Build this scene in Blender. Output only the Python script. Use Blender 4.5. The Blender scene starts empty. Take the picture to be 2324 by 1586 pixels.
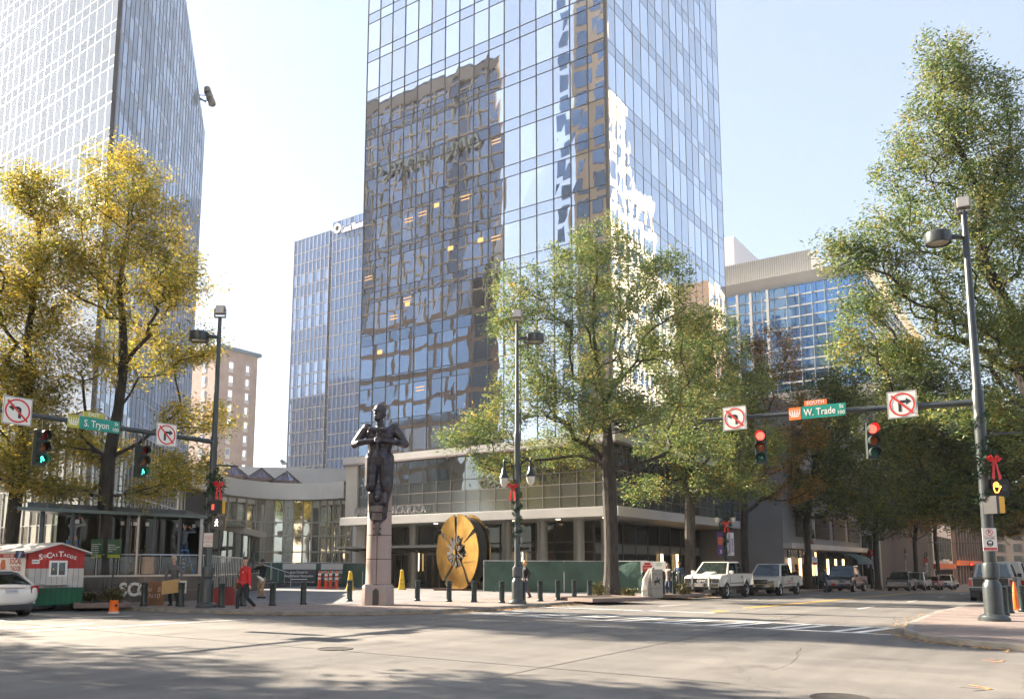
import bpy, bmesh, math, random
import numpy as np
from mathutils import Vector, Matrix, Euler
random.seed(7)
rng = np.random.default_rng(11)
SC = bpy.context.scene
COL = SC.collection
PI = math.pi
# ---------------------------------------------------------------- camera frame
# X runs up the side street to the right (away), Y up the main street to the left (away)
F, CX, CY, TH, EYE = 1875.8, 1162.0, 1032.1, math.radians(7.53), 1.6
YAW = math.radians(90 - 34.03)          # angle of the view direction from +X is 90-55.97
VA = math.radians(34.03)
FW = Vector((math.sin(PI/2 - VA), math.sin(VA), 0)); RT = Vector((FW.y, -FW.x, 0))
GU = [(-1e4, 0), (30, 0), (45, -.2), (68, -.5), (94, -1.1), (120, -1.6), (150, -2.05), (1e5, -2.05)]
def G(u):
    for (a, za), (b, zb) in zip(GU, GU[1:]):
        if u <= b: return za + (zb - za) * (u - a) / (b - a)
    return -2.05
def ray(x, y):
    X = (x - CX) / F; Z = (CY - y) / F
    v = RT * X + FW * (math.cos(TH) - Z * math.sin(TH)); v.z = math.sin(TH) + Z * math.cos(TH)
    return v
def P(x, y, off=0.0):
    "ground point seen at a place of the photograph (2324 px wide)"
    r = ray(x, y); z = off
    for _ in range(40):
        k = (z - EYE) / r.z; z = off + G(r.x * k)
    return Vector((r.x * k, r.y * k, z))
def PD(x, D, off=0.0):
    "ground point in the direction of column x at forward distance D"
    r = ray(x, 1280); k = D / (r.x * FW.x + r.y * FW.y)
    return Vector((r.x * k, r.y * k, off + G(r.x * k)))
def proj(p):
    q = Vector(p) - Vector((0, 0, EYE)); Y = q.dot(FW)
    d = Y * math.cos(TH) + q.z * math.sin(TH); up = -Y * math.sin(TH) + q.z * math.cos(TH)
    if d < .1: return None
    return CX + F * q.dot(RT) / d, CY - F * up / d
def ZY(y, p):
    lo, hi = -6, 400
    for _ in range(50):
        m = (lo + hi) / 2
        if proj((p[0], p[1], m))[1] > y: lo = m
        else: hi = m
    return lo
def HU(x, y, u):
    r = ray(x, y); k = u / r.x; return Vector((u, r.y * k, EYE + r.z * k))
def HV(x, y, v):
    r = ray(x, y); k = v / r.y; return Vector((r.x * k, v, EYE + r.z * k))
cam = bpy.data.cameras.new('camera'); camo = bpy.data.objects.new('camera', cam); COL.objects.link(camo)
camo.location = (0, 0, EYE); camo.rotation_euler = (PI/2 + TH, 0, math.radians(34.03 - 90))
cam.sensor_width = 36; cam.sensor_fit = 'HORIZONTAL'; cam.lens = 36 * F / 2324; cam.shift_y = (CY - 793) / 2324
cam.clip_end = 6000; cam.clip_start = .1
SC.camera = camo
# ---------------------------------------------------------------- light
SUN_AZ, SUN_EL = math.radians(96.5), math.radians(27.5)     # angle from +X towards +Y
w = bpy.data.worlds.new('World'); SC.world = w; w.use_nodes = True
nt = w.node_tree; bg = nt.nodes['Background']; sk = nt.nodes.new('ShaderNodeTexSky')
sk.sky_type = 'NISHITA'; sk.sun_disc = False; sk.sun_elevation = SUN_EL; sk.sun_rotation = PI/2 - SUN_AZ
sk.altitude = 200; sk.air_density = .9; sk.dust_density = 1.6; sk.ozone_density = .6
hzm = nt.nodes.new('ShaderNodeMix'); hzm.data_type = 'RGBA'; hzm.inputs['Factor'].default_value = .64     # thin high haze evens out the sky
hzm.inputs[7].default_value = (1.72, 1.98, 2.4, 1); nt.links.new(sk.outputs[0], hzm.inputs[6]); nt.links.new(hzm.outputs[2], bg.inputs[0]); bg.inputs[1].default_value = .08
sl = bpy.data.lights.new('sun', 'SUN'); so = bpy.data.objects.new('sun', sl); COL.objects.link(so)
sl.energy = 5.0; sl.angle = math.radians(.5); sl.color = (1, .86, .68)
sd = Vector((math.cos(SUN_AZ) * math.cos(SUN_EL), math.sin(SUN_AZ) * math.cos(SUN_EL), math.sin(SUN_EL)))
so.rotation_euler = sd.to_track_quat('Z', 'Y').to_euler()
SC.view_settings.view_transform = 'Standard'; SC.view_settings.look = 'None'
SC.view_settings.exposure = 2.42; SC.view_settings.gamma = 1
SC.render.engine = 'CYCLES'
SC.cycles.max_bounces = 6; SC.cycles.diffuse_bounces = 3; SC.cycles.glossy_bounces = 3; SC.cycles.transmission_bounces = 3
SC.cycles.transparent_max_bounces = 6; SC.cycles.caustics_reflective = False; SC.cycles.caustics_refractive = False
SC.cycles.use_adaptive_sampling = True; SC.cycles.adaptive_threshold = .02
SC.cycles.use_denoising = True
# ---------------------------------------------------------------- materials
MT = {}
def mat(name, col, rough=.6, metal=0, var=0, vscale=4.0, bump=0, bscale=40.0, spec=.5, emit=0, coat=0, col2=None, stretch=None):
    if name in MT: return MT[name]
    m = bpy.data.materials.new(name); m.use_nodes = True; n = m.node_tree; b = n.nodes['Principled BSDF']
    b.inputs['Base Color'].default_value = (*col, 1); b.inputs['Roughness'].default_value = rough
    b.inputs['Metallic'].default_value = metal; b.inputs['Specular IOR Level'].default_value = spec
    if coat: b.inputs['Coat Weight'].default_value = coat; b.inputs['Coat Roughness'].default_value = .06
    if emit: b.inputs['Emission Color'].default_value = (*col, 1); b.inputs['Emission Strength'].default_value = emit
    if var or bump or col2:
        g = n.nodes.new('ShaderNodeNewGeometry'); src = g.outputs['Position']
        if stretch:
            mp = n.nodes.new('ShaderNodeMapping'); mp.inputs['Scale'].default_value = stretch
            n.links.new(src, mp.inputs[0]); src = mp.outputs[0]
    if var or col2:
        t = n.nodes.new('ShaderNodeTexNoise'); t.inputs['Scale'].default_value = vscale; t.inputs['Detail'].default_value = 5
        n.links.new(src, t.inputs['Vector'])
        r = n.nodes.new('ShaderNodeValToRGB'); n.links.new(t.outputs[0], r.inputs[0])
        c2 = col2 or tuple(min(1, c * (1 + var)) for c in col); c1 = col if col2 else tuple(c * (1 - var) for c in col)
        r.color_ramp.elements[0].position = .32; r.color_ramp.elements[1].position = .68
        r.color_ramp.elements[0].color = (*c1, 1); r.color_ramp.elements[1].color = (*c2, 1)
        n.links.new(r.outputs[0], b.inputs['Base Color'])
    if bump:
        t = n.nodes.new('ShaderNodeTexNoise'); t.inputs['Scale'].default_value = bscale; t.inputs['Detail'].default_value = 4
        n.links.new(src, t.inputs['Vector'])
        k = n.nodes.new('ShaderNodeBump'); k.inputs['Strength'].default_value = .6; k.inputs['Distance'].default_value = bump
        n.links.new(t.outputs[0], k.inputs['Height']); n.links.new(k.outputs[0], b.inputs['Normal'])
    MT[name] = m; return m
def glass(name, inner, tint, fac=.7, wob=.006, ws=.55, rough=.015, ivar=.5, add=.3):
    "opaque view of a reflective pane: dark interior behind an uneven mirror coating"
    if name in MT: return MT[name]
    m = bpy.data.materials.new(name); m.use_nodes = True; n = m.node_tree; n.nodes.remove(n.nodes['Principled BSDF'])
    out = n.nodes['Material Output']; L = n.links.new
    g = n.nodes.new('ShaderNodeNewGeometry')
    d = n.nodes.new('ShaderNodeBsdfDiffuse'); gl = n.nodes.new('ShaderNodeBsdfGlossy'); mx = n.nodes.new('ShaderNodeMixShader')
    gl.inputs['Color'].default_value = (*tint, 1); gl.inputs['Roughness'].default_value = rough
    rr = n.nodes.new('ShaderNodeValToRGB'); L(g.outputs['Random Per Island'], rr.inputs[0])
    rr.color_ramp.elements[0].color = (*[c * (1 - ivar) for c in inner], 1); rr.color_ramp.elements[1].color = (*[c * (1 + ivar) for c in inner], 1)
    L(rr.outputs[0], d.inputs['Color'])
    if wob:
        t = n.nodes.new('ShaderNodeTexNoise'); t.noise_dimensions = '4D'; t.inputs['Scale'].default_value = ws; t.inputs['Detail'].default_value = 1.5
        mu = n.nodes.new('ShaderNodeMath'); mu.operation = 'MULTIPLY'; mu.inputs[1].default_value = 37.
        L(g.outputs['Random Per Island'], mu.inputs[0]); L(mu.outputs[0], t.inputs['W'])
        L(g.outputs['Position'], t.inputs['Vector'])
        b = n.nodes.new('ShaderNodeBump'); b.inputs['Strength'].default_value = 1; b.inputs['Distance'].default_value = wob
        L(t.outputs[0], b.inputs['Height']); L(b.outputs[0], gl.inputs['Normal'])
    fr = n.nodes.new('ShaderNodeLayerWeight'); fr.inputs['Blend'].default_value = .35
    mr = n.nodes.new('ShaderNodeMapRange'); mr.inputs['To Min'].default_value = fac; mr.inputs['To Max'].default_value = min(1, fac + add)
    L(fr.outputs['Fresnel'], mr.inputs[0]); L(mr.outputs[0], mx.inputs[0])
    L(d.outputs[0], mx.inputs[1]); L(gl.outputs[0], mx.inputs[2]); L(mx.outputs[0], out.inputs[0])
    MT[name] = m; return m
def clear(name, tint=(.8, .85, .83), fac=.82):
    "thin real pane one can look through"
    if name in MT: return MT[name]
    m = bpy.data.materials.new(name); m.use_nodes = True; n = m.node_tree; n.nodes.remove(n.nodes['Principled BSDF']); L = n.links.new
    t = n.nodes.new('ShaderNodeBsdfTransparent'); t.inputs[0].default_value = (*tint, 1)
    g = n.nodes.new('ShaderNodeBsdfGlossy'); g.inputs['Roughness'].default_value = .02
    mx = n.nodes.new('ShaderNodeMixShader'); mx.inputs[0].default_value = 1 - fac
    L(t.outputs[0], mx.inputs[1]); L(g.outputs[0], mx.inputs[2]); L(mx.outputs[0], n.nodes['Material Output'].inputs[0])
    MT[name] = m; return m
# ---------------------------------------------------------------- mesh builder
class MB:
    def __init__(s): s.v = []; s.f = []; s.m = []; s.mi = 0; s.mx = None
    def add(s, vs, fs):
        o = len(s.v)
        if s.mx is not None: vs = [s.mx @ Vector(v) for v in vs]
        s.v += [tuple(v) for v in vs]; s.f += [tuple(i + o for i in f) for f in fs]; s.m += [s.mi] * len(fs); return s
    def box(s, x0, x1, y0, y1, z0, z1, M=None):
        vs = [Vector((x, y, z)) for z in (z0, z1) for x, y in ((x0, y0), (x1, y0), (x1, y1), (x0, y1))]
        if M is not None: vs = [M @ v for v in vs]
        return s.add(vs, [(3, 2, 1, 0), (4, 5, 6, 7), (0, 1, 5, 4), (1, 2, 6, 5), (2, 3, 7, 6), (3, 0, 4, 7)])
    def cb(s, c, d, M=None):
        "box by centre and size"
        return s.box(c[0]-d[0]/2, c[0]+d[0]/2, c[1]-d[1]/2, c[1]+d[1]/2, c[2]-d[2]/2, c[2]+d[2]/2, M)
    def quad(s, *p): return s.add(p, [tuple(range(len(p)))])
    def tube(s, pts, r, n=8, cap=True):
        pts = [Vector(p) for p in pts]; rs = r if isinstance(r, (list, tuple)) else [r] * len(pts)
        vs, fs = [], []; ref = None
        for i, p in enumerate(pts):
            t = (pts[min(i+1, len(pts)-1)] - pts[max(i-1, 0)])
            if t.length < 1e-9: t = Vector((0, 0, 1))
            t.normalize()
            if ref is None: ref = Vector((0, 0, 1)) if abs(t.z) < .9 else Vector((1, 0, 0))
            a = t.cross(ref)
            if a.length < 1e-4: a = t.cross(Vector((0, 1, 0)))
            a.normalize(); b = a.cross(t); ref = t.cross(a) * -1 if False else b
            for k in range(n):
                q = 2 * PI * k / n; vs.append(p + (a * math.cos(q) + b * math.sin(q)) * rs[i])
        for i in range(len(pts) - 1):
            for k in range(n): fs.append((i*n+k, i*n+(k+1) % n, (i+1)*n+(k+1) % n, (i+1)*n+k))
        if cap: fs += [tuple(range(n))[::-1], tuple((len(pts)-1)*n + k for k in range(n))]
        return s.add(vs, fs)
    def lathe(s, prof, n=16, c=(0, 0, 0), M=None):
        "profile (r, z) turned about the vertical through c"
        vs, fs = [], []
        for r, z in prof:
            for k in range(n): q = 2 * PI * k / n; vs.append(Vector((c[0] + r*math.cos(q), c[1] + r*math.sin(q), c[2] + z)))
        for i in range(len(prof)-1):
            for k in range(n): fs.append((i*n+k, i*n+(k+1) % n, (i+1)*n+(k+1) % n, (i+1)*n+k))
        fs += [tuple(range(n))[::-1], tuple((len(prof)-1)*n + k for k in range(n))]
        if M is not None: vs = [M @ v for v in vs]
        return s.add(vs, fs)
    def prism(s, poly, h, M=None):
        "polygon in xy pushed from z=0 to z=h"
        n = len(poly); vs = [Vector((*p, 0)) for p in poly] + [Vector((*p, h)) for p in poly]
        fs = [tuple(range(n))[::-1], tuple(range(n, 2*n))] + [(i, (i+1) % n, n+(i+1) % n, n+i) for i in range(n)]
        if M is not None: vs = [M @ v for v in vs]
        return s.add(vs, fs)
    def ball(s, c, r, n=10, k=6):
        r = r if isinstance(r, (tuple, list)) else (r, r, r)
        vs, fs = [Vector((c[0], c[1], c[2]-r[2]))], []
        for i in range(1, k):
            a = -PI/2 + PI*i/k
            for j in range(n): q = 2*PI*j/n; vs.append(Vector((c[0]+r[0]*math.cos(a)*math.cos(q), c[1]+r[1]*math.cos(a)*math.sin(q), c[2]+r[2]*math.sin(a))))
        vs.append(Vector((c[0], c[1], c[2]+r[2])))
        for j in range(n): fs.append((0, 1+(j+1) % n, 1+j)); fs.append((len(vs)-1, 1+(k-2)*n+j, 1+(k-2)*n+(j+1) % n))
        for i in range(k-2):
            for j in range(n): fs.append((1+i*n+j, 1+i*n+(j+1) % n, 1+(i+1)*n+(j+1) % n, 1+(i+1)*n+j))
        return s.add(vs, fs)
    def build(s, name, mats, parent=None, smooth=False, loc=None, bevel=0, **kw):
        if not isinstance(mats, (list, tuple)): mats = [mats]
        me = bpy.data.meshes.new(name); me.from_pydata(s.v, [], s.f)
        for m in mats: me.materials.append(m)
        if len(mats) > 1: me.polygons.foreach_set('material_index', s.m)
        bm = bmesh.new(); bm.from_mesh(me); bmesh.ops.recalc_face_normals(bm, faces=bm.faces); bm.to_mesh(me); bm.free()
        if smooth:
            me.polygons.foreach_set('use_smooth', [True] * len(me.polygons))
            try: me.set_sharp_from_angle(angle=math.radians(35))
            except Exception: pass
        o = bpy.data.objects.new(name, me); COL.objects.link(o)
        if parent is not None: o.parent = parent
        if loc is not None: o.location = loc
        if bevel:
            b = o.modifiers.new('bevel', 'BEVEL'); b.width = bevel; b.segments = 2; b.limit_method = 'ANGLE'; b.angle_limit = .6
        tagp(o, **kw); return o
def tagp(o, label=None, cat=None, group=None, kind=None):
    if label: o['label'] = label
    if cat: o['category'] = cat
    if group: o['group'] = group
    if kind: o['kind'] = kind
    return o
def thing(name, label, cat, loc=(0, 0, 0), rz=0, group=None):
    o = bpy.data.objects.new(name, None); COL.objects.link(o); o.empty_display_size = .3
    o.location = loc; o.rotation_euler = (0, 0, rz); return tagp(o, label, cat, group)
def copy_tree(o, parent=None):
    kids = CH.get(o.name) or [c for c in COL.objects if c.parent == o]
    CH[o.name] = kids
    c = o.copy(); COL.objects.link(c)
    if parent is not None: c.parent = parent
    for k in kids: copy_tree(k, c)
    return c
CH = {}
def T(loc=(0, 0, 0), rz=0, rx=0, ry=0):
    return Matrix.Translation(loc) @ Matrix.Rotation(rz, 4, 'Z') @ Matrix.Rotation(ry, 4, 'Y') @ Matrix.Rotation(rx, 4, 'X')
def text(name, s, size, m, parent, M, ext=.004, align='CENTER', bold=0, sx=1, space=1, line=1, shear=0, **kw):
    "lettering; local x along the line, local y up the letter, z out of the board"
    c = bpy.data.curves.new(name, 'FONT'); c.body = s; c.size = size; c.extrude = ext; c.align_x = align; c.align_y = 'CENTER'
    c.offset = bold * size; c.space_character = space; c.space_line = line; c.shear = shear; c.resolution_u = 3
    t = bpy.data.objects.new(name, c); COL.objects.link(t)
    bpy.context.view_layer.update()
    me = bpy.data.meshes.new_from_object(t.evaluated_get(bpy.context.evaluated_depsgraph_get()))
    bpy.data.objects.remove(t); me.transform(M @ Matrix.Diagonal((sx, 1, 1, 1))); me.materials.clear(); me.materials.append(m); me.name = name
    o = bpy.data.objects.new(name, me); COL.objects.link(o); o.parent = parent; return tagp(o, **kw)
def board(d, up=Vector((0, 0, 1)), loc=(0, 0, 0)):
    "matrix whose x runs along the board, y up, z out towards direction d"
    z = Vector(d).normalized(); x = Vector(up).cross(z).normalized(); y = z.cross(x)
    M = Matrix((x, y, z)).transposed().to_4x4(); M.translation = Vector(loc); return M
white = mat('white_paint', (.72, .70, .66), .45, var=.06); offwhite = mat('cream_panel', (.62, .59, .53), .5, var=.08, vscale=1.2)
black = mat('black_paint', (.015, .016, .018), .4); dgrey = mat('dark_grey_metal', (.06, .065, .07), .4, .3, var=.2)
green_iron = mat('green_black_cast_iron', (.012, .024, .024), .32, .2, var=.3, vscale=9, bump=.002)
polegrey = mat('pole_green_grey', (.055, .065, .068), .38, .4, var=.15, vscale=3)
chrome = mat('chrome', (.75, .75, .75), .12, 1); steel = mat('brushed_steel', (.55, .55, .54), .3, .9, var=.1)
rubber = mat('tyre_rubber', (.018, .018, .018), .85, var=.3, vscale=20); red = mat('red_paint', (.55, .02, .015), .4)
orange = mat('orange_plastic', (.85, .16, .01), .5, var=.1); yellow = mat('yellow_plastic', (.80, .50, .02), .45, var=.08)
redtxt = mat('red_ink', (.55, .02, .02), .6); blacktxt = mat('black_ink', (.012, .012, .014), .6); signwhite = mat('sign_white', (.78, .77, .73), .45)
lampon = mat('warm_lamp_strip', (1, .62, .25), .5, emit=1.3)
# ================================================================ ground, streets, markings
def asphalt():
    m = bpy.data.materials.new('worn_asphalt'); m.use_nodes = True; n = m.node_tree; L = n.links.new; b = n.nodes['Principled BSDF']
    g = n.nodes.new('ShaderNodeNewGeometry')
    def noise(sc, det=6, src=None, dist=0):
        t = n.nodes.new('ShaderNodeTexNoise'); t.inputs['Scale'].default_value = sc; t.inputs['Detail'].default_value = det; t.inputs['Distortion'].default_value = dist
        L(src or g.outputs['Position'], t.inputs['Vector']); return t.outputs[0]
    def ramp(i, p0, c0, p1, c1):
        r = n.nodes.new('ShaderNodeValToRGB'); L(i, r.inputs[0]); e = r.color_ramp.elements
        e[0].position = p0; e[0].color = (*c0, 1); e[1].position = p1; e[1].color = (*c1, 1); return r.outputs[0]
    def mul(a, b_, f=1.0, mode='MULTIPLY'):
        x = n.nodes.new('ShaderNodeMix'); x.data_type = 'RGBA'; x.blend_type = mode; x.inputs['Factor'].default_value = f
        L(a, x.inputs[6]); L(b_, x.inputs[7]); return x.outputs[2]
    big = ramp(noise(.12, 4), .35, (.175, .170, .163), .7, (.235, .226, .212))
    mp = n.nodes.new('ShaderNodeMapping'); mp.inputs['Scale'].default_value = (.05, 1.1, 1); L(g.outputs['Position'], mp.inputs[0])
    tr = ramp(noise(1.0, 3, mp.outputs[0]), .38, (.78, .78, .80), .62, (1, 1, 1))
    c = mul(big, tr)
    c = mul(c, ramp(noise(55, 3), .3, (.72, .72, .72), .72, (1.15, 1.13, 1.1)))
    c = mul(c, ramp(noise(1.4, 6, None, 1.0), .3, (.85, .85, .85), .6, (1, 1, 1)))
    v = n.nodes.new('ShaderNodeTexVoronoi'); v.feature = 'DISTANCE_TO_EDGE'; v.inputs['Scale'].default_value = .16
    ad = n.nodes.new('ShaderNodeVectorMath'); ad.operation = 'ADD'; t = n.nodes.new('ShaderNodeTexNoise'); t.inputs['Scale'].default_value = .9; t.inputs['Detail'].default_value = 6
    L(g.outputs['Position'], t.inputs['Vector']); L(g.outputs['Position'], ad.inputs[0]); L(t.outputs['Color'], ad.inputs[1]); L(ad.outputs[0], v.inputs['Vector'])
    crack = ramp(v.outputs['Distance'], 0.0, (.35, .35, .35), .0035, (1, 1, 1)); c = mul(c, crack, .35)
    mp2 = n.nodes.new('ShaderNodeMapping'); mp2.inputs['Scale'].default_value = (.9, .04, 1); mp2.inputs['Rotation'].default_value = (0, 0, .02); L(g.outputs['Position'], mp2.inputs[0])
    c = mul(c, ramp(noise(1.0, 4, mp2.outputs[0]), .4, (.84, .84, .85), .6, (1, 1, 1)))
    c = mul(c, ramp(noise(.55, 8, None, .6), .62, (1, 1, 1), .74, (.62, .61, .60)))
    c = mul(c, ramp(noise(140, 2), .35, (.80, .80, .80), .66, (1.25, 1.23, 1.2)))
    L(c, b.inputs['Base Color']); b.inputs['Roughness'].default_value = .82; b.inputs['Specular IOR Level'].default_value = .35
    k = n.nodes.new('ShaderNodeBump'); k.inputs['Distance'].default_value = .006; L(noise(60, 4), k.inputs['Height']); L(k.outputs[0], b.inputs['Normal'])
    return m
def paver(name, c1, c2, mortar, sx, sy, bond=.5, rot=0.0):
    m = bpy.data.materials.new(name); m.use_nodes = True; n = m.node_tree; L = n.links.new; b = n.nodes['Principled BSDF']
    g = n.nodes.new('ShaderNodeNewGeometry'); mp = n.nodes.new('ShaderNodeMapping'); L(g.outputs['Position'], mp.inputs[0]); mp.inputs['Rotation'].default_value = (0, 0, rot)
    br = n.nodes.new('ShaderNodeTexBrick'); L(mp.outputs[0], br.inputs['Vector']); br.inputs['Scale'].default_value = 1
    br.inputs['Brick Width'].default_value = sx; br.inputs['Row Height'].default_value = sy; br.inputs['Mortar Size'].default_value = .012; br.offset = bond
    br.inputs['Color1'].default_value = (*c1, 1); br.inputs['Color2'].default_value = (*c2, 1); br.inputs['Mortar'].default_value = (*mortar, 1)
    t = n.nodes.new('ShaderNodeTexNoise'); t.inputs['Scale'].default_value = .8; t.inputs['Detail'].default_value = 7; L(g.outputs['Position'], t.inputs['Vector'])
    r = n.nodes.new('ShaderNodeValToRGB'); L(t.outputs[0], r.inputs[0]); r.color_ramp.elements[0].position = .3; r.color_ramp.elements[0].color = (.66, .66, .68, 1)
    r.color_ramp.elements[1].position = .7; r.color_ramp.elements[1].color = (1.1, 1.08, 1.05, 1)
    x = n.nodes.new('ShaderNodeMix'); x.data_type = 'RGBA'; x.blend_type = 'MULTIPLY'; x.inputs['Factor'].default_value = 1; L(br.outputs[0], x.inputs[6]); L(r.outputs[0], x.inputs[7])
    L(x.outputs[2], b.inputs['Base Color']); b.inputs['Roughness'].default_value = .8
    k = n.nodes.new('ShaderNodeBump'); k.inputs['Distance'].default_value = .006; L(br.outputs['Fac'], k.inputs['Height']); k.invert = True; L(k.outputs[0], b.inputs['Normal'])
    return m
UB = [-700, -60, -20, 0, 20, 30, 37, 45, 56, 68, 80, 94, 107, 120, 135, 150, 900]
b = MB()
for a, c in zip(UB, UB[1:]): b.quad((a, -500, G(a)), (c, -500, G(c)), (c, 900, G(c)), (a, 900, G(a)))
b.build('road', asphalt(), kind='structure')
pinkpave = paver('pink_granite_pavers', (.27, .215, .195), (.235, .19, .175), (.16, .135, .12), .24, .24, .5, .3)
greypave = paver('grey_plaza_pavers', (.26, .255, .26), (.21, .21, .22), (.12, .12, .12), .30, .15, rot=.5)
granite = mat('kerb_granite', (.24, .225, .20), .75, var=.25, vscale=3, bump=.004)
KO = .12
kL = [(16.9, 300), (16.9, 60), (16.9, 29), (17.05, 25.6), (17.4, 23.2), (18.1, 20.8), (19.4, 18.9), (21.5, 17.6), (24, 17.1), (27, 16.95), (30, 16.9), (37, 17.05), (45, 17.25), (56, 17.2), (68, 16.6), (94, 16.3), (120, 16.3), (140, 16.3)]
kR = [(17.6, -80), (17.7, -1.2), (18.1, .4), (18.75, 1.7), (19.7, 2.75), (21, 3.35), (24, 3.7), (30, 3.8), (38, 3.6), (41, 2.4), (68, 2.4), (94, 2.6), (120, 3), (140, 3)]
def off_line(pts, d):
    out = []
    for i, p in enumerate(pts):
        a = Vector(pts[max(0, i-1)]); c = Vector(pts[min(len(pts)-1, i+1)]); t = (c - a).normalized(); out.append((p[0] - t.y*d, p[1] + t.x*d))
    return out
def slab(line, far, name, m, side):
    "raised pavement between the kerb line and the far edge, following the fall of the street"
    inner = off_line(line, .16 * side)
    b = MB()
    for (p, q), (pi, qi) in zip(zip(line, line[1:]), zip(inner, inner[1:])):
        z = lambda t: G(t[0])
        b.quad((*p, z(p) - .05), (*q, z(q) - .05), (*q, z(q) + KO), (*p, z(p) + KO))
        b.quad((*p, z(p) + KO), (*q, z(q) + KO), (*qi, z(qi) + KO), (*pi, z(pi) + KO))
    b.build('kerb', granite, kind='structure')
    b = MB(); us = sorted(set([round(p[0], 3) for p in inner]))
    def vk(u):
        best = None
        for p, q in zip(inner, inner[1:]):
            if min(p[0], q[0]) - 1e-6 <= u <= max(p[0], q[0]) + 1e-6 and abs(p[0]-q[0]) > 1e-4:
                v = p[1] + (q[1]-p[1]) * (u-p[0]) / (q[0]-p[0])
                best = v if best is None else (min(best, v) if side > 0 else max(best, v))
        return best if best is not None else min(inner, key=lambda t: abs(t[0]-u))[1]
    for a, c in zip(us, us[1:]):
        b.quad((a, vk(a), G(a)+KO), (c, vk(c), G(c)+KO), (c, far, G(c)+KO), (a, far, G(a)+KO))
    return b.build(name, m, kind='structure')
slab(kL, 600, 'plaza_pavement', greypave, 1)
slab(kR, -200, 'pavement', pinkpave, -1)
# pink granite band that runs round the corner in front of the bollards, 4 mm over the plaza
b = MB(); k1 = off_line(kL, .165); k2 = off_line(kL, 4.6); e = .004
for i in range(1, len(kL)-1):
    if kL[i][1] > 60 : continue
    p, q, qi, pi = k1[i], k1[i+1], k2[i+1], k2[i]
    b.quad((*p, G(p[0])+KO+e), (*q, G(q[0])+KO+e), (*qi, G(qi[0])+KO+e), (*pi, G(pi[0])+KO+e))
b.build('corner_pavement', pinkpave, kind='structure')
b = MB(); b.box(-60, -.5, 15, 400, -.05, KO); b.box(-60, -6, -300, 2, -.05, KO); b.build('far_pavement', pinkpave, kind='structure')
# markings
def worn(name, col, thr=.42):
    m = bpy.data.materials.new(name); m.use_nodes = True; n = m.node_tree; L = n.links.new; b = n.nodes['Principled BSDF']
    g = n.nodes.new('ShaderNodeNewGeometry'); t = n.nodes.new('ShaderNodeTexNoise'); t.inputs['Scale'].default_value = 2.2; t.inputs['Detail'].default_value = 9; t.inputs['Roughness'].default_value = .75
    L(g.outputs['Position'], t.inputs['Vector']); r = n.nodes.new('ShaderNodeValToRGB'); L(t.outputs[0], r.inputs[0])
    r.color_ramp.elements[0].position = thr - .05; r.color_ramp.elements[0].color = (.15, .145, .135, 1); r.color_ramp.elements[1].position = thr + .04; r.color_ramp.elements[1].color = (*col, 1)
    L(r.outputs[0], b.inputs['Base Color']); b.inputs['Roughness'].default_value = .7; return m
wline = worn('worn_white_road_paint', (.70, .69, .66), .38); yline = worn('worn_yellow_road_paint', (.66, .38, .03), .27)
def stripe(b, p, q, w, e=.005):
    p, q = Vector((p[0], p[1])), Vector((q[0], q[1])); n = max(1, int((q-p).length / 4)); t = (q-p).normalized(); s = Vector((-t.y, t.x)) * w/2
    for i in range(n):
        a = p.lerp(q, i/n); c = p.lerp(q, (i+1)/n)
        b.quad(*[(x.x, x.y, G(x.x) + e) for x in (a - s, c - s, c + s, a + s)])
def gp(x, y): v = P(x, y); return (v.x, v.y)
b = MB()
A0, A1 = gp(1070, 1392), gp(2045, 1441)      # near edge of the crossing
B0, B1 = gp(1165, 1386), gp(2085, 1427)
stripe(b, A0, A1, .16); stripe(b, B0, B1, .16)
dA = Vector(A1) - Vector(A0); dB = Vector(B1) - Vector(B0)
for k in range(8):
    f0 = .03 + k * .122
    for g_ in (0, .04):
        p = Vector(A0) + dA * (f0 + g_); q = Vector(B0) + dB * min(.99, f0 + g_ + .03); stripe(b, p, q, .24, .009)
b.build('crosswalk_marking', wline, kind='structure')
b = MB(); stripe(b, gp(1160, 1376), gp(1625, 1390), .45); b.build('stop_line', wline, kind='structure')
b = MB()
for dv in (-.13, .13):
    stripe(b, (27.3, 10.25 + dv), (140, 10.25 + dv), .11)
b.build('centre_line', yline, kind='structure')
b = MB()
for v in (13.4, 6.8):
    for k in range(10): stripe(b, (30 + 11*k + (3 if v < 10 else 0), v), (33 + 11*k + (3 if v < 10 else 0), v), .11)
b.build('lane_marking', wline, kind='structure')
b = MB(); stripe(b, gp(-200, 1414), gp(300, 1397), .2); stripe(b, gp(-200, 1440), gp(210, 1414), .2); stripe(b, gp(60, 1432), gp(560, 1405), .16); b.build('crosswalk_marking', wline, kind='structure')
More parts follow.
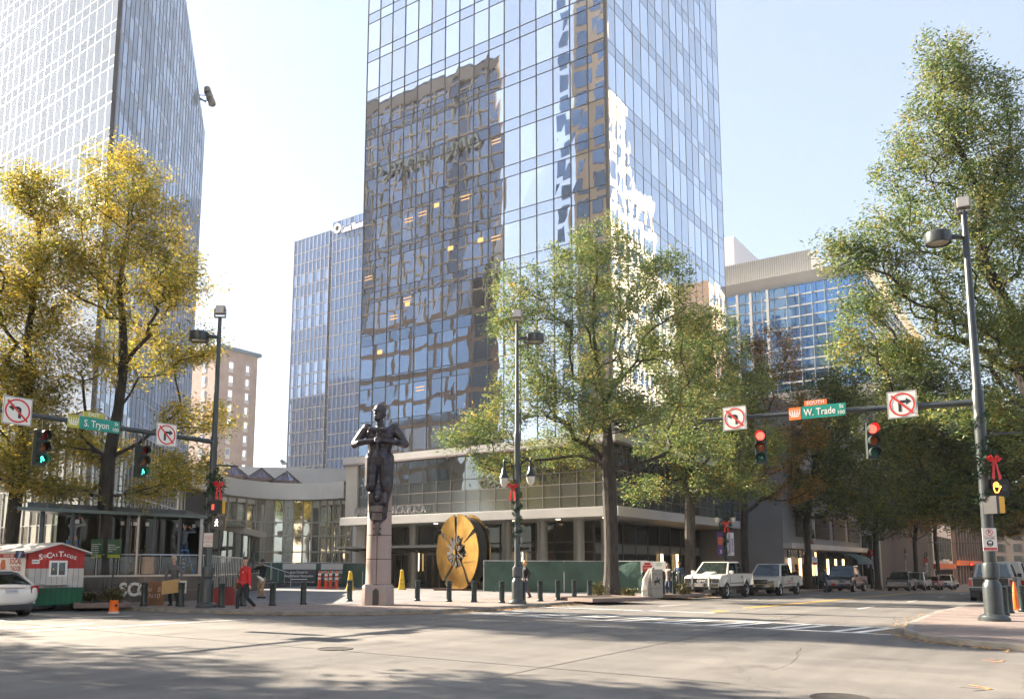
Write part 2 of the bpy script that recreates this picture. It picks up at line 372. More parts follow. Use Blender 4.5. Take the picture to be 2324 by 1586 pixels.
# patches and tar seams of old repairs
pm = mat('asphalt_patch_dark', (.165, .160, .153), .85, var=.12, vscale=30, bump=.004); tm = mat('tar_seam', (.09, .09, .09), .7)
b = MB()
for x, y, L, W_, r_ in ():
    c = P(x, y); M = T((c.x, c.y, .0035), r_); b.quad(*[M @ Vector(v) for v in ((-L/2, -W_/2, 0), (L/2, -W_/2, 0), (L/2, W_/2, 0), (-L/2, W_/2, 0))])
b = MB(); R = random.Random(14)
for x, y, a, n in ((1240, 1580, 1.9, 22), (1750, 1520, .1, 18), (300, 1480, .5, 22)):
    c = P(x, y); p = Vector((c.x, c.y))
    for i in range(n):
        a += R.uniform(-.35, .35); q = p + Vector((math.cos(a), math.sin(a)))*.22; s_ = Vector((-math.sin(a), math.cos(a)))*R.uniform(.003, .008)
        b.quad((p.x-s_.x, p.y-s_.y, .0062), (q.x-s_.x, q.y-s_.y, .0062), (q.x+s_.x, q.y+s_.y, .0062), (p.x+s_.x, p.y+s_.y, .0062)); p = q
for v0, L in ((7.0, 26), (13.0, 26)): stripe(b, (10, v0), (10+L, v0+.4), .03, .0068)
stripe(b, (11.2, 4), (11.6, 40), .035, .0068)
b.build('tar_seam', tm, kind='structure')
b = MB()
for x, y, s_ in ((2280, 1500, .35), (2250, 1563, .4)):
    c = P(x, y); 
    for k in range(3): M = T((c.x, c.y, .0078), .8 + k*.9); b.quad(*[M @ Vector(v) for v in ((0, -.05*s_, 0), (s_, -.04*s_, 0), (s_*.9, .05*s_, 0), (0, .05*s_, 0))])
b.build('utility_marking', worn('worn_orange_spray', (.80, .34, .12), .5), kind='structure')
# iron covers in the road
iron = mat('iron_cover', (.06, .055, .05), .7, .4, var=.3, bump=.01, bscale=30)
for (x, y), lab in (((760, 1472), 'round iron manhole cover in the asphalt in front of the statue'), ((1905, 1583), 'round iron cover at the bottom edge of the road')):
    p = P(x, y); b = MB(); b.lathe([(0, 0), (.34, 0), (.34, .012), (.30, .014), (.29, .008), (0, .010)], 20); b.build('manhole_cover', iron, loc=p, label=lab, cat='manhole cover')
# fallen leaves: uncountable
leafm = mat('fallen_leaf', (.30, .13, .03), .8, col2=(.55, .30, .07), vscale=25)
b = MB(); R = random.Random(5)
def litter(p, s):
    a = R.uniform(0, 6.28); c = Vector((math.cos(a), math.sin(a), R.uniform(-.25, .25))) * s; d = Vector((-math.sin(a), math.cos(a), R.uniform(-.2, .2))) * s * .45
    p = p + Vector((0, 0, .03)); b.quad(p - c - d, p + c - d, p + c + d, p - c + d)
for i in range(1300):
    k = R.randrange(4, len(kL)-4); t = R.random(); p = Vector(kL[k]).lerp(Vector(kL[k+1]), t); q = Vector(off_line(kL, -abs(R.gauss(0, .22)) - .05)[k]) - Vector(kL[k])
    p = p + q; litter(Vector((p.x, p.y, G(p.x))), R.uniform(.03, .055))
for i in range(420):
    k = R.randrange(2, len(kR)-7); t = R.random(); p = Vector(kR[k]).lerp(Vector(kR[k+1]), t); q = Vector(off_line(kR, abs(R.gauss(0, .25)) + .04)[k]) - Vector(kR[k])
    p = p + q; litter(Vector((p.x, p.y, G(p.x))), R.uniform(.025, .045))
for i in range(700):
    u = 18 + R.random()**1.2 * 70; v = R.choice([R.uniform(4, 16), R.uniform(12.5, 16.2), R.uniform(17, 24)]); z = G(u) + (KO if v > 17.8 and u > 21 else 0)
    if v > 16 and v < 18: continue
    litter(Vector((u, v, z)), R.uniform(.025, .05))
b.build('fallen_leaves', leafm, kind='stuff')
# ================================================================ buildings
def hz(x, y, z):
    r = ray(x, y); k = (z - EYE) / r.z; return Vector((r.x*k, r.y*k, z))
class Wall:
    "a curtain wall: panes, spandrels and mullions gathered over several faces of one building"
    def __init__(s, par): s.par = par; s.w = []; s.sp = MB(); s.mu = MB(); s.tr = MB()
    def face(s, O, U, nb, bw, rows, top=None, mv=.07, mh=.05, d=.08, jit=0, vert=True, hor=True):
        O = Vector((O[0], O[1], 0)); U = Vector((U[0], U[1], 0)).normalized(); N = Vector((U.y, -U.x, 0)); R = random.Random(nb)
        tp = (lambda t: top(t)) if top else (lambda t: 1e9)
        def q(t, z): return O + U*t + Vector((0, 0, min(z, tp(t))))
        z0 = min(r[0] for r in rows); z1 = max(r[1] for r in rows)
        for i in range(nb):
            a, c = i*bw, (i+1)*bw
            for (za, zb, k) in rows:
                if tp(a) <= za + .05 and tp(c) <= za + .05: continue
                v = [q(a, za), q(c, za), q(c, zb), q(a, zb)]
                if k == 'w': s.w.append([x + N*(.03 + R.uniform(-jit, jit)) for x in v])
                else: s.sp.quad(*[x + N*.03 for x in v])
        if vert:
            for i in range(nb + 1):
                a = i*bw; zt = min(z1, tp(a))
                if zt > z0:
                    c = O + U*a; M = Matrix((U, N, (0, 0, 1))).transposed().to_4x4(); M.translation = c
                    s.mu.box(-mv/2, mv/2, -.02, d, z0, zt, M)
        if hor:
            for z in sorted(set([r[0] for r in rows] + [r[1] for r in rows])):
                a = 0; L = nb*bw
                if top:
                    while a < L and tp(a) < z: a += .25
                    while L > a and tp(L) < z: L -= .25
                if L - a < .3: continue
                M = Matrix((U, N, (0, 0, 1))).transposed().to_4x4(); M.translation = O
                s.tr.box(a, L, -.01, d * .8, z - mh/2, z + mh/2, M)
        return s
    def finish(s, gm, sm, mm, keep=100, hm=None):
        def area(v):
            p = [proj(x) for x in v]
            if any(x is None for x in p): return 0
            if max(x[0] for x in p) < 0 or min(x[0] for x in p) > 2324 or max(x[1] for x in p) < 0 or min(x[1] for x in p) > 1586: return 0
            return abs(sum(p[i][0]*p[(i+1) % 4][1] - p[(i+1) % 4][0]*p[i][1] for i in range(4)))
        s.w.sort(key=area, reverse=True)
        for v in s.w[:keep]:
            if area(v) > 0: MB().quad(*v).build('window', gm, s.par)
        rest = [v for v in s.w[:keep] if area(v) == 0] + s.w[keep:]
        if rest:
            b = MB()
            for v in rest: b.quad(*v)
            b.build('window', gm, s.par, kind='stuff')
        nq = len(s.sp.f)
        if nq and nq <= 60:
            for f in s.sp.f: MB().quad(*[Vector(s.sp.v[i]) for i in f]).build('spandrel_panel', sm, s.par)
        elif nq: s.sp.build('spandrel_panels', sm, s.par, kind='stuff')
        if s.mu.v: s.mu.build('mullions', mm, s.par)
        if s.tr.v: s.tr.build('transoms', hm or mm, s.par)
# ---------------------------------------------------------------- the central glass tower on its podium
tw = thing('glass_tower', 'tall reflective glass tower with bronze grid on a white-banded podium behind the statue', 'office tower', (63, 38, 0))
tw_loc = Vector((63, 38, 0))
class Loc:
    "parent shim: meshes are written in world coordinates and moved back under their thing"
def reparent(root):
    inv = Matrix.LocRotScale(root.location, root.rotation_euler, None).inverted()
    for o in COL.objects:
        if o.parent == root and o.type == 'MESH' and not o.get('_rel'):
            o.data.transform(inv)
def fix(root):
    "root was an Empty with children in world coordinates: shift their meshes"
    inv = Matrix.LocRotScale(root.location, root.rotation_euler, None).inverted(); done = set()
    def go(p):
        for o in [c for c in COL.objects if c.parent == p]:
            if o.type == 'MESH' and o.data.name not in done: done.add(o.data.name); o.data.transform(inv)
            go(o)
    go(root)
body = mat('tower_core_dark', (.03, .03, .035), .6)
gl_t = glass('tower_glass', (.045, .04, .038), (.86, .90, .95), .78, wob=.008, ws=.38, ivar=.2)
mull_t = mat('tower_bronze_mullion', (.16, .145, .13), .45, .5)
U0, V0, BW, NB = 51.1, 26.1, 1.525, 16; U1, V1 = U0 + BW*NB, V0 + BW*NB; TH_ = 96
MB().box(U0+.05, U1-.05, V0+.05, V1-.05, 9, TH_).build('core', body, tw)
rows = []; z = 28.04 - 3.83*4
rows.append((9.3, z, 'w'))
while z < TH_ - 4:
    rows.append((z, z+.95, 's')); rows.append((z+.95, z+3.83, 'w')); z += 3.83
W = Wall(tw)
W.face((U0, V1), (0, -1), NB, BW, rows, jit=.006, d=.08, mv=.065, mh=.045)
W.face((U0, V0), (1, 0), NB, BW, rows, jit=.006, d=.05, mv=.055, mh=.045)
W.face((U1, V0), (0, 1), NB, BW, [(9.3, TH_, 'w')], hor=False); W.face((U1, V1), (-1, 0), NB, BW, [(9.3, TH_, 'w')], hor=False)
for r_ in rows: pass
W.finish(gl_t, glass('tower_spandrel_glass', (.06, .06, .06), (.84, .89, .95), .74, wob=.008, ws=.42), mull_t)
MB().box(U0-.14, U0+.1, V0-.14, V0+.1, 10, TH_).build('corner_post', mull_t, tw)
b = MB(); R = random.Random(3)
for i in range(18):
    v = V1 - BW*(R.randrange(0, 11) + .5); k = R.randrange(-4, 2); zz = 28.04 + 3.83*k + R.uniform(1.8, 3.3)
    if R.random() < .5:
        for j in (0, .28): b.box(U0-.05, U0-.045, v-.45, v+.45, zz+j, zz+j+.06)
    else: b.box(U0-.05, U0-.045, v-.28, v+.25, zz, zz+.36)
b.build('lit_ceiling_light', mat('office_ceiling_light', (1, .52, .18), .5, emit=.22), tw, kind='stuff')
# podium
pod_w = mat('podium_white_metal', (.50, .49, .475), .4, .1, var=.07, vscale=.7); pod_l = mat('podium_purple_trim', (.22, .18, .20), .5)
gl_p = glass('podium_glass', (.045, .05, .045), (.72, .78, .78), .24, wob=.02, ws=.5); sp_p = glass('podium_spandrel', (.075, .08, .075), (.7, .75, .75), .22, wob=0, rough=.12, ivar=.12)
PU, PV, PL = 45.0, 22.75, 45.9
b = MB(); b.box(PU+.45, 84, PV+.45, PL-.3, 4.56, 9.5); b.build('podium_body', body, tw)
b = MB()
b.box(PU-.25, 67.3, PV-.25, PL+.1, 4.5, 5.1)
b.build('podium_canopy_band', pod_w, tw, bevel=.02)
b = MB(); b.box(PU+.05, 84, PV+.05, PL+.25, 9.18, 9.66); b.build('podium_parapet', pod_w, tw)
b = MB(); b.box(PU-.02, 84, PV-.02, PL+.2, 9.06, 9.18); b.build('parapet_trim', pod_l, tw)
W = Wall(tw)
rows = [(5.1, 5.86, 's'), (5.86, 6.66, 's'), (6.66, 7.42, 'w'), (7.42, 9.06, 'w')]
W.face((PU+.4, PL-1.2), (0, -1), 17, (PL-1.2-PV-.4)/17, rows, mh=.06, mv=.035, d=.05)
W.face((PU+.4, PV+.4), (1, 0), 22, 1.3, rows, mh=.06, mv=.035, d=.05)
W.finish(gl_p, sp_p, mat('podium_mullion', (.17, .155, .145), .5), keep=60)
# pale end wall
cream = mat('pale_stone_cladding', (.52, .49, .43), .6, var=.08, vscale=.8, bump=.002)
b = MB(); b.box(PU+.2, 60, PL-1.2, PL, 5.1, 9.06); b.box(PU+1.4, 60, PL-.95, PL, -.6, 4.5); b.build('end_wall', cream, tw)
# recessed ground floor: glass, columns, lamp strips, doors, soffit
gl_g = glass('lobby_glass', (.022, .022, .020), (.62, .66, .64), .07, wob=.01, ws=.6, add=.12)
W = Wall(tw); gz = G(49)
W.face((49.2, PL-1), (0, -1), 12, (PL-1-26.6)/12, [(gz, 2.45, 'w'), (2.45, 3.1, 'w'), (3.1, 4.5, 'w')], mv=.09, mh=.1)
W.face((49.2, 26.6), (1, 0), 9, 2.1, [(-.5, 2.35, 'w'), (2.35, 3.0, 's'), (3.0, 4.5, 'w')], mv=.09, mh=.1)
W.finish(gl_g, mat('lobby_transom', (.16, .16, .15), .5), dgrey, keep=60)
MB().box(49.5, 84, 26.9, PL-1.2, -.8, 4.56).build('lobby_core', body, tw)
colm = mat('column_metal', (.26, .26, .25), .38, .35, var=.06)
for x in (817, 938, 1151, 1231, 1315, 1378):
    p = HU(x, 1300, 47.3); g0 = G(47.3) + KO
    c = MB().lathe([(.5, 0), (.5, .35), (.36, .38), (.36, 4.62 - g0)], 20).build('column', colm, tw, smooth=True, loc=(p.x, p.y, g0)); c['_rel'] = 1
for x, y in ((833, 0), (952, 0), (1162, 0), (1188, 0), (1229, 0), (1314, 0), (1381, 0)):
    p = HU(x - 3, 1300, 48.9); MB().box(p.x-.03, p.x+.03, p.y-.05, p.y+.05, 1.1, 2.45).build('lamp_strip', lampon, tw)
for x in (1500, 1535, 1568, 1600):
    p = HV(x, 1250, 26.4)
    for dx in (0, .28): MB().box(p.x-.04+dx, p.x+.04+dx, p.y-.03, p.y+.03, .9, 2.4).build('lamp_strip', lampon, tw)
b = MB()
for k in range(5): b.box(PU+1+k*.01, PU+1.2, 24+k*3.4, 24.25+k*3.4, 4.47, 4.497)
b.build('soffit_light', mat('soffit_lamp', (1, .8, .55), .5, emit=1.6), tw)
for x0, x1 in ((898, 930), (968, 1000)):
    a, c = HU(x0, 1300, 49.1), HU(x1, 1300, 49.1)
    d = MB().box(49.0, 49.12, c.y, a.y, gz+KO, 2.3).build('door', gl_g, tw)
    b = MB()
    for yy in (c.y, (a.y+c.y)/2-.04, a.y-.08): b.box(48.93, 49.0, yy, yy+.08, gz+KO, 2.35)
    b.box(48.93, 49.0, c.y, a.y, 2.3, 2.42); b.build('door_frame', mat('bronze_door_frame', (.20, .14, .07), .35, .7), d)
for x0, x1, zt in ((1560, 1592, 2.35),):
    pass
# entrance canopy of glass and dark steel
a, c = HU(757, 1231, 43.8), HU(1000, 1237, 43.8)
cl = MB(); cl.box(43.8, 48.5, c.y, a.y, 2.80, 2.84); cl.build('canopy_glass', glass('canopy_glass', (.25, .27, .26), (.8, .8, .8), .4, wob=0), tw)
b = MB()
for k in range(7):
    yy = c.y + (a.y - c.y) * k / 6; b.add([(43.8, yy-.05, 2.80), (43.8, yy+.05, 2.80), (48, yy+.05, 2.80), (48, yy-.05, 2.80), (43.8, yy-.05, 2.72), (43.8, yy+.05, 2.72), (48, yy+.05, 2.42), (48, yy-.05, 2.42)], [(0, 1, 2, 3), (4, 7, 6, 5), (0, 4, 5, 1), (1, 5, 6, 2), (2, 6, 7, 3), (3, 7, 4, 0)])
b.box(43.7, 43.8, c.y-.1, a.y+.1, 2.74, 2.90); b.build('canopy_frame', dgrey, tw)
# sign letters standing on the band
v0, v1 = HU(797, 1160, 44.9).y, HU(975, 1160, 44.9).y
text('sign_lettering', 'BANK OF AMERICA PLAZA', .78, mat('sign_metal', (.55, .52, .50), .22, .9), tw, board((-1, 0, 0), loc=(44.86, (v0+v1)/2, 5.47)), ext=.05, bold=.012, sx=(v0-v1)/ 10.3, label='metal lettering reading BANK OF AMERICA PLAZA on the white band')
fix(tw)
# ---------------------------------------------------------------- left glass tower, two faces at an open angle, sloping roof edge
c0 = Vector((0, 0)); r = ray(189, 1280); k = 77/(r.x*FW.x + r.y*FW.y); c0 = Vector((r.x*k, r.y*k))
az = VA + math.radians(9.8); dR = Vector((math.cos(az), math.sin(az)))      # right face runs away
azl = VA + math.radians(55.0); dL = Vector((math.cos(azl), math.sin(azl)))    # left face runs to the left
lt = thing('glass_tower', 'pale blue mirrored glass tower with slanting roof edge at the left of the photo', 'office tower', (c0.x, c0.y, 0))
gl_l = glass('left_tower_glass', (.30, .36, .45), (.80, .86, .95), .09, wob=.0012, ws=.3, ivar=.06, add=.35)
LTOP = lambda t: 94 - .66*t if t > 2 else 94
Lz = []; z = 16.2
while z < 92: Lz += [(z, z+1.15, 's'), (z+1.15, z+3.9, 'w')]; z += 3.9
fl = c0 + dL*1.52*22; fr = c0 + dR*41.4; bk = fr + Vector((-dR.y, dR.x))*30
poly = [fl, c0, fr, bk, fl + Vector((dR.x, dR.y))*35]
def ctr_in(p, q=.06):
    c = sum(poly, Vector((0, 0)))/len(poly); return p + (c - p).normalized()*q
b = MB(); pi = [ctr_in(p, .15) for p in poly]; hs = [93.9, 93.9, 66.5, 66.5, 93.9]; n = len(pi)
b.add([(*p, -1) for p in pi] + [(*p, h) for p, h in zip(pi, hs)], [tuple(range(n))[::-1], tuple(range(n, 2*n))] + [(i, (i+1) % n, n+(i+1) % n, n+i) for i in range(n)])
b.build('core', body, lt)
W = Wall(lt); Wf = Wall(lt)
Wf.face(fl, c0 - fl, 22, 1.52, Lz, jit=0, mv=.06, mh=.06, d=.04)
W.face(c0, dR, 27, 41.4/27, Lz, top=lambda t: 94 - .66*t, jit=.004, mv=.07, mh=.07, d=.07)
base_rows = [(-.8, 1.6, 'w'), (1.6, 5.4, 'w'), (5.4, 9.0, 'w'), (9.0, 12.6, 'w'), (12.6, 16.2, 'w')]
Wb = Wall(lt)
Wb.face(fl, c0 - fl, 22, 1.52, base_rows, mv=.12, mh=.12, d=.15)
Wb.face(c0, dR, 27, 41.4/27, base_rows, mv=.1, mh=.1, d=.12)
W.finish(gl_l, glass('left_tower_spandrel', (.27, .33, .42), (.80, .86, .95), .09, wob=.0012, ws=.3, ivar=.06, add=.35), mat('dark_aluminium_mullion', (.11, .12, .13), .4, .5), hm=mat('pale_aluminium_mullion', (.33, .33, .33), .4, .5))
Wf.finish(glass('front_face_glass', (.27, .32, .39), (.80, .86, .95), .12, wob=0, ivar=.04, add=.04), glass('front_face_spandrel', (.25, .30, .37), (.80, .86, .95), .12, wob=0, ivar=.04, add=.04), MT['dark_aluminium_mullion'], hm=MT['pale_aluminium_mullion'])
Wb.finish(glass('tower_base_glass', (.05, .045, .035), (.6, .62, .6), .10, wob=.01, ws=.5), None, MT['pale_aluminium_mullion'], keep=40)  # darker base panes: mirrored trees put into the pane colour
cp = c0 + (c0 - Vector(ctr_in(c0, 1))).normalized() * -.0
M = T((c0.x, c0.y, 0), math.atan2(dR.y, dR.x)); MB().box(-.25, .12, -.2, .2, -.8, 93.95, M).build('corner_post', mat('corner_post_dark', (.05, .05, .06), .4, .4), lt)
fix(lt)
# floodlight cluster on a bracket at the tower edge
fp = HU(445, 232, 60); fc = thing('floodlight_cluster', 'cluster of six grey floodlights on a bracket in front of the left tower roof edge', 'floodlight', tuple(fr.to_3d() + Vector((0, 0, ZY(232, fr)))))
pF = fc.location.copy(); fw3 = FW; 
b = MB(); b.tube([(0, 0, 0), tuple(-FW*1.6 - RT*.8)], .12); base = -FW*1.6 - RT*.8
for dz in (.35, -.45): b.tube([base + RT*-1.6 + Vector((0, 0, dz)), base + RT*1.9 + Vector((0, 0, dz - .3))], .06)
b.tube([base + Vector((0, 0, .5)), base + Vector((0, 0, -.9))], .07); b.build('bracket', dgrey, fc)
for i, (sx, dz) in enumerate(((-2.3, 1.0), (-1.9, .1), (-1.5, -.9), (1.6, .9), (1.95, 0), (2.3, -.9))):
    q = Matrix.Translation(base + RT*sx + Vector((0, 0, dz))) @ Matrix.Rotation(.5 if sx < 0 else -.3, 4, 'X')
    MB().lathe([(.28, .5), (.45, .45), (.55, -.1), (.55, -.5), (.5, -.52), (.4, -.3)], 14, M=q).build('floodlight', mat('floodlight_housing', (.24, .21, .18), .5, .4), fc, smooth=True)
# ---------------------------------------------------------------- twin blue slab towers behind
gl_b = glass('blue_tower_glass', (.085, .16, .31), (.62, .76, .96), .12, wob=.002, ws=.1, ivar=.12); fin_b = mat('blue_tower_fin', (.09, .12, .18), .4, .4); sp_b = mat('pale_floor_edge', (.45, .47, .50), .5)
def slab_tower(label, u, x0, x1, y0, steps, depth=26, sign=False):
    a, c = HU(x0, y0, u), HU(x1, y0, u); top = a.z
    t = thing('slab_tower', label, 'office tower', (u, c.y, 0))
    b = MB(); b.box(u+.2, u+depth, c.y+.1, a.y-.1, 0, top-.2); b.build('core', body, t)
    W = Wall(t); nb = max(4, round((a.y-c.y)/1.75)); bw = (a.y-c.y)/nb; rows = []; z = 2.
    while z < top - 3.6: rows += [(z, z+.35, 's'), (z+.35, z+3.7, 'w')]; z += 3.7
    rows.append((z, top, 'w'))
    W.face((u, a.y), (0, -1), nb, bw, rows, mv=.20, mh=.05, d=.16)
    W.face((u, c.y), (1, 0), 12, depth/12, rows, mv=.2, mh=.12, d=.25)
    for (w_, zt, dd) in steps:      # bays that end at different heights
        MB().box(u-.0+dd, u+depth*.6, c.y-w_, c.y, 0, zt).build('core', body, t)
        W.face((u+dd, c.y), (0, -1), max(1, round(w_/1.75)), w_/max(1, round(w_/1.75)), [r for r in rows if r[1] <= zt], mv=.22, mh=.12, d=.3)
        W.face((u+dd, c.y-w_), (1, 0), 8, depth*.6/8, [r for r in rows if r[1] <= zt], mv=.2, mh=.12)
    W.finish(gl_b, sp_b, fin_b, keep=100); return t, a, c, top
t1, a, c, top = slab_tower('slimmer blue glass slab tower with vertical fins, left of the two behind the statue', 176, 669, 748, 549, [])
b = MB(); b.box(175.9, 202, a.y-.5, a.y+.2, 0, top); b.build('edge_fin', fin_b, t1); fix(t1)
t2, a, c, top2 = slab_tower('taller blue glass slab tower carrying a white name sign, behind the statue', 168, 757, 845, 506, [], sign=True)
v0 = HU(776, 512, 167.6).y
z0 = HU(800, 509, 167.6).z
text('sign_lettering', 'Grant Thornton', 2.7, mat('lit_sign_white', (.85, .85, .88), .4), t2, board((-1, 0, 0), loc=(167.5, v0, z0 - .9)), ext=.15, align='LEFT', bold=.03, sx=.60)
o = MB(); e = HU(767, 520, 167.6)
o.lathe([(1.5, 0), (1.5, .3), (.85, .3), (.85, 0)], 20, M=board((-1, 0, 0), loc=(167.5, e.y, e.z + .1))); o.build('sign_emblem', MT['lit_sign_white'], t2)
fix(t2)
t3 = thing('slab_tower', 'narrow pale glass link between the two blue slab towers', 'office tower', (186, 125, 0))
a, c = HU(748, 540, 182), HU(760, 540, 182)
W = Wall(t3); rows = [(2+3.7*i, 5.7+3.7*i, 'w') for i in range(27)]; MB().box(182.2, 200, c.y-14, a.y, 0, 101).build('core', body, t3)
W.face((182, a.y), (0, -1), 9, (a.y-c.y+14)/9, rows, mv=.15, d=.2); W.finish(glass('pale_link_glass', (.45, .5, .58), (.9, .95, 1), .5, wob=0), sp_b, fin_b, keep=20); fix(t3)
# ---------------------------------------------------------------- tan brick apartment block
brick = mat('tan_brick', (.40, .30, .25), .8, var=.10, vscale=.5)
r = ray(478, 1280); k = 220/(r.x*FW.x + r.y*FW.y); bc = Vector((r.x*k, r.y*k)); hz_ = ZY(790, bc)
bb = thing('apartment_block', 'tan brick apartment block with stacked white windows beyond the left signal pole', 'building', (bc.x, bc.y, 0))
MB().box(bc.x, bc.x+12.4, bc.y, bc.y+45, -2, hz_).build('wall', brick, bb)
MB().box(bc.x-.8, bc.x+13.2, bc.y-.8, bc.y+46, hz_, hz_+1.0).build('roof', mat('blue_roof_edge', (.12, .20, .26), .5), bb)
pane = glass('apartment_pane', (.10, .13, .17), (.8, .88, 1), .45, wob=0, ivar=.6); wf = mat('white_window_frame', (.62, .60, .58), .6)
for k in range(13):
    z = hz_ - 6 - 4.0*k
    if z < 12: break
    for (px, nrm) in ((2.8, 'r'), (8.4, 'r'), (6, 'l'), (15, 'l'), (24, 'l'), (33, 'l')):
        if nrm == 'r': f_ = MB().box(bc.x+px, bc.x+px+1.5, bc.y-.08, bc.y+.05, z, z+3.0).build('window', wf, bb); MB().box(bc.x+px+.2, bc.x+px+1.3, bc.y-.12, bc.y-.04, z+1.1, z+2.8).build('pane', pane, f_)
        else: f_ = MB().box(bc.x-.08, bc.x+.05, bc.y+px, bc.y+px+1.6, z, z+3.0).build('window', wf, bb); MB().box(bc.x-.12, bc.x-.04, bc.y+px+.2, bc.y+px+1.4, z+1.1, z+2.8).build('pane', pane, f_)
fix(bb)
# ---------------------------------------------------------------- white curved atrium with a gridded glass wall
at = thing('atrium_building', 'low pale building with curved gridded glass wall between restaurant and podium', 'building', tuple(PD(640, 73)))
arc = [PD(x, D).xy for x, D in ((395, 60), (450, 65.5), (510, 69.5), (575, 72.5), (640, 74), (705, 74.3), (755, 73.5), (795, 72))]
def bez(pts, n):
    out = []
    for i in range(len(pts)-1):
        p0, p1, p2, p3 = pts[max(0, i-1)], pts[i], pts[i+1], pts[min(len(pts)-1, i+2)]
        for k in range(n):
            t = k/n; out.append(.5*((2*p1) + (p2-p0)*t + (2*p0-5*p1+4*p2-p3)*t*t + (3*p1-p0-3*p2+p3)*t**3))
    return out + [pts[-1]]
arcp = bez(arc, 3); pale = mat('pale_curved_band', (.74, .70, .63), .55, var=.07, vscale=.4)
b = MB()
for p, q in zip(arcp, arcp[1:]):
    n = (q-p).normalized(); o_ = Vector((n.y, -n.x)) * .9; i_ = -o_*1.2
    z0, z1 = 7.3, 8.75
    b.add([(*(p+o_), z0), (*(q+o_), z0), (*(q+o_), z1), (*(p+o_), z1), (*(p+i_), z0), (*(q+i_), z0), (*(q+i_), z1), (*(p+i_), z1)], [(0, 1, 2, 3), (7, 6, 5, 4), (0, 4, 5, 1), (3, 2, 6, 7)])
b.build('roof_band', pale, at)
W = Wall(at); gl_a = glass('atrium_glass', (.19, .18, .13), (.88, .87, .78), .50, wob=.015, ws=.5, ivar=.7)
for p, q in zip(arcp, arcp[1:]):
    L = (q-p).length; nb = max(1, round(L/.95)); W.face(p, q-p, nb, L/nb, [(-.3, 1.3, 'w'), (1.3, 2.7, 'w'), (2.7, 4.1, 'w'), (4.1, 5.3, 'w'), (5.3, 7.3, 'w')], mv=.09, mh=.12, d=.1)
W.finish(gl_a, pale, mat('cream_mullion', (.50, .46, .38), .5), keep=100)
b = MB(); pts = [(*p,) for p in arcp]; back = [(p[0]+7, p[1]+5) for p in pts][::-1]
poly = [(p[0]+.3*.7, p[1]+.2) for p in pts] + back; n = len(poly)
b.add([(*p, -.5) for p in poly] + [(*p, 7.4) for p in poly], [tuple(range(n, 2*n))] + [(i, (i+1) % n, n+(i+1) % n, n+i) for i in range(n)]); b.build('core', body, at)
a, c = PD(415, 88), PD(800, 88)
b = MB(); d_ = Vector((FW.x, FW.y, 0))
for (xx0, xx1, yy0, D) in ((405, 800, 1056, 84),):
    p, q = PD(xx0, D), PD(xx1, D); h = ZY(yy0, p); h2 = ZY(yy0 + 8, q)
    b.add([(p.x, p.y, 7), (q.x, q.y, 7), (q.x, q.y, h2), (p.x, p.y, h), *[(v.x + d_.x*12, v.y + d_.y*12, z) for v, z in ((p, 7), (q, 7), (q, h2), (p, h))]], [(0, 1, 2, 3), (7, 6, 5, 4), (0, 4, 5, 1), (3, 2, 6, 7), (0, 3, 7, 4), (1, 5, 6, 2)])
b.build('upper_wall', mat('weathered_pale_wall', (.80, .78, .74), .6, var=.12, vscale=.25), at)
q = PD(812, 71); b = MB(); b.lathe([(.5, -.5), (.5, 7.4)], 18, c=(q.x, q.y, 0)); b.build('round_pier', pale, at)
fix(at)
dish = thing('satellite_dish', 'small satellite dish on top of the pale curved building', 'satellite dish', (PD(632, 84).x, PD(632, 84).y, ZY(1057, PD(632, 84))))
MB().lathe([(.0, 0), (.25, .06), (.38, .2), (.36, .2), (.22, .08)], 14, M=T((0, 0, .25), 0, .9)).build('reflector', offwhite, dish, smooth=True); MB().tube([(0, 0, -.1), (0, 0, .3)], .04).build('mount', dgrey, dish)
pyg = glass('skylight_glass', (.16, .10, .09), (.55, .6, .75), .35, wob=0, ivar=.3)
for i, (xa, xb, ya) in enumerate(((421, 484, 1056), (491, 553, 1055), (555, 615, 1062), (616, 672, 1069))):
    D = 76 + i*1.2; p = PD((xa+xb)/2, D); hw = (xb-xa)/2*D/F*.9; zt = ZY(ya, p); zb = zt - hw*.95
    s = thing('pyramid_skylight', ['dark pyramid skylight half hidden by autumn leaves beside the left tower', 'pyramid skylight with dark blue panes just right of the garlanded pole', 'third pyramid skylight from the left on the pale curved building', 'smallest pyramid skylight, at the right end of the row'][i], 'skylight', (p.x, p.y, zb), math.radians(34+45*0), group='pyramid skylights on the curved building')
    MB().add([(-hw, -hw, 0), (hw, -hw, 0), (hw, hw, 0), (-hw, hw, 0), (0, 0, zt-zb)], [(0, 1, 4), (1, 2, 4), (2, 3, 4), (3, 0, 4), (3, 2, 1, 0)]).build('glass_pyramid', pyg, s)
    b = MB()
    for cx_, cy_ in ((-hw, -hw), (hw, -hw), (hw, hw), (-hw, hw)):
        b.tube([(cx_, cy_, 0), (0, 0, zt-zb+.02)], .05, 4)
    for f_ in (.33, .66):
        for sx_, sy_, ex, ey in ((-1, -1, 1, -1), (-1, -1, -1, 1)):
            g0 = Vector((sx_*hw, sy_*hw, 0)).lerp(Vector((ex*hw, ey*hw, 0)), f_); b.tube([g0, (0, 0, zt-zb)], .03, 4)
    b.build('ridge_bars', mat('skylight_bar', (.10, .08, .08), .5), s)
    MB().box(-hw-.15, hw+.15, -hw-.15, hw+.15, -.25, 0).build('eaves', mat('skylight_brown_frame', (.20, .13, .11), .6), s)
    MB().box(-hw, hw, -hw, hw, -1.6, -.25).build('drum_glazing', glass('drum_glass', (.09, .085, .08), (.6, .65, .7), .3, wob=0), s)
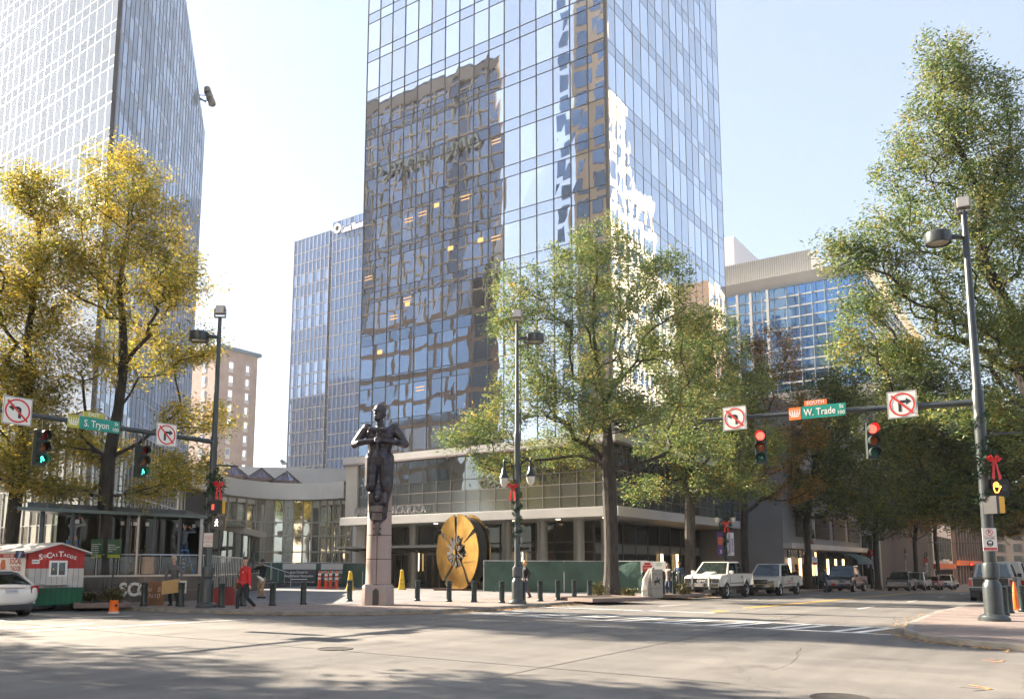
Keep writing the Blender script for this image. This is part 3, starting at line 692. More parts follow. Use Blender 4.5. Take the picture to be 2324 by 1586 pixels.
# ---------------------------------------------------------------- restaurant pavilion on a raised deck
pR, pL = P(451, 1361, KO), P(170, 1369, KO); fx = pR.x; fx = 21.9; vR, vL = 30.6, 38.4
pv = thing('restaurant_pavilion', 'dark glass restaurant pavilion with thin flat roof, steel railings and a bronze-tiled plinth', 'restaurant', (fx, vR, 0), 0)
# front line runs across the view from the planter corner; the long side runs away from the camera
a = P(451, 1361, KO).xy; l = P(196, 1370, KO).xy; rb = P(588, 1338, KO).xy
fd = (l - a).normalized(); sdv = (rb - a).normalized(); FLn, SL = (l-a).length + 2.5, (rb-a).length
Mp = Matrix(((fd.x, sdv.x, 0, a.x), (fd.y, sdv.y, 0, a.y), (0, 0, 1, 0), (0, 0, 0, 1)))    # x: along the front to the left, y: along the side, away
dk = 1.12
tile = mat('bronze_tile', (.055, .045, .038), .28, .25, var=.35, vscale=1.6, coat=.3)
MB().box(0, FLn, 0, 1.2, 0, dk, Mp).build('plinth', tile, pv)
b = MB()
for i in range(1, 9): b.box(i*FLn/9-.01, i*FLn/9+.01, -.004, .0, 0, dk, Mp)
b.box(0, FLn, -.004, 0, .55, .57, Mp); b.build('tile_joints', mat('pale_joint', (.2, .17, .14), .7), pv)
MB().box(-.08, FLn, -.1, .3, dk, dk+.07, Mp).build('coping', mat('coping_steel', (.42, .39, .34), .35, .5), pv)
MB().box(.05, FLn, 1.2, SL, 0, dk-.05, Mp).build('deck', mat('deck_dark', (.05, .05, .05), .7), pv)
zt = 3.62
MB().box(-.35, FLn, -.3, SL*.55, zt-.1, zt+.02, Mp).build('roof', mat('pavilion_roof_edge', (.10, .13, .12), .4, .3), pv)
MB().box(.9, FLn, .5, SL*.62, zt+.02, zt+.24, Mp).build('upper_roof', dgrey, pv)
MB().box(-.3, FLn*.4, SL*.55, SL+.4, zt-.42, zt-.1, Mp).build('rear_roof', mat('warm_grey_metal', (.25, .23, .21), .5), pv)
for i in range(7): xx = .02 + i*FLn/6.6; MB().box(xx-.06, xx+.06, .25, .37, dk, zt-.1, Mp).build('frame_post', dgrey, pv)
for j in range(1, 8): yy = j*SL/8; MB().box(.03, .15, yy-.05, yy+.05, dk-.05, zt-.42, Mp).build('frame_post', dgrey, pv)
MB().box(-.02, .12, .06, .20, dk, zt-.1, Mp).build('corner_post', mat('bright_steel_post', (.32, .30, .28), .3, .7), pv)
MB().box(2.72, 2.80, .05, .13, dk, zt-.1, Mp).build('bright_post', MT['bright_steel_post'], pv)
pg_ = clear('pavilion_glass', (.50, .56, .52), .965)
for i in range(6): xx = .08 + i*FLn/6.6; MB().quad(*[Mp @ Vector(v) for v in ((xx, .95, dk), (xx+FLn/6.6-.12, .95, dk), (xx+FLn/6.6-.12, .95, zt-.1), (xx, .95, zt-.1))]).build('window', pg_, pv)
for j in range(8): yy = j*SL/8+.05; MB().quad(*[Mp @ Vector(v) for v in ((.09, yy, dk), (.09, yy+SL/8-.1, dk), (.09, yy+SL/8-.1, zt-.42), (.09, yy, zt-.42))]).build('window', glass('pavilion_side_glass', (.05, .05, .045), (.7, .75, .7), .2, wob=.01), pv)
MB().box(0.5, FLn, 3.3, 3.5, dk, zt-.1, Mp).build('interior_wall', mat('dark_interior', (.03, .026, .022), .7, col2=(.07, .05, .03), vscale=.8), pv)
b = MB(); R = random.Random(9)
for i in range(9): xx = R.uniform(.5, FLn-1); b.box(xx-.07, xx+.07, .6, .64, zt-.48, zt-.33, Mp)
b.build('white_tags', signwhite, pv)
b = MB()
for i in range(8): xx = R.uniform(.6, 5.5); zz = dk + R.uniform(.15, .9); b.lathe([(.12, 0), (.26, .12), (.26, .26), (.12, .36)], 10, M=Mp @ T((xx, 1.9 + R.random()*.8, zz)))
b.build('interior_shades', mat('dim_orange_shade', (.16, .06, .02), .6), pv)
for nm, y0, x0, x1 in (('railing', .12, .1, FLn-.2),):
    rl = MB(); rl.tube([Mp @ Vector((x0, y0, dk+.86)), Mp @ Vector((x1, y0, dk+.86))], .03, 6); rl = rl.build('handrail', steel, pv)
    n_ = 8
    for i in range(n_+1): xx = x0 + (x1-x0)*i/n_; MB().tube([Mp @ Vector((xx, y0, dk+.06)), Mp @ Vector((xx, y0, dk+.84))], .02, 6).build('railing_post', steel, pv)
    for i in range(n_): MB().quad(*[Mp @ Vector(v) for v in ((x0+(x1-x0)*i/n_+.06, y0, dk+.1), (x0+(x1-x0)*(i+1)/n_-.06, y0, dk+.1), (x0+(x1-x0)*(i+1)/n_-.06, y0, dk+.78), (x0+(x1-x0)*i/n_+.06, y0, dk+.78))]).build('railing_pane', clear('railing_glass', (.75, .82, .78), .92), pv)
b = MB(); b.tube([Mp @ Vector((-.05, .2, dk+.86)), Mp @ Vector((-.05, SL*.72, dk+.8))], .03, 6)
for i in range(26): yy = .3 + i*SL*.7/26; b.tube([Mp @ Vector((-.05, yy, .25 if i % 4 else dk-.1)), Mp @ Vector((-.05, yy, dk+.84))], .014, 5)
b.build('side_railing', steel, pv)
MB().box(.0, .05, 1.2, SL*.8, 0, dk-.02, Mp).build('side_plinth', mat('black_stone', (.03, .03, .035), .4), pv)
# raised white letters; the last one is a lying eight
u_ = lambda x: (P(x, 1361, KO).xy - a).dot(fd)
bz = board((-1, 0, 0)); Mf = Matrix.Translation((0, 0, 0))
xax = Vector((-fd.x, -fd.y, 0)); zax = Vector((xax.y, -xax.x, 0)); MLt = Matrix((xax, Vector((0, 0, 1)), zax)).transposed().to_4x4()
def onfront(x, z, out=.06): v = MLt.copy(); v.translation = Mp @ Vector((x, -out, z)); return v
lw = mat('letter_white', (.62, .58, .52), .5)
text('wall_lettering', 'SC', .72, lw, pv, onfront(2.95, .60), ext=.03, bold=.03, sx=.95, label='raised white letters on the bronze plinth')
b = MB(); pts = []
for i in range(41):
    t = 2*PI*i/40; s_ = .46/(1+math.sin(t)**2); pts.append(onfront(2.12, .60) @ Vector((s_*math.cos(t), s_*math.sin(t)*math.cos(t)*1.15, 0)))
b.tube(pts, .055, 6, cap=False); b.build('infinity_letter', lw, pv)
fix(pv)
# steps with rails beside the pavilion
st = thing('stair', 'dark stone steps with steel handrails between pavilion and curved building', 'steps', (0, 0, 0)); q0 = P(560, 1337, KO); q1 = P(655, 1333, KO)
st.location = q0; rd = (q1 - q0); rd.z = 0; L = rd.length; ex = rd.normalized(); ey = Vector((-ex.y, ex.x, 0))
Ms = Matrix(((ex.x, ey.x, 0, 0), (ex.y, ey.y, 0, 0), (0, 0, 1, 0), (0, 0, 0, 1)))
for i in range(5): MB().box(-3.0, L - .35*i*1.4, .35*i, 3.5, .15*i, .15*(i+1), Ms).build('step', mat('dark_stone_step', (.07, .07, .08), .5, var=.2), st)
b = MB()
for xx in (-.3, L+.1):
    b.tube([Ms @ Vector((xx, -.1, .0)), Ms @ Vector((xx, -.1, .9)), Ms @ Vector((xx-1.2, 2.2, 1.75)), Ms @ Vector((xx-1.9, 2.2, 1.75))], .028, 6)
    for k in range(7): t = k/6; b.tube([Ms @ Vector((xx-1.2*t, -.1+2.3*t, .1+.7*t)), Ms @ Vector((xx-1.2*t, -.1+2.3*t, .9+.85*t))], .014, 5)
b.build('handrail', steel, st)
# ---------------------------------------------------------------- right side: beige and blue glass office block
ob = thing('office_block', 'office block with blue glass, white floor lines and broad beige cornice', 'building', (100, 28, 0))
gl_o = glass('deep_blue_glass', (.05, .13, .22), (.45, .70, 1.0), .62, wob=.018, ws=.35, ivar=.6); beige = mat('beige_cornice', (.76, .71, .64), .6, var=.05, vscale=.3)
VR = 17.9
MB().box(100.3, 140, VR+.3, 60, -2, 36).build('core', body, ob)
zc = HU(1800, 650, 100).z; zt_ = HU(1800, 628, 99).z
b = MB(); b.add([(100, VR, 35.4), (140, VR, 35.4), (140, 60, 35.4), (100, 60, 35.4), (99.4, VR-.6, 36.7), (141, VR-.6, 36.7), (141, 60, 36.7), (99.4, 60, 36.7)], [(3, 2, 1, 0), (4, 5, 6, 7), (0, 1, 5, 4), (1, 2, 6, 5), (2, 3, 7, 6), (3, 0, 4, 7)]); b.build('cornice', beige, ob)
W = Wall(ob); rows = [(22 + 1.34*i, 22+1.34*(i+1), 'w') for i in range(10)]
W.face((100, 60), (0, -1), 28, (60-VR)/28, rows, mv=.04, mh=.17, d=.2)
W.face((100, VR), (1, 0), 16, 2.5, rows, mv=.06, mh=.17, d=.2)
W.finish(gl_o, beige, mat('white_floor_line', (.62, .62, .62), .5), keep=100)
b = MB()
for yy in (31.3, 33.0, 36.0, 29.2): b.box(99.7, 100, yy-.16, yy+.16, 22, 35.4)
b.build('vertical_band', MT['white_floor_line'], ob)
conc = mat('light_grey_concrete', (.29, .285, .28), .7, var=.08, vscale=.5)
b = MB(); b.box(98.9, 140, VR-.9, 60, 20.2, 22); b.box(99.8, 140, VR, 60, 12, 14); b.box(99.8, 140, VR, 60, 15.8, 17.2)
for k in range(5): b.box(99.5, 100.3, VR+k*9, VR+1.4+k*9, -2, 20.2)
b.build('concrete_ledge', conc, ob)
MB().box(103, 112, 24.5, 37, 36.7, 40.6).build('rooftop_plant_room', mat('ribbed_pale_metal', (.50, .52, .53), .5, var=.05), ob)
b = MB()
for k in range(44): b.box(102.94, 103, 24.5+k*.28, 24.6+k*.28, 37.0, 40.7)
b.build('plant_room_ribs', conc, ob)
fix(ob)
# grey block with louvres between tower podium and office block
gb = thing('garage_block', 'grey concrete block with dark louvres above lit shopfronts, behind the parked trucks', 'building', (69, 20, 0))
MB().box(68.6, 99.0, 19.6, 40, -2, 15.5).build('wall', mat('grey_panel_wall', (.21, .21, .22), .6, var=.08, vscale=.5), gb)
b = MB()
for k in range(3):
    for j in range(4):
        for i in range(9): b.add([(72.5+j*6.6, 19.56, 4.2+k*3.7+i*.22), (77.5+j*6.6, 19.56, 4.2+k*3.7+i*.22), (77.5+j*6.6, 19.40, 4.05+k*3.7+i*.22), (72.5+j*6.6, 19.40, 4.05+k*3.7+i*.22)], [(0, 1, 2, 3)])
b.build('louvres', mat('dark_louvre', (.05, .045, .045), .5), gb)
b = MB()
for k in range(3):
    for j in range(4): b.box(72.4+j*6.6, 77.6+j*6.6, 19.54, 19.59, 3.95+k*3.7, 6.3+k*3.7)
b.build('louvre_recess', black, gb)
MB().box(68.5, 99, 18.9, 19.6, 2.9, 3.35).build('canopy_band', pod_w, gb)
for k in range(9): MB().box(69.6+k*3.2, 72.3+k*3.2, 19.5, 19.6, -.9, 2.8).build('shop_window', gl_g, gb)
for k in (0, 1, 2, 4, 5, 6):
    for dx in (0, .4): MB().box(69.4+k*3.2+dx, 69.5+k*3.2+dx, 19.42, 19.5, .2, 2.1).build('lamp_strip', lampon, gb)
for k in range(4): MB().box(76.2+k*.55, 76.5+k*.55, 19.4, 19.48, .6, 2.7).build('lit_panel', mat('amber_lit_panel', (1, .62, .3), .5, emit=.5), gb)
fix(gb)
# white ribbed tower far behind
rc = PD(1692, 200); zt2 = ZY(535, rc); rt = thing('ribbed_tower', 'white ribbed office tower far behind the blue glass office block', 'office tower', (rc.x, rc.y, 0))
rwhite = mat('white_precast', (.60, .61, .63), .6)
MB().box(rc.x, rc.x+60, rc.y, rc.y+30, -2, zt2).build('wall', rwhite, rt)
b = MB()
for k in range(26): b.box(rc.x+3+k*2.1, rc.x+3.9+k*2.1, rc.y-.06, rc.y+.02, 10, zt2-9)
for k in range(4):
    for j in range(3): b.box(rc.x-.06, rc.x+.02, rc.y+3+k*4, rc.y+5+k*4, zt2-18-j*24, zt2-8-j*14 - (6 if j else 0))
b.build('window_slots', glass('slot_glass', (.16, .18, .22), (.6, .7, .9), .3, wob=0), rt)
fix(rt)
# street-level shops further up the right-hand street
sh = thing('shop_building', 'white shop building with orange fascia and tall windows far up the street', 'shop', (103, 17.8, 0)); 
MB().box(141, 165, 17.8, 40, -3, 16).build('wall', mat('white_render', (.62, .60, .56), .6, var=.05), sh)  # render's own even white
for k in range(7): MB().box(142+k*3.2, 144.4+k*3.2, 17.7, 17.8, 2.2, 6).build('window', gl_p, sh)
MB().box(140.9, 165, 17.3, 17.8, .9, 1.7).build('fascia', mat('orange_fascia', (.62, .14, .03), .5), sh)
text('sign_lettering', 'LUCHA  MARKET', 1.0, signwhite, sh, board((0, -1, 0), loc=(151, 17.2, 2.0)), ext=.03, bold=.02)
for k in range(7): MB().box(142+k*3.2, 144.6+k*3.2, 17.7, 17.8, -2, .7).build('shop_window', gl_g, sh)
fix(sh)
s2 = thing('shop_building', 'pale low shopfront with orange band and LUC sign behind the trees', 'shop', (110, 22, 0))
MB().box(99.4, 99.8, 18, 26, -2, 5.4).build('wall', MT['white_render'], s2); MB().box(99.2, 99.4, 18, 26, 2.3, 2.8).build('fascia', MT['orange_fascia'], s2)
for k in range(3): MB().box(99.25, 99.4, 18.6+k*2.4, 20.5+k*2.4, 3.0, 4.8).build('window', gl_p, s2); MB().box(99.25, 99.4, 18.6+k*2.4, 20.5+k*2.4, -.6, 2.0).build('window', gl_g, s2)
text('sign_lettering', 'LUC', .7, signwhite, s2, board((-1, 0, 0), loc=(99.15, 21.5, 2.9)), ext=.03, bold=.02); fix(s2)
aw = thing('awning', 'curved teal awning over an entrance among the trees behind the dark pickup', 'awning', (86, 18, 0))
b = MB()
for i in range(8):
    a0, a1 = PI/2*i/8, PI/2*(i+1)/8
    b.quad((84, 19.4-2.4*math.sin(a0), 2.5+1.1*math.cos(a0)-.9), (91, 19.4-2.4*math.sin(a0), 2.5+1.1*math.cos(a0)-.9), (91, 19.4-2.4*math.sin(a1), 2.5+1.1*math.cos(a1)-.9), (84, 19.4-2.4*math.sin(a1), 2.5+1.1*math.cos(a1)-.9))
b.build('canvas', mat('teal_canvas', (.035, .10, .11), .7), aw); fix(aw)
bk = thing('brick_block', 'dark red-brown block with grey pilasters at the far end of the street', 'building', (172, 17, 0))
MB().box(168, 240, 17.5, 40, -3, 15).build('wall', mat('dark_brown_brick', (.10, .06, .05), .8, var=.15), bk)
b = MB()
for k in range(14): b.box(169+k*5, 170+k*5, 17.2, 17.5, -3, 11)
b.build('pilaster', mat('brown_grey_pilaster', (.16, .14, .13), .7), bk); MB().box(168, 240, 16.9, 17.5, 1.4, 2.3).build('fascia', MT['orange_fascia'], bk)
for k in range(13): MB().box(170.4+k*5, 173.6+k*5, 17.4, 17.5, 3, 9).build('window', gl_p, bk)
fix(bk)
eb = thing('end_block', 'dark stone block closing the far end of the street', 'building', (330, 0, 0)); MB().box(330, 350, -60, 60, -3, 28).build('wall', mat('dark_tan_stone', (.14, .11, .09), .8), eb)
b = MB()
for k in range(20):
    for j in range(6): b.box(329.9, 330, -50+k*5, -48+k*5, 2+j*4, 4.5+j*4)
b.build('window', gl_p, eb, kind='stuff'); fix(eb)
# ---------------------------------------------------------------- buildings across the streets, outside the frame, that the towers mirror
ho = thing('hotel_tower', 'dark glass hotel with tan grid lines that the central tower mirrors on its left side', 'hotel', (-8, 140, 0))
gl_h = glass('hotel_glass', (.035, .03, .03), (.45, .5, .6), .22, wob=0, ivar=.8); tan = mat('tan_grid', (.50, .38, .25), .6); hst = mat('brown_stone', (.22, .145, .10), .7, var=.25, vscale=.15)
MB().prism([(-8.1, 77), (-8.1, 135), (-40, 135), (-40, 99.6)], 88).build('core', body, ho)
W = Wall(ho)
zs = [(45+3.0*i, 48+3.0*i, 'w') for i in range(15)]
W.face((-8, 76.6), (0, 1), 23, 2.54, zs, mv=.22, mh=.3, d=.25)
W.finish(gl_h, tan, tan, keep=0)
MB().prism([(-7.6, 76.3), (-7.6, 135.5), (-40, 135.5), (-40, 99)], 2.2, T((0, 0, 88))).build('crown', mat('brown_crown', (.26, .20, .15), .6), ho); MB().prism([(-9, 80), (-9, 130), (-12, 130), (-12, 82)], 1.5, T((0, 0, 90.2))).build('roof_plant', dgrey, ho)
MB().prism([(-7.6, 76.6), (-7.6, 135), (-40, 135), (-40, 99.3)], 45).build('stone_base', hst, ho)
b = MB()
for k in range(12):
    for j in range(9): b.box(-7.65, -7.5, 78+k*4.6, 81.9+k*4.6, 2.6+j*4.7, 6.4+j*4.7)
b.build('window', glass('base_glass', (.08, .12, .17), (.5, .65, .85), .35, wob=0), ho, kind='stuff')
text('sign_lettering', 'OMNI   HOTELS', 3.8, mat('hotel_sign', (.52, .50, .38), .5), ho, board((1, 0, 0), loc=(-7.5, 93, 75)), ext=.2, sx=.9)
fix(ho)
stn = thing('stone_tower', 'slender tan stone tower mirrored beside the corner of the central tower', 'office tower', (-10, 56, 0))
sm = mat('tan_stone', (.62, .45, .30), .7, var=.06, vscale=.3)
va, vb = HU(1386, 300, 112).y, HU(1305, 300, 112).y
va, vb = min(va, vb), max(va, vb)
MB().box(-34, -9.8, va-3, vb, 0, 108).build('wall', sm, stn)
b = MB()
for j in range(27):
    for k in range(4): b.box(-9.85, -9.7, va-2.2+k*3.2, va-.4+k*3.2, 4+j*3.8, 6.7+j*3.8)
    for k in range(7): b.box(-32+k*3.2, -30.2+k*3.2, va-3.1, va-2.95, 4+j*3.8, 6.7+j*3.8)
b.build('window', glass('stone_tower_glass', (.08, .11, .17), (.5, .65, .85), .35, wob=0), stn, kind='stuff'); fix(stn)
wb = thing('stepped_block', 'white stepped office block across the right-hand street, mirrored in the central tower', 'building', (120, -8, 0))
wst = mat('white_stone_sunlit', (.62, .56, .47), .6)
b = MB(); b.box(96, 118, -36, -8, -2, 96); b.box(118, 126, -36, -8, -2, 82); b.box(126, 136, -36, -8, -2, 68); b.box(136, 146, -36, -8, -2, 54); b.build('wall', wst, wb)
b = MB()
for j in range(22):
    for k in range(16):
        if 3+j*4.2 > (92 if k < 7 else 78 if k < 10 else 64 if k < 13 else 50): continue
        b.box(97+k*3, 98.6+k*3, -8.1, -7.95, 3+j*4.2, 5.9+j*4.2)
b.build('window', MT['stone_tower_glass'], wb, kind='stuff'); fix(wb)
w2 = thing('salmon_block', 'salmon and white block further up the right-hand street, mirrored at the tower edge', 'building', (190, -8, 0))
MB().box(165, 215, -36, -8, -2, 62).build('wall', mat('salmon_stone', (.55, .38, .28), .6), w2)
b = MB()
for j in range(14):
    for k in range(15): b.box(166.5+k*3.2, 168.4+k*3.2, -8.1, -7.95, 3+j*4.2, 5.9+j*4.2)
b.build('window', MT['stone_tower_glass'], w2, kind='stuff'); fix(w2)
bbk = thing('rear_block', 'cream office block on the corner behind the viewer', 'building', (-40, -30, 0))
MB().box(-90, -22, -90, -14, 0, 46).build('wall', mat('cream_block', (.5, .46, .4), .7), bbk)
b = MB()
for j in range(10):
    for k in range(22): b.box(-22.05, -21.95, -88+k*3.3, -86+k*3.3, 3+j*4.2, 6+j*4.2)
b.build('window', gl_p, bbk, kind='stuff'); fix(bbk)
# ================================================================ street furniture
UP = Vector((0, 0, 1))
lens_off_r = mat('red_lens_dark', (.20, .012, .01), .25); lens_off_a = mat('amber_lens_dark', (.30, .07, .01), .25); lens_off_g = mat('green_lens_dark', (.01, .10, .08), .25)
lens_red = mat('red_lens_lit', (1, .03, .02), .3, emit=2.2); lens_green = mat('green_lens_lit', (.05, .9, .55), .3, emit=1.3); lens_core = mat('lamp_hot_core', (1, .55, .08), .3, emit=3)
sig_h = mat('signal_dark_green', (.012, .024, .021), .5); ped_y = mat('signal_yellow_housing', (.72, .40, .02), .45); sgreen = mat('street_sign_green', (0, .27, .20), .4); sorange = mat('street_sign_orange', (.85, .20, .03), .4); solive = mat('street_sign_yellow_green', (.42, .42, .03), .4)
dotr = mat('ring_red', (.62, .03, .02), .45); garl = mat('garland_green', (.012, .045, .018), .8, var=.5, vscale=30); bowm = mat('red_ribbon', (.62, .012, .01), .45); glob = mat('milky_globe', (.62, .60, .55), .15, coat=.5)
def ring(b, c, r0, r1, M, h=.004, n=28):
    vs = []; fs = []
    for i in range(n):
        q = 2*PI*i/n
        for r in (r0, r1): vs.append(M @ Vector((c[0]+r*math.cos(q), c[1]+r*math.sin(q), h)))
    for i in range(n): j = (i+1) % n; fs.append((2*i, 2*i+1, 2*j+1, 2*j))
    b.add(vs, fs)
def flat(b, pts, M, h=.003): b.add([M @ Vector((x, y, h)) for x, y in pts], [tuple(range(len(pts)))])
def turn_sign(parent, M, left, s=.76, lab=None):
    b = MB(); b.box(-s/2, s/2, -s/2, s/2, -.012, 0, M); o = b.build('no_turn_sign', signwhite, parent, label=lab)
    e = MB()
    for a, c, d, f_ in ((-s/2+.012, s/2-.012, s/2-.024, s/2-.012), (-s/2+.012, s/2-.012, -s/2+.012, -s/2+.024), (-s/2+.012, -s/2+.024, -s/2+.024, s/2-.024), (s/2-.024, s/2-.012, -s/2+.024, s/2-.024)): flat(e, [(a, d), (c, d), (c, f_), (a, f_)], M)
    e.build('border', blacktxt, o)
    k = -1 if left else 1
    a = MB(); pts = [(-.10*k, -.20), (-.02*k, -.20), (-.02*k, .04), (.10*k, .04), (.10*k, -.02), (.235*k, .08), (.10*k, .18), (.10*k, .12), (-.04*k, .12), (-.10*k, .07)]
    pts = [(x*s/.76, y*s/.76) for x, y in pts]
    if k < 0: pts = pts[::-1]
    flat(a, pts, M, .003); a.build('arrow', blacktxt, o)
    r = MB(); ring(r, (0, 0), s*.375, s*.435, M, .006)
    w_ = .028; q = .27*s/.76
    flat(r, [(-q-w_*.7, q-w_*.7), (q-w_*.7, -q-w_*.7), (q+w_*.7, -q+w_*.7), (-q+w_*.7, q+w_*.7)], M, .009); r.build('prohibition_ring', dotr, o)
    return o
def crown_emblem(b, cx, cy, s, M):
    flat(b, [(cx-.4*s, cy-.35*s), (cx+.4*s, cy-.35*s), (cx+.4*s, cy-.2*s), (cx-.4*s, cy-.2*s)], M, .006)
    for k in (-2, -1, 0, 1, 2): 
        x = cx + k*.2*s; flat(b, [(x-.085*s, cy-.16*s), (x+.085*s, cy-.16*s), (x+k*.05*s+.05*s, cy+.22*s), (x+k*.05*s-.05*s, cy+.22*s)], M, .006)
        ring(b, (x+k*.055*s, cy+.32*s), 0.0, .07*s, M, .006, 8)
def street_sign(parent, M, name, top, plate, lab):
    o = MB().box(-.83, .83, -.19, .19, -.02, 0, M).build('street_name_sign', sgreen, parent, label=lab)
    MB().box(-.83, -.47, -.191, .191, 0, .004, M).build('emblem_panel', plate, o)
    b = MB(); crown_emblem(b, -.65, 0, .30, M); b.build('crown_emblem', signwhite, o)
    text('lettering', name, .30, signwhite, o, M @ T((.08, -.01, .006)), ext=.001, bold=.012, sx=.78)
    text('lettering', 'St', .16, signwhite, o, M @ T((.71, .09, .006)), ext=.001, bold=.01); text('lettering', '100', .15, signwhite, o, M @ T((.69, -.09, .006)), ext=.001, bold=.01)
    q = MB().box(-.36, .30, .20, .36, -.02, 0, M).build('direction_plate', plate, o); text('lettering', top, .15, signwhite, q, M @ T((-.03, .28, .003)), ext=.001, bold=.015, space=1.1)
def signal_head(parent, M, lit, arrow=False):
    "local: y up, z towards the viewer of the signal"
    o = MB().box(-.17, .17, -.53, .53, -.17, 0, M).build('signal_head', sig_h, parent, bevel=.015)
    for i, (y, off, col) in enumerate(((.35, lens_off_r, 'r'), (0, lens_off_a, 'a'), (-.35, lens_off_g, 'g'))):
        on = lit == col; m = off if not (on and not arrow) else (lens_red if col == 'r' else lens_green)
        MB().lathe([(.13, .0), (.125, .012), (.07, .028), (0, .033)], 18, M=M @ T((0, y, 0))).build('lens', m, o, smooth=True)
        v = MB(); vs = []; fs = []; n = 14
        for k in range(n+1):
            q = math.radians(-35 + 250*k/n); d_ = .24 - .09*abs(k/n-.5)
            for r in (.145, .155):
                for z_ in (.0, d_): vs.append(M @ Vector((r*math.cos(q), y + r*math.sin(q), z_)))
        for k in range(n): a = 4*k; fs += [(a, a+1, a+5, a+4), (a+2, a+6, a+7, a+3), (a+1, a+3, a+7, a+5)]
        v.add(vs, fs); v.build('visor', sig_h, o)
        if on and arrow:
            b = MB(); flat(b, [(-.03, y-.09), (.0, y-.09), (.03, y+.02), (.0, y+.02)], M, .035); flat(b, [(-.075, y+.0), (.0, y+.095), (.02, y+.06), (-.05, y-.02)], M, .037); flat(b, [(.09, y-.03), (.02, y+.1), (0, y+.07), (.06, y-.05)], M, .036); b.build('lit_arrow', lens_green, o)
    return o
def clusterleaf(b, c, r, n, R, s=.05):
    for i in range(n):
        d = Vector((R.gauss(0, 1), R.gauss(0, 1), R.gauss(0, 1))).normalized(); p = Vector(c) + d*r*R.uniform(.5, 1); a = d.cross(Vector((R.random(), R.random(), R.random()))).normalized()*s*.35
        b.quad(p - a, p + a, p + a*.3 + d*s*1.3, p - a*.3 + d*s*1.3)
def garland(parent, z0, z1, r, turns, seed, wreath=None, bow=None, toward=-FW):
    R = random.Random(seed); b = MB(); n = int(turns*14)
    for i in range(n): q = 2*PI*turns*i/n; clusterleaf(b, (r*math.cos(q), r*math.sin(q), z0 + (z1-z0)*i/n), .07, 16, R)
    b.build('garland', garl, parent, kind='stuff' if False else None)
    t = Vector((toward[0], toward[1], 0)).normalized(); s = Vector((-t.y, t.x, 0))
    if wreath:
        b = MB()
        for i in range(22): q = 2*PI*i/22; clusterleaf(b, t*(r+.06) + s*.28*math.cos(q) + UP*(wreath + .28*math.sin(q)), .10, 18, R, .06)
        b.build('wreath', garl, parent)
    if bow:
        b = MB(); c = t*(r+.2) + UP*bow
        for sg in (-1, 1):
            b.tube([c, c + s*sg*.12 + UP*.09, c + s*sg*.22 + UP*.05, c + s*sg*.12 - UP*.03, c], [.02, .05, .055, .04, .02], 6)
            b.add([c, c + s*sg*.05, c + s*sg*.17 - UP*.5 + t*.05, c + s*sg*.07 - UP*.55 + t*.05, c + t*.02], [(0, 1, 2, 3), (4, 3, 2)])
        b.build('bow', bowm, parent)
def pole_top(parent, z, side, flood_dir):
    "round lamp on a short arm and a box floodlight on top"
    a = Vector((side[0], side[1], 0)).normalized()
    MB().tube([a*.05 + UP*(z-.75), a*.42 + UP*(z-.70)], [.05, .09], 8).build('lamp_arm', polegrey, parent)
    c = a*.72
    o = MB().lathe([(.30, .17), (.345, .14), (.35, -.12), (.335, -.17), (.30, -.175), (.29, -.13)], 26, c=(c.x, c.y, z-.72)).build('round_lamp', polegrey, parent, smooth=True)
    MB().lathe([(.28, -.14), (.12, -.155), (0, -.16)], 20, c=(c.x, c.y, z-.72)).build('lamp_lens', mat('lamp_lens_cloudy', (.35, .33, .25), .2, coat=.5), o)
    M = board(flood_dir, loc=(0, 0, z+.02)) @ Matrix.Scale(.70, 4); 
    y = MB(); y.box(-.30, .30, -.06, .0, -.1, .1, M); y.box(-.30, -.265, 0, .42, -.08, .08, M); y.box(.265, .30, 0, .42, -.08, .08, M); y.build('floodlight_bracket', mat('floodlight_bronze', (.30, .27, .25), .4, .5), parent)
    M2 = M @ T((0, .35, 0), rx=-.15)
    o = MB().box(-.24, .24, -.24, .24, -.14, .12, M2).build('floodlight', MT['floodlight_bronze'], parent, bevel=.03)
    MB().box(-.20, .20, -.20, .20, .12, .126, M2).build('floodlight_glass', mat('floodlight_pane', (.55, .52, .46), .15, coat=.5), o)
def base_profile(s): return [(.36*s, 0), (.36*s, .07), (.33*s, .10), (.31*s, .14), (.215*s, .18), (.21*s, .25), (.215*s, .80*s), (.20*s, .90*s), (.155*s, .96*s), (.15*s, 1.0*s), (.19*s, 1.05*s), (.195*s, 1.34*s), (.18*s, 1.40*s), (.135*s, 1.43*s)]
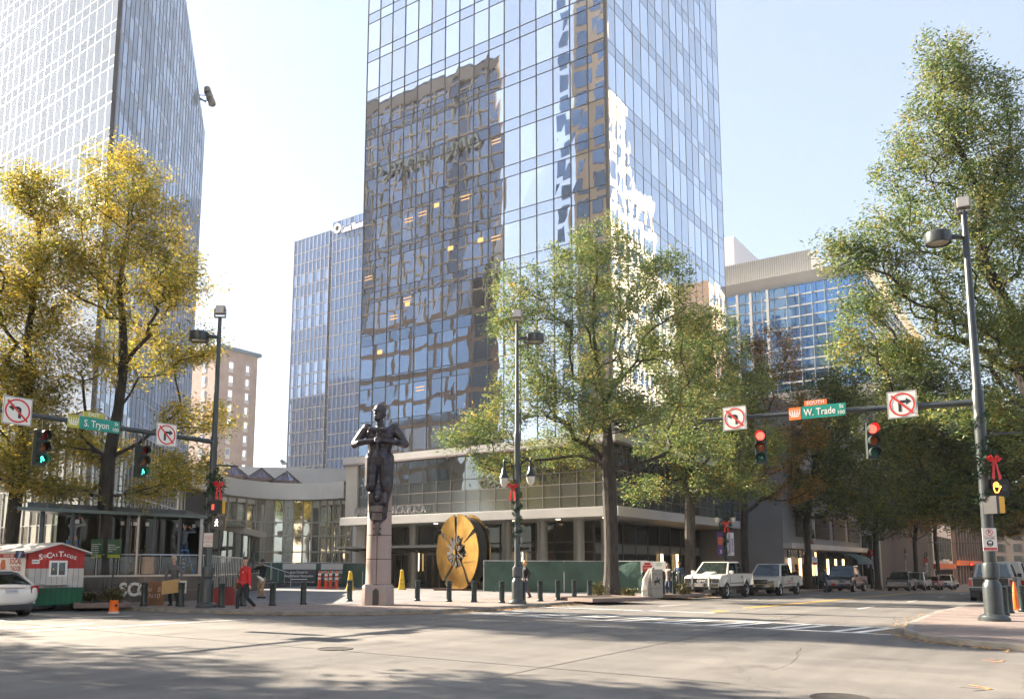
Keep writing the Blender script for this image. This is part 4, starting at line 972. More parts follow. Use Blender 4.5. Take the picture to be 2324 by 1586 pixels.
def ped_signal(parent, M, m_house, sym=None, lab=None):
    o = MB().box(-.21, .21, -.22, .22, -.22, 0, M).build('pedestrian_signal', m_house, parent, bevel=.02, label=lab)
    MB().box(-.225, .225, -.235, .235, 0, .10, M).build('pedestrian_signal_visor', black, o)
    f_ = M @ T((0, 0, .102))
    if sym == 'hand':
        hm = mat('orange_hand_lit', (1, .22, .02), .4, emit=5); b = MB()
        pts = [(-.055, -.12), (.02, -.12), (.05, -.05), (.10, .03), (.085, .05), (.04, .01), (.035, .12), (.01, .12), (.005, .15), (-.02, .15), (-.025, .135), (-.05, .135), (-.055, .11), (-.08, .11), (-.085, -.02)]
        ps = [Vector((x - .08, y, 0)) for x, y in pts]; 
        b.tube([f_ @ p for p in ps + [ps[0]]], .009, 4, cap=False)
        for xx in (-.03, -.002, .022): b.tube([f_ @ Vector((xx - .08, .02, 0)), f_ @ Vector((xx-.08, .11, 0))], .005, 4)
        b.build('lit_hand', hm, o); MB().box(.05, .17, -.09, .09, 0, .004, f_).build('countdown_panel', dgrey, o)
    elif sym == 'walk':
        wm = mat('white_walker_lit', (.9, .9, .85), .4, emit=1.6); b = MB()
        for p, q in (((0, .06), (.0, -.01)), ((0, -.01), (-.045, -.12)), ((0, -.01), (.05, -.12)), ((0, .05), (-.05, 0)), ((0, .05), (.05, .01))): b.tube([f_ @ Vector((p[0]-.06, p[1], 0)), f_ @ Vector((q[0]-.06, q[1], 0))], .013, 4)
        b.ball(f_ @ Vector((-.055, .10, 0)), .022, 6, 4); b.build('lit_walker', wm, o); MB().box(.05, .17, -.09, .09, 0, .004, f_).build('countdown_panel', dgrey, o)
    elif sym == 'stop':
        b = MB(); b.box(-.13, -.03, -.1, .1, 0, .004, f_); b.build('faint_hand', mat('faint_red_symbol', (.5, .05, .03), .5, emit=.5), o)
    return o
# ------------------------------------------------ left signal pole
lp = P(468, 1378, KO); LP = thing('signal_pole', 'green-grey signal pole with S. Tryon sign, garland and red bow, left of the red-jacketed man', 'traffic signal pole', lp)
zL = 5.9 - lp.z
MB().lathe(base_profile(1.0) + [(.115, 1.5), (.105, 4), (.125, zL-.35), (.125, zL-.3), (.105, zL-.28), (.13, zL-.12), (.13, zL+.12), (.10, zL+.2), (.065, 10.36)], 18).build('pole', polegrey, LP, smooth=True)
def arm(parent, d, L, z, r0=.085, r1=.055, rise=.1): return MB().tube([UP*z, d*L*.5 + UP*(z+rise*.55), d*L + UP*(z+rise)], [r0, (r0+r1)/2, r1], 12).build('mast_arm', polegrey, parent, smooth=True)
arm(LP, Vector((-1, 0, 0)), 11.0, zL, .085, .06, .05)
def onL(x, y): q = HV(x, y, lp.y) - lp; return q
ML = lambda q, out=.10: board((0, -1, 0), loc=(q.x, -out, q.z))
turn_sign(LP, ML(onL(36, 933)), True, .80, 'white no-left-turn sign'); turn_sign(LP, ML(onL(374, 987)), False, .76, 'white no-right-turn sign')
street_sign(LP, ML(onL(210, 963)), 'S. Tryon', 'EAST', solive, 'green S. Tryon St 100 street name sign')
for x, y in ((94, 1015), (322, 1046)):
    q = onL(x, y); signal_head(LP, board((.12, -1, 0), loc=(q.x, -.02, q.z)) @ T((0, 0, 0)), 'g', True)
    MB().tube([(q.x, 0, q.z+.52), (q.x, 0, zL)], .025, 6).build('hanger', polegrey, LP)
pole_top(LP, 10.35, -RT, -FW)
MB().tube([(0, 0, ZY(1055, lp)-lp.z), RT*.9 + UP*(ZY(1058, lp)-lp.z)], .03, 6).build('side_rod', polegrey, LP)
garland(LP, 2.7, 5.1, .14, 4.5, 3, wreath=4.25, bow=4.25, toward=(RT*.8 - FW*.5))
q = ZY(1151, lp) - lp.z; ped_signal(LP, board((-FW + RT*-.25), loc=RT*.24 - FW*.12 + UP*q), ped_y, 'stop', 'yellow pedestrian signal, upper one')
q = ZY(1186, lp) - lp.z; ped_signal(LP, board(-FW + RT*.15, loc=RT*.34 - FW*.12 + UP*q), ped_y, 'walk', 'pedestrian signal showing the white walking figure')
q = ZY(1225, lp) - lp.z; M = board(-FW, loc=-FW*.13 + UP*q); o = MB().box(-.16, .16, -.24, .24, -.008, 0, M).build('parking_sign', mat('faded_sign_white', (.62, .58, .54), .5), LP)
text('lettering', 'NO TRUCKS\nSTOPPING\nOR\nSTANDING', .062, redtxt, o, M @ T((0, .02, .003)), ext=.0005); b = MB(); flat(b, [(-.08, -.19), (.08, -.19), (.08, -.175), (-.08, -.175)], M); b.build('arrow', redtxt, o)
# ------------------------------------------------ right signal pole
rp = P(2257, 1408, KO); RP = thing('signal_pole', 'grey signal pole with W. Trade sign and red lights on the right corner pavement', 'traffic signal pole', rp)
zR = 6.0 - rp.z
MB().lathe(base_profile(1.08) + [(.15, 1.6), (.135, 4), (.15, zR-.45), (.15, zR-.4), (.13, zR-.36), (.15, zR-.16), (.15, zR+.3), (.115, zR+.36), (.08, 11.37)], 18).build('pole', polegrey, RP, smooth=True)
arm(RP, Vector((0, 1, 0)), 7.9, zR, .10, .055, .28)
def onR(x, y): return HU(x, y, rp.x) - rp
MR = lambda q, out=.12: board((-1, 0, 0), loc=(-out, q.y, q.z))
turn_sign(RP, MR(onR(1670, 950)), True, .76, 'white no-left-turn sign'); turn_sign(RP, MR(onR(2049, 919)), False, .78, 'white no-right-turn sign')
street_sign(RP, MR(onR(1856, 935)), 'W. Trade', 'SOUTH', sorange, 'green W. Trade St 100 street name sign')
for x, y in ((1727, 1014), (1982, 1000)):
    q = onR(x, y); signal_head(RP, board((-1, -.22, 0) if x < 1800 else (-1, -.55, 0), loc=(-.02, q.y, q.z)), 'r')
    MB().tube([(0, q.y, q.z+.52), (0, q.y, zR+.12)], .025, 6).build('hanger', polegrey, RP)
pole_top(RP, 11.35, -RT*.95 + FW*.2, -FW*.9 - RT*.45)
garland(RP, 3.0, 5.7, .17, 4, 5, wreath=4.2, bow=4.25, toward=(RT*.3 - FW))
MB().tube([UP*(zR-.9), RT*1.1 + UP*(zR-.84)], .03, 6).build('side_rod', polegrey, RP)
q = ZY(1108, rp) - rp.z; ped_signal(RP, board(-FW - RT*.1, loc=RT*.32 - FW*.1 + UP*q), ped_y, 'hand', 'pedestrian signal with the lit orange hand')
q = ZY(1147, rp) - rp.z; ped_signal(RP, board(-RT*1 - FW*.35, loc=-FW*.22 + RT*.04 + UP*q), ped_y, None, 'yellow pedestrian signal turned sideways')
q = ZY(1224, rp) - rp.z; M = board(-FW - RT*.1, loc=-FW*.17 - RT*.06 + UP*q); o = MB().box(-.18, .18, -.30, .30, -.008, 0, M).build('bus_stop_sign', signwhite, RP, label='white no-standing bus sign with red foot')
b = MB(); flat(b, [(-.165, -.285), (.165, -.285), (.165, -.215), (-.165, -.215)], M); b.build('red_foot', redtxt, o)
text('lettering', 'P', .13, blacktxt, o, M @ T((0, .19, .004)), ext=.0005, bold=.02); b = MB(); ring(b, (0, .19), .075, .09, M, .006); flat(b, [(-.06, .245), (.06, .125), (.067, .135), (-.05, .255)], M, .008); b.build('prohibition_ring', dotr, o)
text('lettering', 'NO STANDING', .042, redtxt, o, M @ T((0, .075, .004)), ext=.0005); text('lettering', 'ANYTIME', .058, blacktxt, o, M @ T((0, .025, .004)), ext=.0005, bold=.01)
b = MB(); ring(b, (0, -.10), 0, .085, M, .004); b.build('bus_disc', blacktxt, o); b = MB(); flat(b, [(-.045, -.10), (.045, -.10), (.045, -.05), (-.045, -.05)], M, .007); flat(b, [(-.04, -.125), (-.02, -.125), (-.02, -.11), (-.04, -.11)], M, .007); flat(b, [(.02, -.125), (.04, -.125), (.04, -.11), (.02, -.11)], M, .007); b.build('bus_symbol', signwhite, o)
text('lettering', 'BUS', .034, signwhite, o, M @ T((0, -.155, .007)), ext=.0005, bold=.02); text('lettering', 'TOW-AWAY ZONE', .03, signwhite, o, M @ T((0, -.25, .005)), ext=.0005)
# ------------------------------------------------ tall lamp post with two hanging lamps
def hang_lamp(parent, side, z, reach=.46, s=1.0):
    a = Vector((side[0], side[1], 0)).normalized(); o = MB(); pts = [a*.12 + UP*(z-.6), a*.14 + UP*z, a*.25 + UP*(z+.22*s), a*(reach) + UP*(z+.24*s)]
    o.tube(pts, .028, 6); o = o.build('lamp_bracket', green_iron, parent)
    c = a*reach
    l = MB().lathe([(.02, .34), (.035, .28), (.05, .22), (.05, .02), (.085, -.02), (.10, -.16), (.16, -.30), (.185, -.36), (.19, -.40), (.15, -.40)], 16, c=(c.x, c.y, z)).build('hanging_lamp', green_iron, parent, smooth=True)
    MB().lathe([(.165, -.40), (.165, -.46), (.145, -.58), (.10, -.68), (.03, -.735), (0, -.74)], 16, c=(c.x, c.y, z)).build('globe', glob, l, smooth=True)
mp = P(1174, 1370, KO); MP = thing('lamp_post', 'tall grey lamp post with two hanging lamps and floodlight, beside the gold disc', 'lamp post', mp)
zz = lambda y: ZY(y, mp) - mp.z
MB().lathe(base_profile(.98) + [(.105, 1.5), (.10, 4), (.115, zz(1005)), (.115, zz(985)), (.085, zz(980)), (.055, 11.02)], 18).build('pole', polegrey, MP, smooth=True)
pole_top(MP, 11.0, RT, -FW); hang_lamp(MP, -RT, zz(1062), .50); hang_lamp(MP, RT, zz(1058), .52)
garland(MP, 2.4, 4.4, .12, 4.5, 8, bow=zz(1105), toward=(-RT*.6 - FW))
q = zz(1225); MB().box(-.1, .1, -.12, .12, -.01, 0, board(RT - FW*.3, loc=RT*.17 + UP*q)).build('back_of_sign', steel, MP); MB().box(-.09, .09, -.12, .12, -.01, 0, board(RT - FW*.3, loc=RT*.16 + UP*(q-.55))).build('back_of_sign', steel, MP)
# ------------------------------------------------ lamp posts with parade banners up the right-hand street
ban_p = mat('banner_purple', (.085, .04, .16), .7); ban_w = mat('banner_white', (.60, .60, .66), .7); ban_t = mat('banner_ink', (.05, .03, .13), .7)
def banner_post(x, D, lab, side=1):
    p = PD(x, D, KO); t = thing('banner_lamp_post', lab, 'lamp post', p, 0, 'lamp posts with parade banners')
    MB().lathe(base_profile(.8) + [(.075, 1.3), (.06, 4.6), (.075, 4.75), (.05, 5.3), (.03, 5.5), (0, 5.6)], 12).build('pole', green_iron, t, smooth=True)
    hang_lamp(t, RT, 4.85, .48); hang_lamp(t, -RT, 4.85, .48); garland(t, 2.0, 4.4, .09, 4, int(D), wreath=4.0, bow=4.1, toward=(-FW))
    for sg, m in ((-1, ban_p), (1, ban_w)):
        M = board(-FW, loc=RT*sg*.30 + UP*2.95)
        MB().tube([(0, 0, 3.72), RT*sg*.52 + UP*3.72], .012, 5).build('banner_arm', green_iron, t)
        bn = MB(); n = 8
        for i in range(n):
            y0, y1 = -.72 + 1.44*i/n, -.72 + 1.44*(i+1)/n; w0, w1 = .02*math.sin(i*1.3), .02*math.sin((i+1)*1.3)
            bn.add([M @ Vector(v) for v in ((-.2, y0, w0), (.2, y0, -w0), (.2, y1, -w1), (-.2, y1, w1))], [(0, 1, 2, 3)])
        bn = bn.build('banner', m, t)
        MB().box(-.2, .2, .62, .72, .012, .02, M).build('banner_header', ban_p if sg > 0 else ban_t, bn)
        if sg > 0:
            text('lettering', 'THANKSGIVING', .175, ban_t, bn, M @ T((-.06, -.06, .025), rz=PI/2), ext=.001, bold=.02, sx=.95); text('lettering', 'DAY PARADE', .14, ban_t, bn, M @ T((.11, -.12, .025), rz=PI/2), ext=.001, bold=.02, sx=.95)
        else: text('lettering', '3', .3, ban_w, bn, M @ T((0, -.5, .025)), ext=.001, bold=.02); MB().box(-.13, .13, -.1, .35, .02, .024, M).build('orange_patch', mat('banner_orange', (.42, .10, .03), .7), bn)
for x, D, lab in ((1648, 49, 'green lamp post with two globes and parade banners, above the white pickup bonnet'), (1837, 74, 'lamp post with parade banners behind the second white pickup'), (1977, 92, 'lamp post with parade banners right of the dark blue pickup'), (2048, 108, 'lamp post with parade banners above the dark parked pickup'), (2098, 122, 'farthest lamp post with parade banners, left of the distant red signal')): banner_post(x, D, lab)
# ------------------------------------------------ bollards
b0 = thing('bollard', 'x', 'bollard', (0, 0, 0), 0, 'green cast iron bollards round the corner')
MB().lathe([(.135, 0), (.135, .05), (.115, .07), (.105, .11), (.105, .60), (.118, .615), (.118, .64), (.105, .655), (.105, .69), (.118, .70), (.118, .72), (.105, .73), (.105, .77), (.12, .785), (.12, .81), (.09, .835), (0, .85)], 16).build('post', green_iron, b0, smooth=True)
bl = [(326, 1375, 'leftmost of the corner bollards, beside the brown board'), (410, 1376, 'bollard in front of the man with the cardboard'), (454, 1375, 'bollard just left of the garlanded signal pole'), (502, 1378, 'bollard in front of the red box, right of the signal pole'), (551, 1375, 'bollard half hidden behind the red-jacketed man'), (618, 1374, 'bollard between red-jacketed man and statue, nearer the man'), (688, 1371, 'lone bollard midway between red-jacketed man and statue'), (793, 1364, 'bollard just left of the statue pillar'), (947, 1363, 'first bollard right of the statue pillar'), (1019, 1365, 'bollard below the left half of the gold disc'), (1076, 1366, 'bollard below the right edge of the gold disc'), (1139, 1368, 'bollard just left of the tall lamp post'), (1187, 1368, 'bollard half hidden behind the tall lamp post base'), (1226, 1364, 'first clear bollard right of the tall lamp post'), (1266, 1362, 'second clear bollard right of the tall lamp post'), (1303.5, 1360.5, 'third clear bollard right of the tall lamp post'), (1338.5, 1359, 'bollard beside the tree bed of the central oak'), (2281, 1396, 'nearer bollard right behind the right signal pole'), (2292, 1391, 'farther bollard behind the right signal pole'), (2322, 1388, 'bollard at the right picture edge beyond the orange cone')]
for i, (x, y, lab) in enumerate(bl):
    o = b0 if i == 0 else copy_tree(b0); o.location = P(x, y, KO); o['label'] = ('green ' + lab); o['group'] = 'green cast iron bollards round the corner'
# posts and hoops at the monument
for i, (x, y, lab) in enumerate(((1460, 1354, 'slim green post with hanging hoop, left of the horse-rider stone'), (1479, 1354, 'slim green post right in front of the horse-rider stone'), (1504, 1353, 'stout green post at the right edge of the horse-rider stone'), (1528, 1351, 'slim green post with hoop below the walking couple'), (1543, 1350, 'slim green post nearest the first white pickup'))):
    p = P(x, y, KO); p = PD(x, 40 + i*.6, KO); t = thing('rack_post', lab, 'bicycle rack', p, 0, 'slim posts with hoops by the stone')
    MB().lathe([(.10, 0), (.09, .04), (.085, 1.15), (.095, 1.2), (.06, 1.26), (0, 1.28)], 12).build('post', green_iron, t, smooth=True)
    if i in (0, 3): MB().tube([(0, 0, 1.05), RT*.2 + UP*1.05, RT*.24 + UP*.5, RT*.32 + UP*.3, RT*.42 + UP*.5, RT*.46 + UP*1.05, RT*.6 + UP*1.05], .03, 8).build('hoop', green_iron, t, smooth=True)
# ------------------------------------------------ engraved stone
p = PD(1489, 39.5, KO); ms = thing('monument_stone', 'pale stone slab with a dark horse-rider emblem beside a rough boulder', 'monument', p, VA - PI/2); ms.scale = (.78,)*3
stonem = mat('pale_granite', (.28, .265, .235), .7, var=.15, vscale=20, bump=.003)
MB().box(-.32, .36, -.12, .3, 0, 1.72).build('slab', stonem, ms, bevel=.02)
b = MB(); R = random.Random(2); b.tube([(-.35, .35, -.1), (-.38, .35, .5), (-.36, .35, 1.1), (-.25, .35, 1.65), (-.1, .35, 1.8)], [.55, .5, .42, .24, .08], 9)
b.v = [(x + R.uniform(-.05, .05), y*.8 + R.uniform(-.05, .05), z) for x, y, z in b.v]; b.build('boulder', mat('grey_rough_rock', (.22, .21, .19), .9, var=.3, vscale=4, bump=.02, bscale=8), ms)
M = board((0, -1, 0), loc=(.02, -.123, .95)); text('lettering', 'CHARLOTTE', .10, blacktxt, ms, M @ T((0, .45, .002)), ext=.0005); text('lettering', 'Liberty Walk', .09, blacktxt, ms, M @ T((0, -.38, .002)), ext=.0005, shear=.3)
b = MB(); H_ = [(-.17, .06), (-.12, .12), (-.05, .10), (-.02, .13), (-.03, .24), (0, .30), (.04, .28), (.04, .14), (.10, .13), (.16, .22), (.21, .20), (.20, .14), (.15, .06), (.14, -.03), (.20, -.10), (.16, -.14), (.09, -.05), (.02, -.04), (-.05, -.05), (-.08, -.14), (-.16, -.22), (-.18, -.19), (-.12, -.11), (-.13, -.02), (-.2, -.1), (-.22, -.04)]
b.prism([(x, y) for x, y in H_], .004, M); b.build('horse_rider_emblem', blacktxt, ms)
# small boards on the fence beside it
for x, D, m, s_, lab in ((1469, 44.5, redtxt, 'D.H. GRIFFIN', 'white contractor board with a red panel on the green fence'), (1497, 45.5, blacktxt, 'PARKING', 'white board with small black print on the green fence, right of the red panel')):
    p = PD(x, D, KO); t = thing('notice_board', lab, 'sign', p + UP*1.45); M = board(-FW)
    MB().box(-.35, .33, -.35, .35, -.01, 0, M).build('panel', signwhite, t)
    if m is redtxt: MB().box(-.24, .26, -.22, .12, 0, .005, M).build('red_panel', redtxt, t); text('lettering', s_, .09, signwhite, t, M @ T((0, -.02, .008)), ext=.001, bold=.02, sx=.8); MB().box(-.16, .18, .14, .26, 0, .005, M).build('red_panel', redtxt, t)
    else: text('lettering', 'Northland\nPARKING', .10, MT['street_sign_green'], t, M @ T((-.05, .18, .006)), ext=.001, bold=.01, sx=.8); text('lettering', 'PUBLIC\nWALK', .09, blacktxt, t, M @ T((-.08, -.14, .006)), ext=.001, bold=.01)
# ------------------------------------------------ bronze figure on the granite pillar
def blob(caps, voxel, name, m, parent, smooth=3, loc=None, label=None, extra=None, ext_m=None):
    "one continuous surface grown round tapered capsules and balls"
    b = MB()
    for c in caps:
        if len(c) == 2: b.ball(c[0], c[1], 12, 8)
        else:
            p, q, r0, r1 = c; p, q = Vector(p), Vector(q)
            if (q-p).length > 1e-5: b.tube([p, q], [r0, r1], 10)
            b.ball(p, r0, 10, 8); b.ball(q, r1, 10, 8)
    if extra: extra(b)
    me = bpy.data.meshes.new(name); me.from_pydata(b.v, [], b.f); bm = bmesh.new(); bm.from_mesh(me); bmesh.ops.recalc_face_normals(bm, faces=bm.faces); bm.to_mesh(me); bm.free()
    t = bpy.data.objects.new(name, me); COL.objects.link(t)
    r = t.modifiers.new('r', 'REMESH'); r.mode = 'VOXEL'; r.voxel_size = voxel
    if smooth: s = t.modifiers.new('s', 'SMOOTH'); s.iterations = smooth; s.factor = .5
    bpy.context.view_layer.update(); me2 = bpy.data.meshes.new_from_object(t.evaluated_get(bpy.context.evaluated_depsgraph_get()))
    bpy.data.objects.remove(t); me2.materials.clear(); me2.materials.append(m); me2.polygons.foreach_set('use_smooth', [True]*len(me2.polygons)); me2.name = name
    o = bpy.data.objects.new(name, me2); COL.objects.link(o); o.parent = parent
    if loc is not None: o.location = loc
    if label: o['label'] = label
    return o
sp_ = P(853, 1373, KO) + FW*.45; SA = VA - PI/2
ST = thing('statue', 'dark bronze workman holding a hammer on a tall pink granite pillar', 'statue', sp_, SA)
gran = mat('pink_granite', (.34, .265, .24), .5, var=.22, vscale=60, bump=.001); gseam = mat('pillar_seam', (.03, .025, .02), .8); gpale = mat('grey_granite_inlay', (.30, .29, .29), .5, var=.1, vscale=50)
zS = lambda y: ZY(y, sp_ - FW*.45) - sp_.z
def octo(w, ch): return [(-w+ch, -w), (w-ch, -w), (w, -w+ch), (w, w-ch), (w-ch, w), (-w+ch, w), (-w, w-ch), (-w, -w+ch)]
zb = zS(1326)
b = MB(); n = 8
def loft(b, polys):
    vs = []; fs = []; n = len(polys[0][0])
    for pl, z in polys: vs += [(x, y, z) for x, y in pl]
    for i in range(len(polys)-1): fs += [(i*n+k, i*n+(k+1) % n, (i+1)*n+(k+1) % n, (i+1)*n+k) for k in range(n)]
    fs += [tuple(range(n))[::-1], tuple((len(polys)-1)*n+k for k in range(n))]; b.add(vs, fs)
loft(b, [(octo(.54, .14), 0), (octo(.53, .14), zb-.08), (octo(.46, .14), zb)]); b.build('pillar_base', gran, ST, bevel=.01)
s_ = MB(); rr = lambda z: .475 - .008*z
zsh = zS(1092)
s_.lathe([(rr(zb), zb), (rr(zsh), zsh), (rr(zsh)*.8, zsh + .05)], 32); s_.build('pillar_shaft', gran, ST, smooth=True)
b = MB()
for y in (1326, 1268, 1213.5, 1158): z = zS(y); b.lathe([(rr(z)+.002, z-.012), (rr(z)+.002, z+.012)], 32)
b.box(-.008, .008, -.482, -.45, zb, zS(1213)); b.build('pillar_seams', gseam, ST)
b = MB(); M = board((0, -1, 0), loc=(0, -.547, 0))
for sg in (-1, 1):
    pts = [(sg*.40, zb-.02), (sg*.30, zb-.02)]; o_ = []
    arc1 = [(sg*(.06 + .34*math.sin(t)), .42*1.0 + (zb-.02-.42)*(1-math.cos(t))) for t in [i*PI/2/8 for i in range(9)]]; arc2 = [(x - sg*.085, z + .05) for x, z in arc1]
    pl = arc1 + arc2[::-1]; b.add([(x, -.542, z) for x, z in pl] + [(x, -.555, z) for x, z in pl], [tuple(range(18, 36)), *[(i, (i+1) % 18, 18+(i+1) % 18, 18+i) for i in range(18)]])
b.build('inlay_arcs', gpale, ST); MB().add([(-.11, -.57, 0), (.11, -.57, 0), (.11, -.57, .52), (0, -.57, .62), (-.11, -.57, .52), (-.11, -.5, 0), (.11, -.5, 0), (.11, -.5, .52), (0, -.5, .62), (-.11, -.5, .52)], [(0, 1, 2, 3, 4), (0, 4, 9, 5), (1, 6, 7, 2), (2, 7, 8, 3), (3, 8, 9, 4)]).build('dark_inlay', mat('dark_stone_inlay', (.03, .03, .03), .5), ST)
bron = mat('dark_bronze', (.055, .05, .06), .36, .55, var=.5, vscale=5, bump=.006, bscale=14, spec=.6)
# figure: local z from knees upward; k converts life size to statue size
zk = zS(1103); zh = zS(912); k = (zh - zk) / 1.33
Z = lambda h: zk + (h)*k        # h in life metres above the knees
def q3(x, y, h): return (x*k, y*k - .28, Z(h))
fig = []
def seg(p, q, r0, r1): fig.append((q3(*p), q3(*q), r0*k, r1*k))
for sg in (-1, 1):
    seg((sg*.115, -.06, .0), (sg*.105, .0, .44), .10, .125)                  # thighs
    seg((sg*.10, -.10, .02), (sg*.10, -.02, .02), .07, .07)
    seg((sg*.12, .02, .82), (sg*.21, .02, .92), .10, .09); seg((sg*.20, .02, .93), (sg*.25, .02, .86), .075, .07)   # shoulder
    seg((sg*.26, .02, .87), (sg*.40, .0, .67), .078, .058); seg((sg*.40, .0, .66), (sg*.30, -.13, .67), .058, .052); seg((sg*.30, -.13, .67), (sg*.05, -.21, .70), .052, .034)
    fig.append((q3(sg*.09, -.075, .84), (.11*k, .06*k, .075*k)))            # chest muscles
    for j in range(3): fig.append((q3(sg*.04, -.085, .50+.07*j), .04*k))
    for j in range(4): seg((sg*.035, -.235 - .01*j, .735 - .022*j), (-sg*.01, -.25, .735 - .022*j), .014, .011)    # fingers round the shaft
    seg((sg*.03, -.20, .70), (sg*.02, -.22, .74), .03, .02)
[seg((sx_*.05, .0, .44), (sx_*.055, .01, .58), .15, .125) or seg((sx_*.055, .01, .58), (sx_*.085, .01, .80), .125, .15) for sx_ in (-1, 1)]; seg((-.1, .01, .82), (.1, .01, .82), .11, .11); seg((0, .02, .90), (-.01, .0, 1.06), .068, .058)
seg((-.015, .0, 1.15), (-.012, .015, 1.22), .098, .105); seg((-.045, -.05, 1.08), (-.03, -.02, 1.14), .056, .08); fig.append((q3(-.065, -.115, 1.145), .022*k)); fig.append((q3(-.055, -.095, 1.195), (.06*k, .03*k, .016*k))); fig.append((q3(-.055, -.10, 1.10), (.034*k, .022*k, .013*k))); fig.append((q3(.075, .02, 1.14), (.014*k, .02*k, .03*k))); fig.append((q3(.0, .03, 1.23), (.085*k, .095*k, .085*k)))
blob(fig, .015, 'figure', bron, ST, 1)
b = []
for sg in (-1, 1): b.append((q3(sg*.15, .0, .40), q3(sg*.17, -.0, .0), .075*k, .05*k)); b.append((q3(sg*.17, 0, .0), q3(sg*.10, .02, -.22), .05*k, .06*k))
b.append((q3(0, .02, .47), q3(0, .02, .40), .15*k, .16*k))
blob(b, .03, 'trousers', bron, ST, 2)
h = MB(); h.tube([q3(0, -.24, .42), q3(0, -.25, .85)], .016*k, 8); h.tube([q3(-.14, -.26, .86), q3(-.08, -.26, .86), q3(-.055, -.26, .86), q3(.055, -.26, .86), q3(.08, -.26, .86), q3(.14, -.26, .85)], [.036*k, .042*k, .03*k, .03*k, .042*k, .034*k], 8); h.build('hammer', bron, ST, bevel=.01)
# carved bronze base of the figure: side lobes, mask, plaque, pointed strip
b = [((sg*.30, -.36, zk - .1), (sg*.24, -.34, zk - 1.15), .13, .09) for sg in (-1, 1)] + [((sg*.24, -.34, zk-1.15), (0, -.40, zk-1.38), .09, .10) for sg in (-1, 1)] + [((0, -.34, zk-.1), (0, -.36, zk-1.2), .26, .24)] + [((sg*.26, -.5, zk-.28), (sg*.26, -.5, zk-.62), .10, .10) for sg in (-1, 1)] + [((0, -.55, zk-.3), .17), ((0, -.60, zk-.45), .13), ((0, -.70, zk-.42), .05)]
blob(b, .025, 'carved_base', bron, ST, 2)
MB().box(-.24, .24, -.68, -.5, zk-.98, zk-.72).build('plaque', bron, ST, bevel=.02)
b = MB(); zt0, zt1 = zk-1.25, zS(1163); b.box(-.18, .18, -.60, -.40, zt1+.1, zt0); b.add([(-.18, -.6, zt1+.1), (.18, -.6, zt1+.1), (.07, -.54, zt1-.12), (-.07, -.54, zt1-.12), (-.18, -.4, zt1+.1), (.18, -.4, zt1+.1), (.07, -.4, zt1-.12), (-.07, -.4, zt1-.12)], [(0, 3, 2, 1), (0, 4, 7, 3), (1, 2, 6, 5), (2, 3, 7, 6)]); b.box(-.075, .075, -.54, -.42, zS(1213), zt1-.1)
for i in range(3):
    for sg in (-1, 1): b.ball((sg*.12, -.6, zt0-.12-.2*i), .045, 8, 5)
b.build('pointed_strip', bron, ST)
# ------------------------------------------------ gold disc
dp = PD(1050, 53.2, KO); rad = 2.42
nrm = (-FW*.60 - RT*.80).normalized(); DS = thing('disc_sculpture', 'huge polished gold bronze disc split by dark toothed clefts, standing on its edge', 'sculpture', dp)
MD = board(nrm, loc=UP*(rad - .02))
gold = mat('polished_bronze', (.54, .33, .09), .22, 1.0, col2=(.30, .17, .05), vscale=1.1, bump=.012, bscale=2.0); bd = mat('blackened_bronze', (.016, .014, .013), .75, 0, var=.5, vscale=6, bump=.03, bscale=7)
R = random.Random(4); thick = .95
clefts = [93, 146, 33, 232, 306]          # angles of the dark radial cuts
cw = .15
def sector(a0, a1, zf, zb_, name, m):
    pts = []; n = max(6, int((a1-a0)/5)); inner = .95
    n2 = max(5, int((a1-a0)/7))
    ain = [(a0 + (a1-a0)*i/n2) for i in range(n2+1)]
    inn = [((inner + R.uniform(-.24, .2)) * math.cos(math.radians(a)), (inner + R.uniform(-.22, .18)) * math.sin(math.radians(a))) for a in ain]
    o_ = [(rad*math.cos(math.radians(a0 + (a1-a0)*i/n)), rad*math.sin(math.radians(a0 + (a1-a0)*i/n))) for i in range(n+1)]
    # jagged sides
    def jag(p, q):
        out = []
        for i in range(1, 9):
            t = i/9; x = p[0] + (q[0]-p[0])*t; y = p[1] + (q[1]-p[1])*t; d = Vector((q[1]-p[1], p[0]-q[0])).normalized() * R.uniform(-.025, .025); out.append((x+d.x, y+d.y))
        return out
    poly = o_ + jag(o_[-1], inn[-1]) + inn[::-1] + jag(inn[0], o_[0])
    b = MB(); b.prism(poly, zf - zb_, MD @ T((0, 0, zb_))); return b.build(name, m, DS)
cl = sorted(clefts)
for i in range(5):
    a0 = cl[i]; a1 = cl[(i+1) % 5] + (360 if i == 4 else 0); g_ = 3.6 if i != 0 else 4
    gg = 3.8; sector(a0 + gg, a1 - gg, thick/2, thick/2 - .07, 'gold_plate', gold); sector(a0 + gg*.9, a1 - gg*.9, -thick/2 + .07, -thick/2, 'gold_plate', gold)
MB().lathe([(.3, -thick/2+.08), (rad*.90, -thick/2+.08), (rad*.945, -thick*.25), (rad*.92, 0), (rad*.95, thick*.25), (rad*.90, thick/2-.09), (.3, thick/2-.09)], 44, M=MD).build('dark_core', bd, DS)
b = MB(); g2 = MB()
for a in clefts:
    ca, sa = math.cos(math.radians(a)), math.sin(math.radians(a)); Mc = MD @ Matrix.Rotation(math.radians(a), 4, 'Z')
    for j in range(30):
        x = .35 + j*(rad-.45)/30
        for sg in (-1, 0, 1):
            h_ = thick/2 - .1 + R.uniform(-.02, .10); b.box(x, x+.045, sg*.07-.025, sg*.07+.025, thick/2-.2, h_, Mc)
            if R.random() < .30 and sg: g2.box(x, x+.02, sg*.05-.012, sg*.05+.012, h_, h_+.005, Mc)
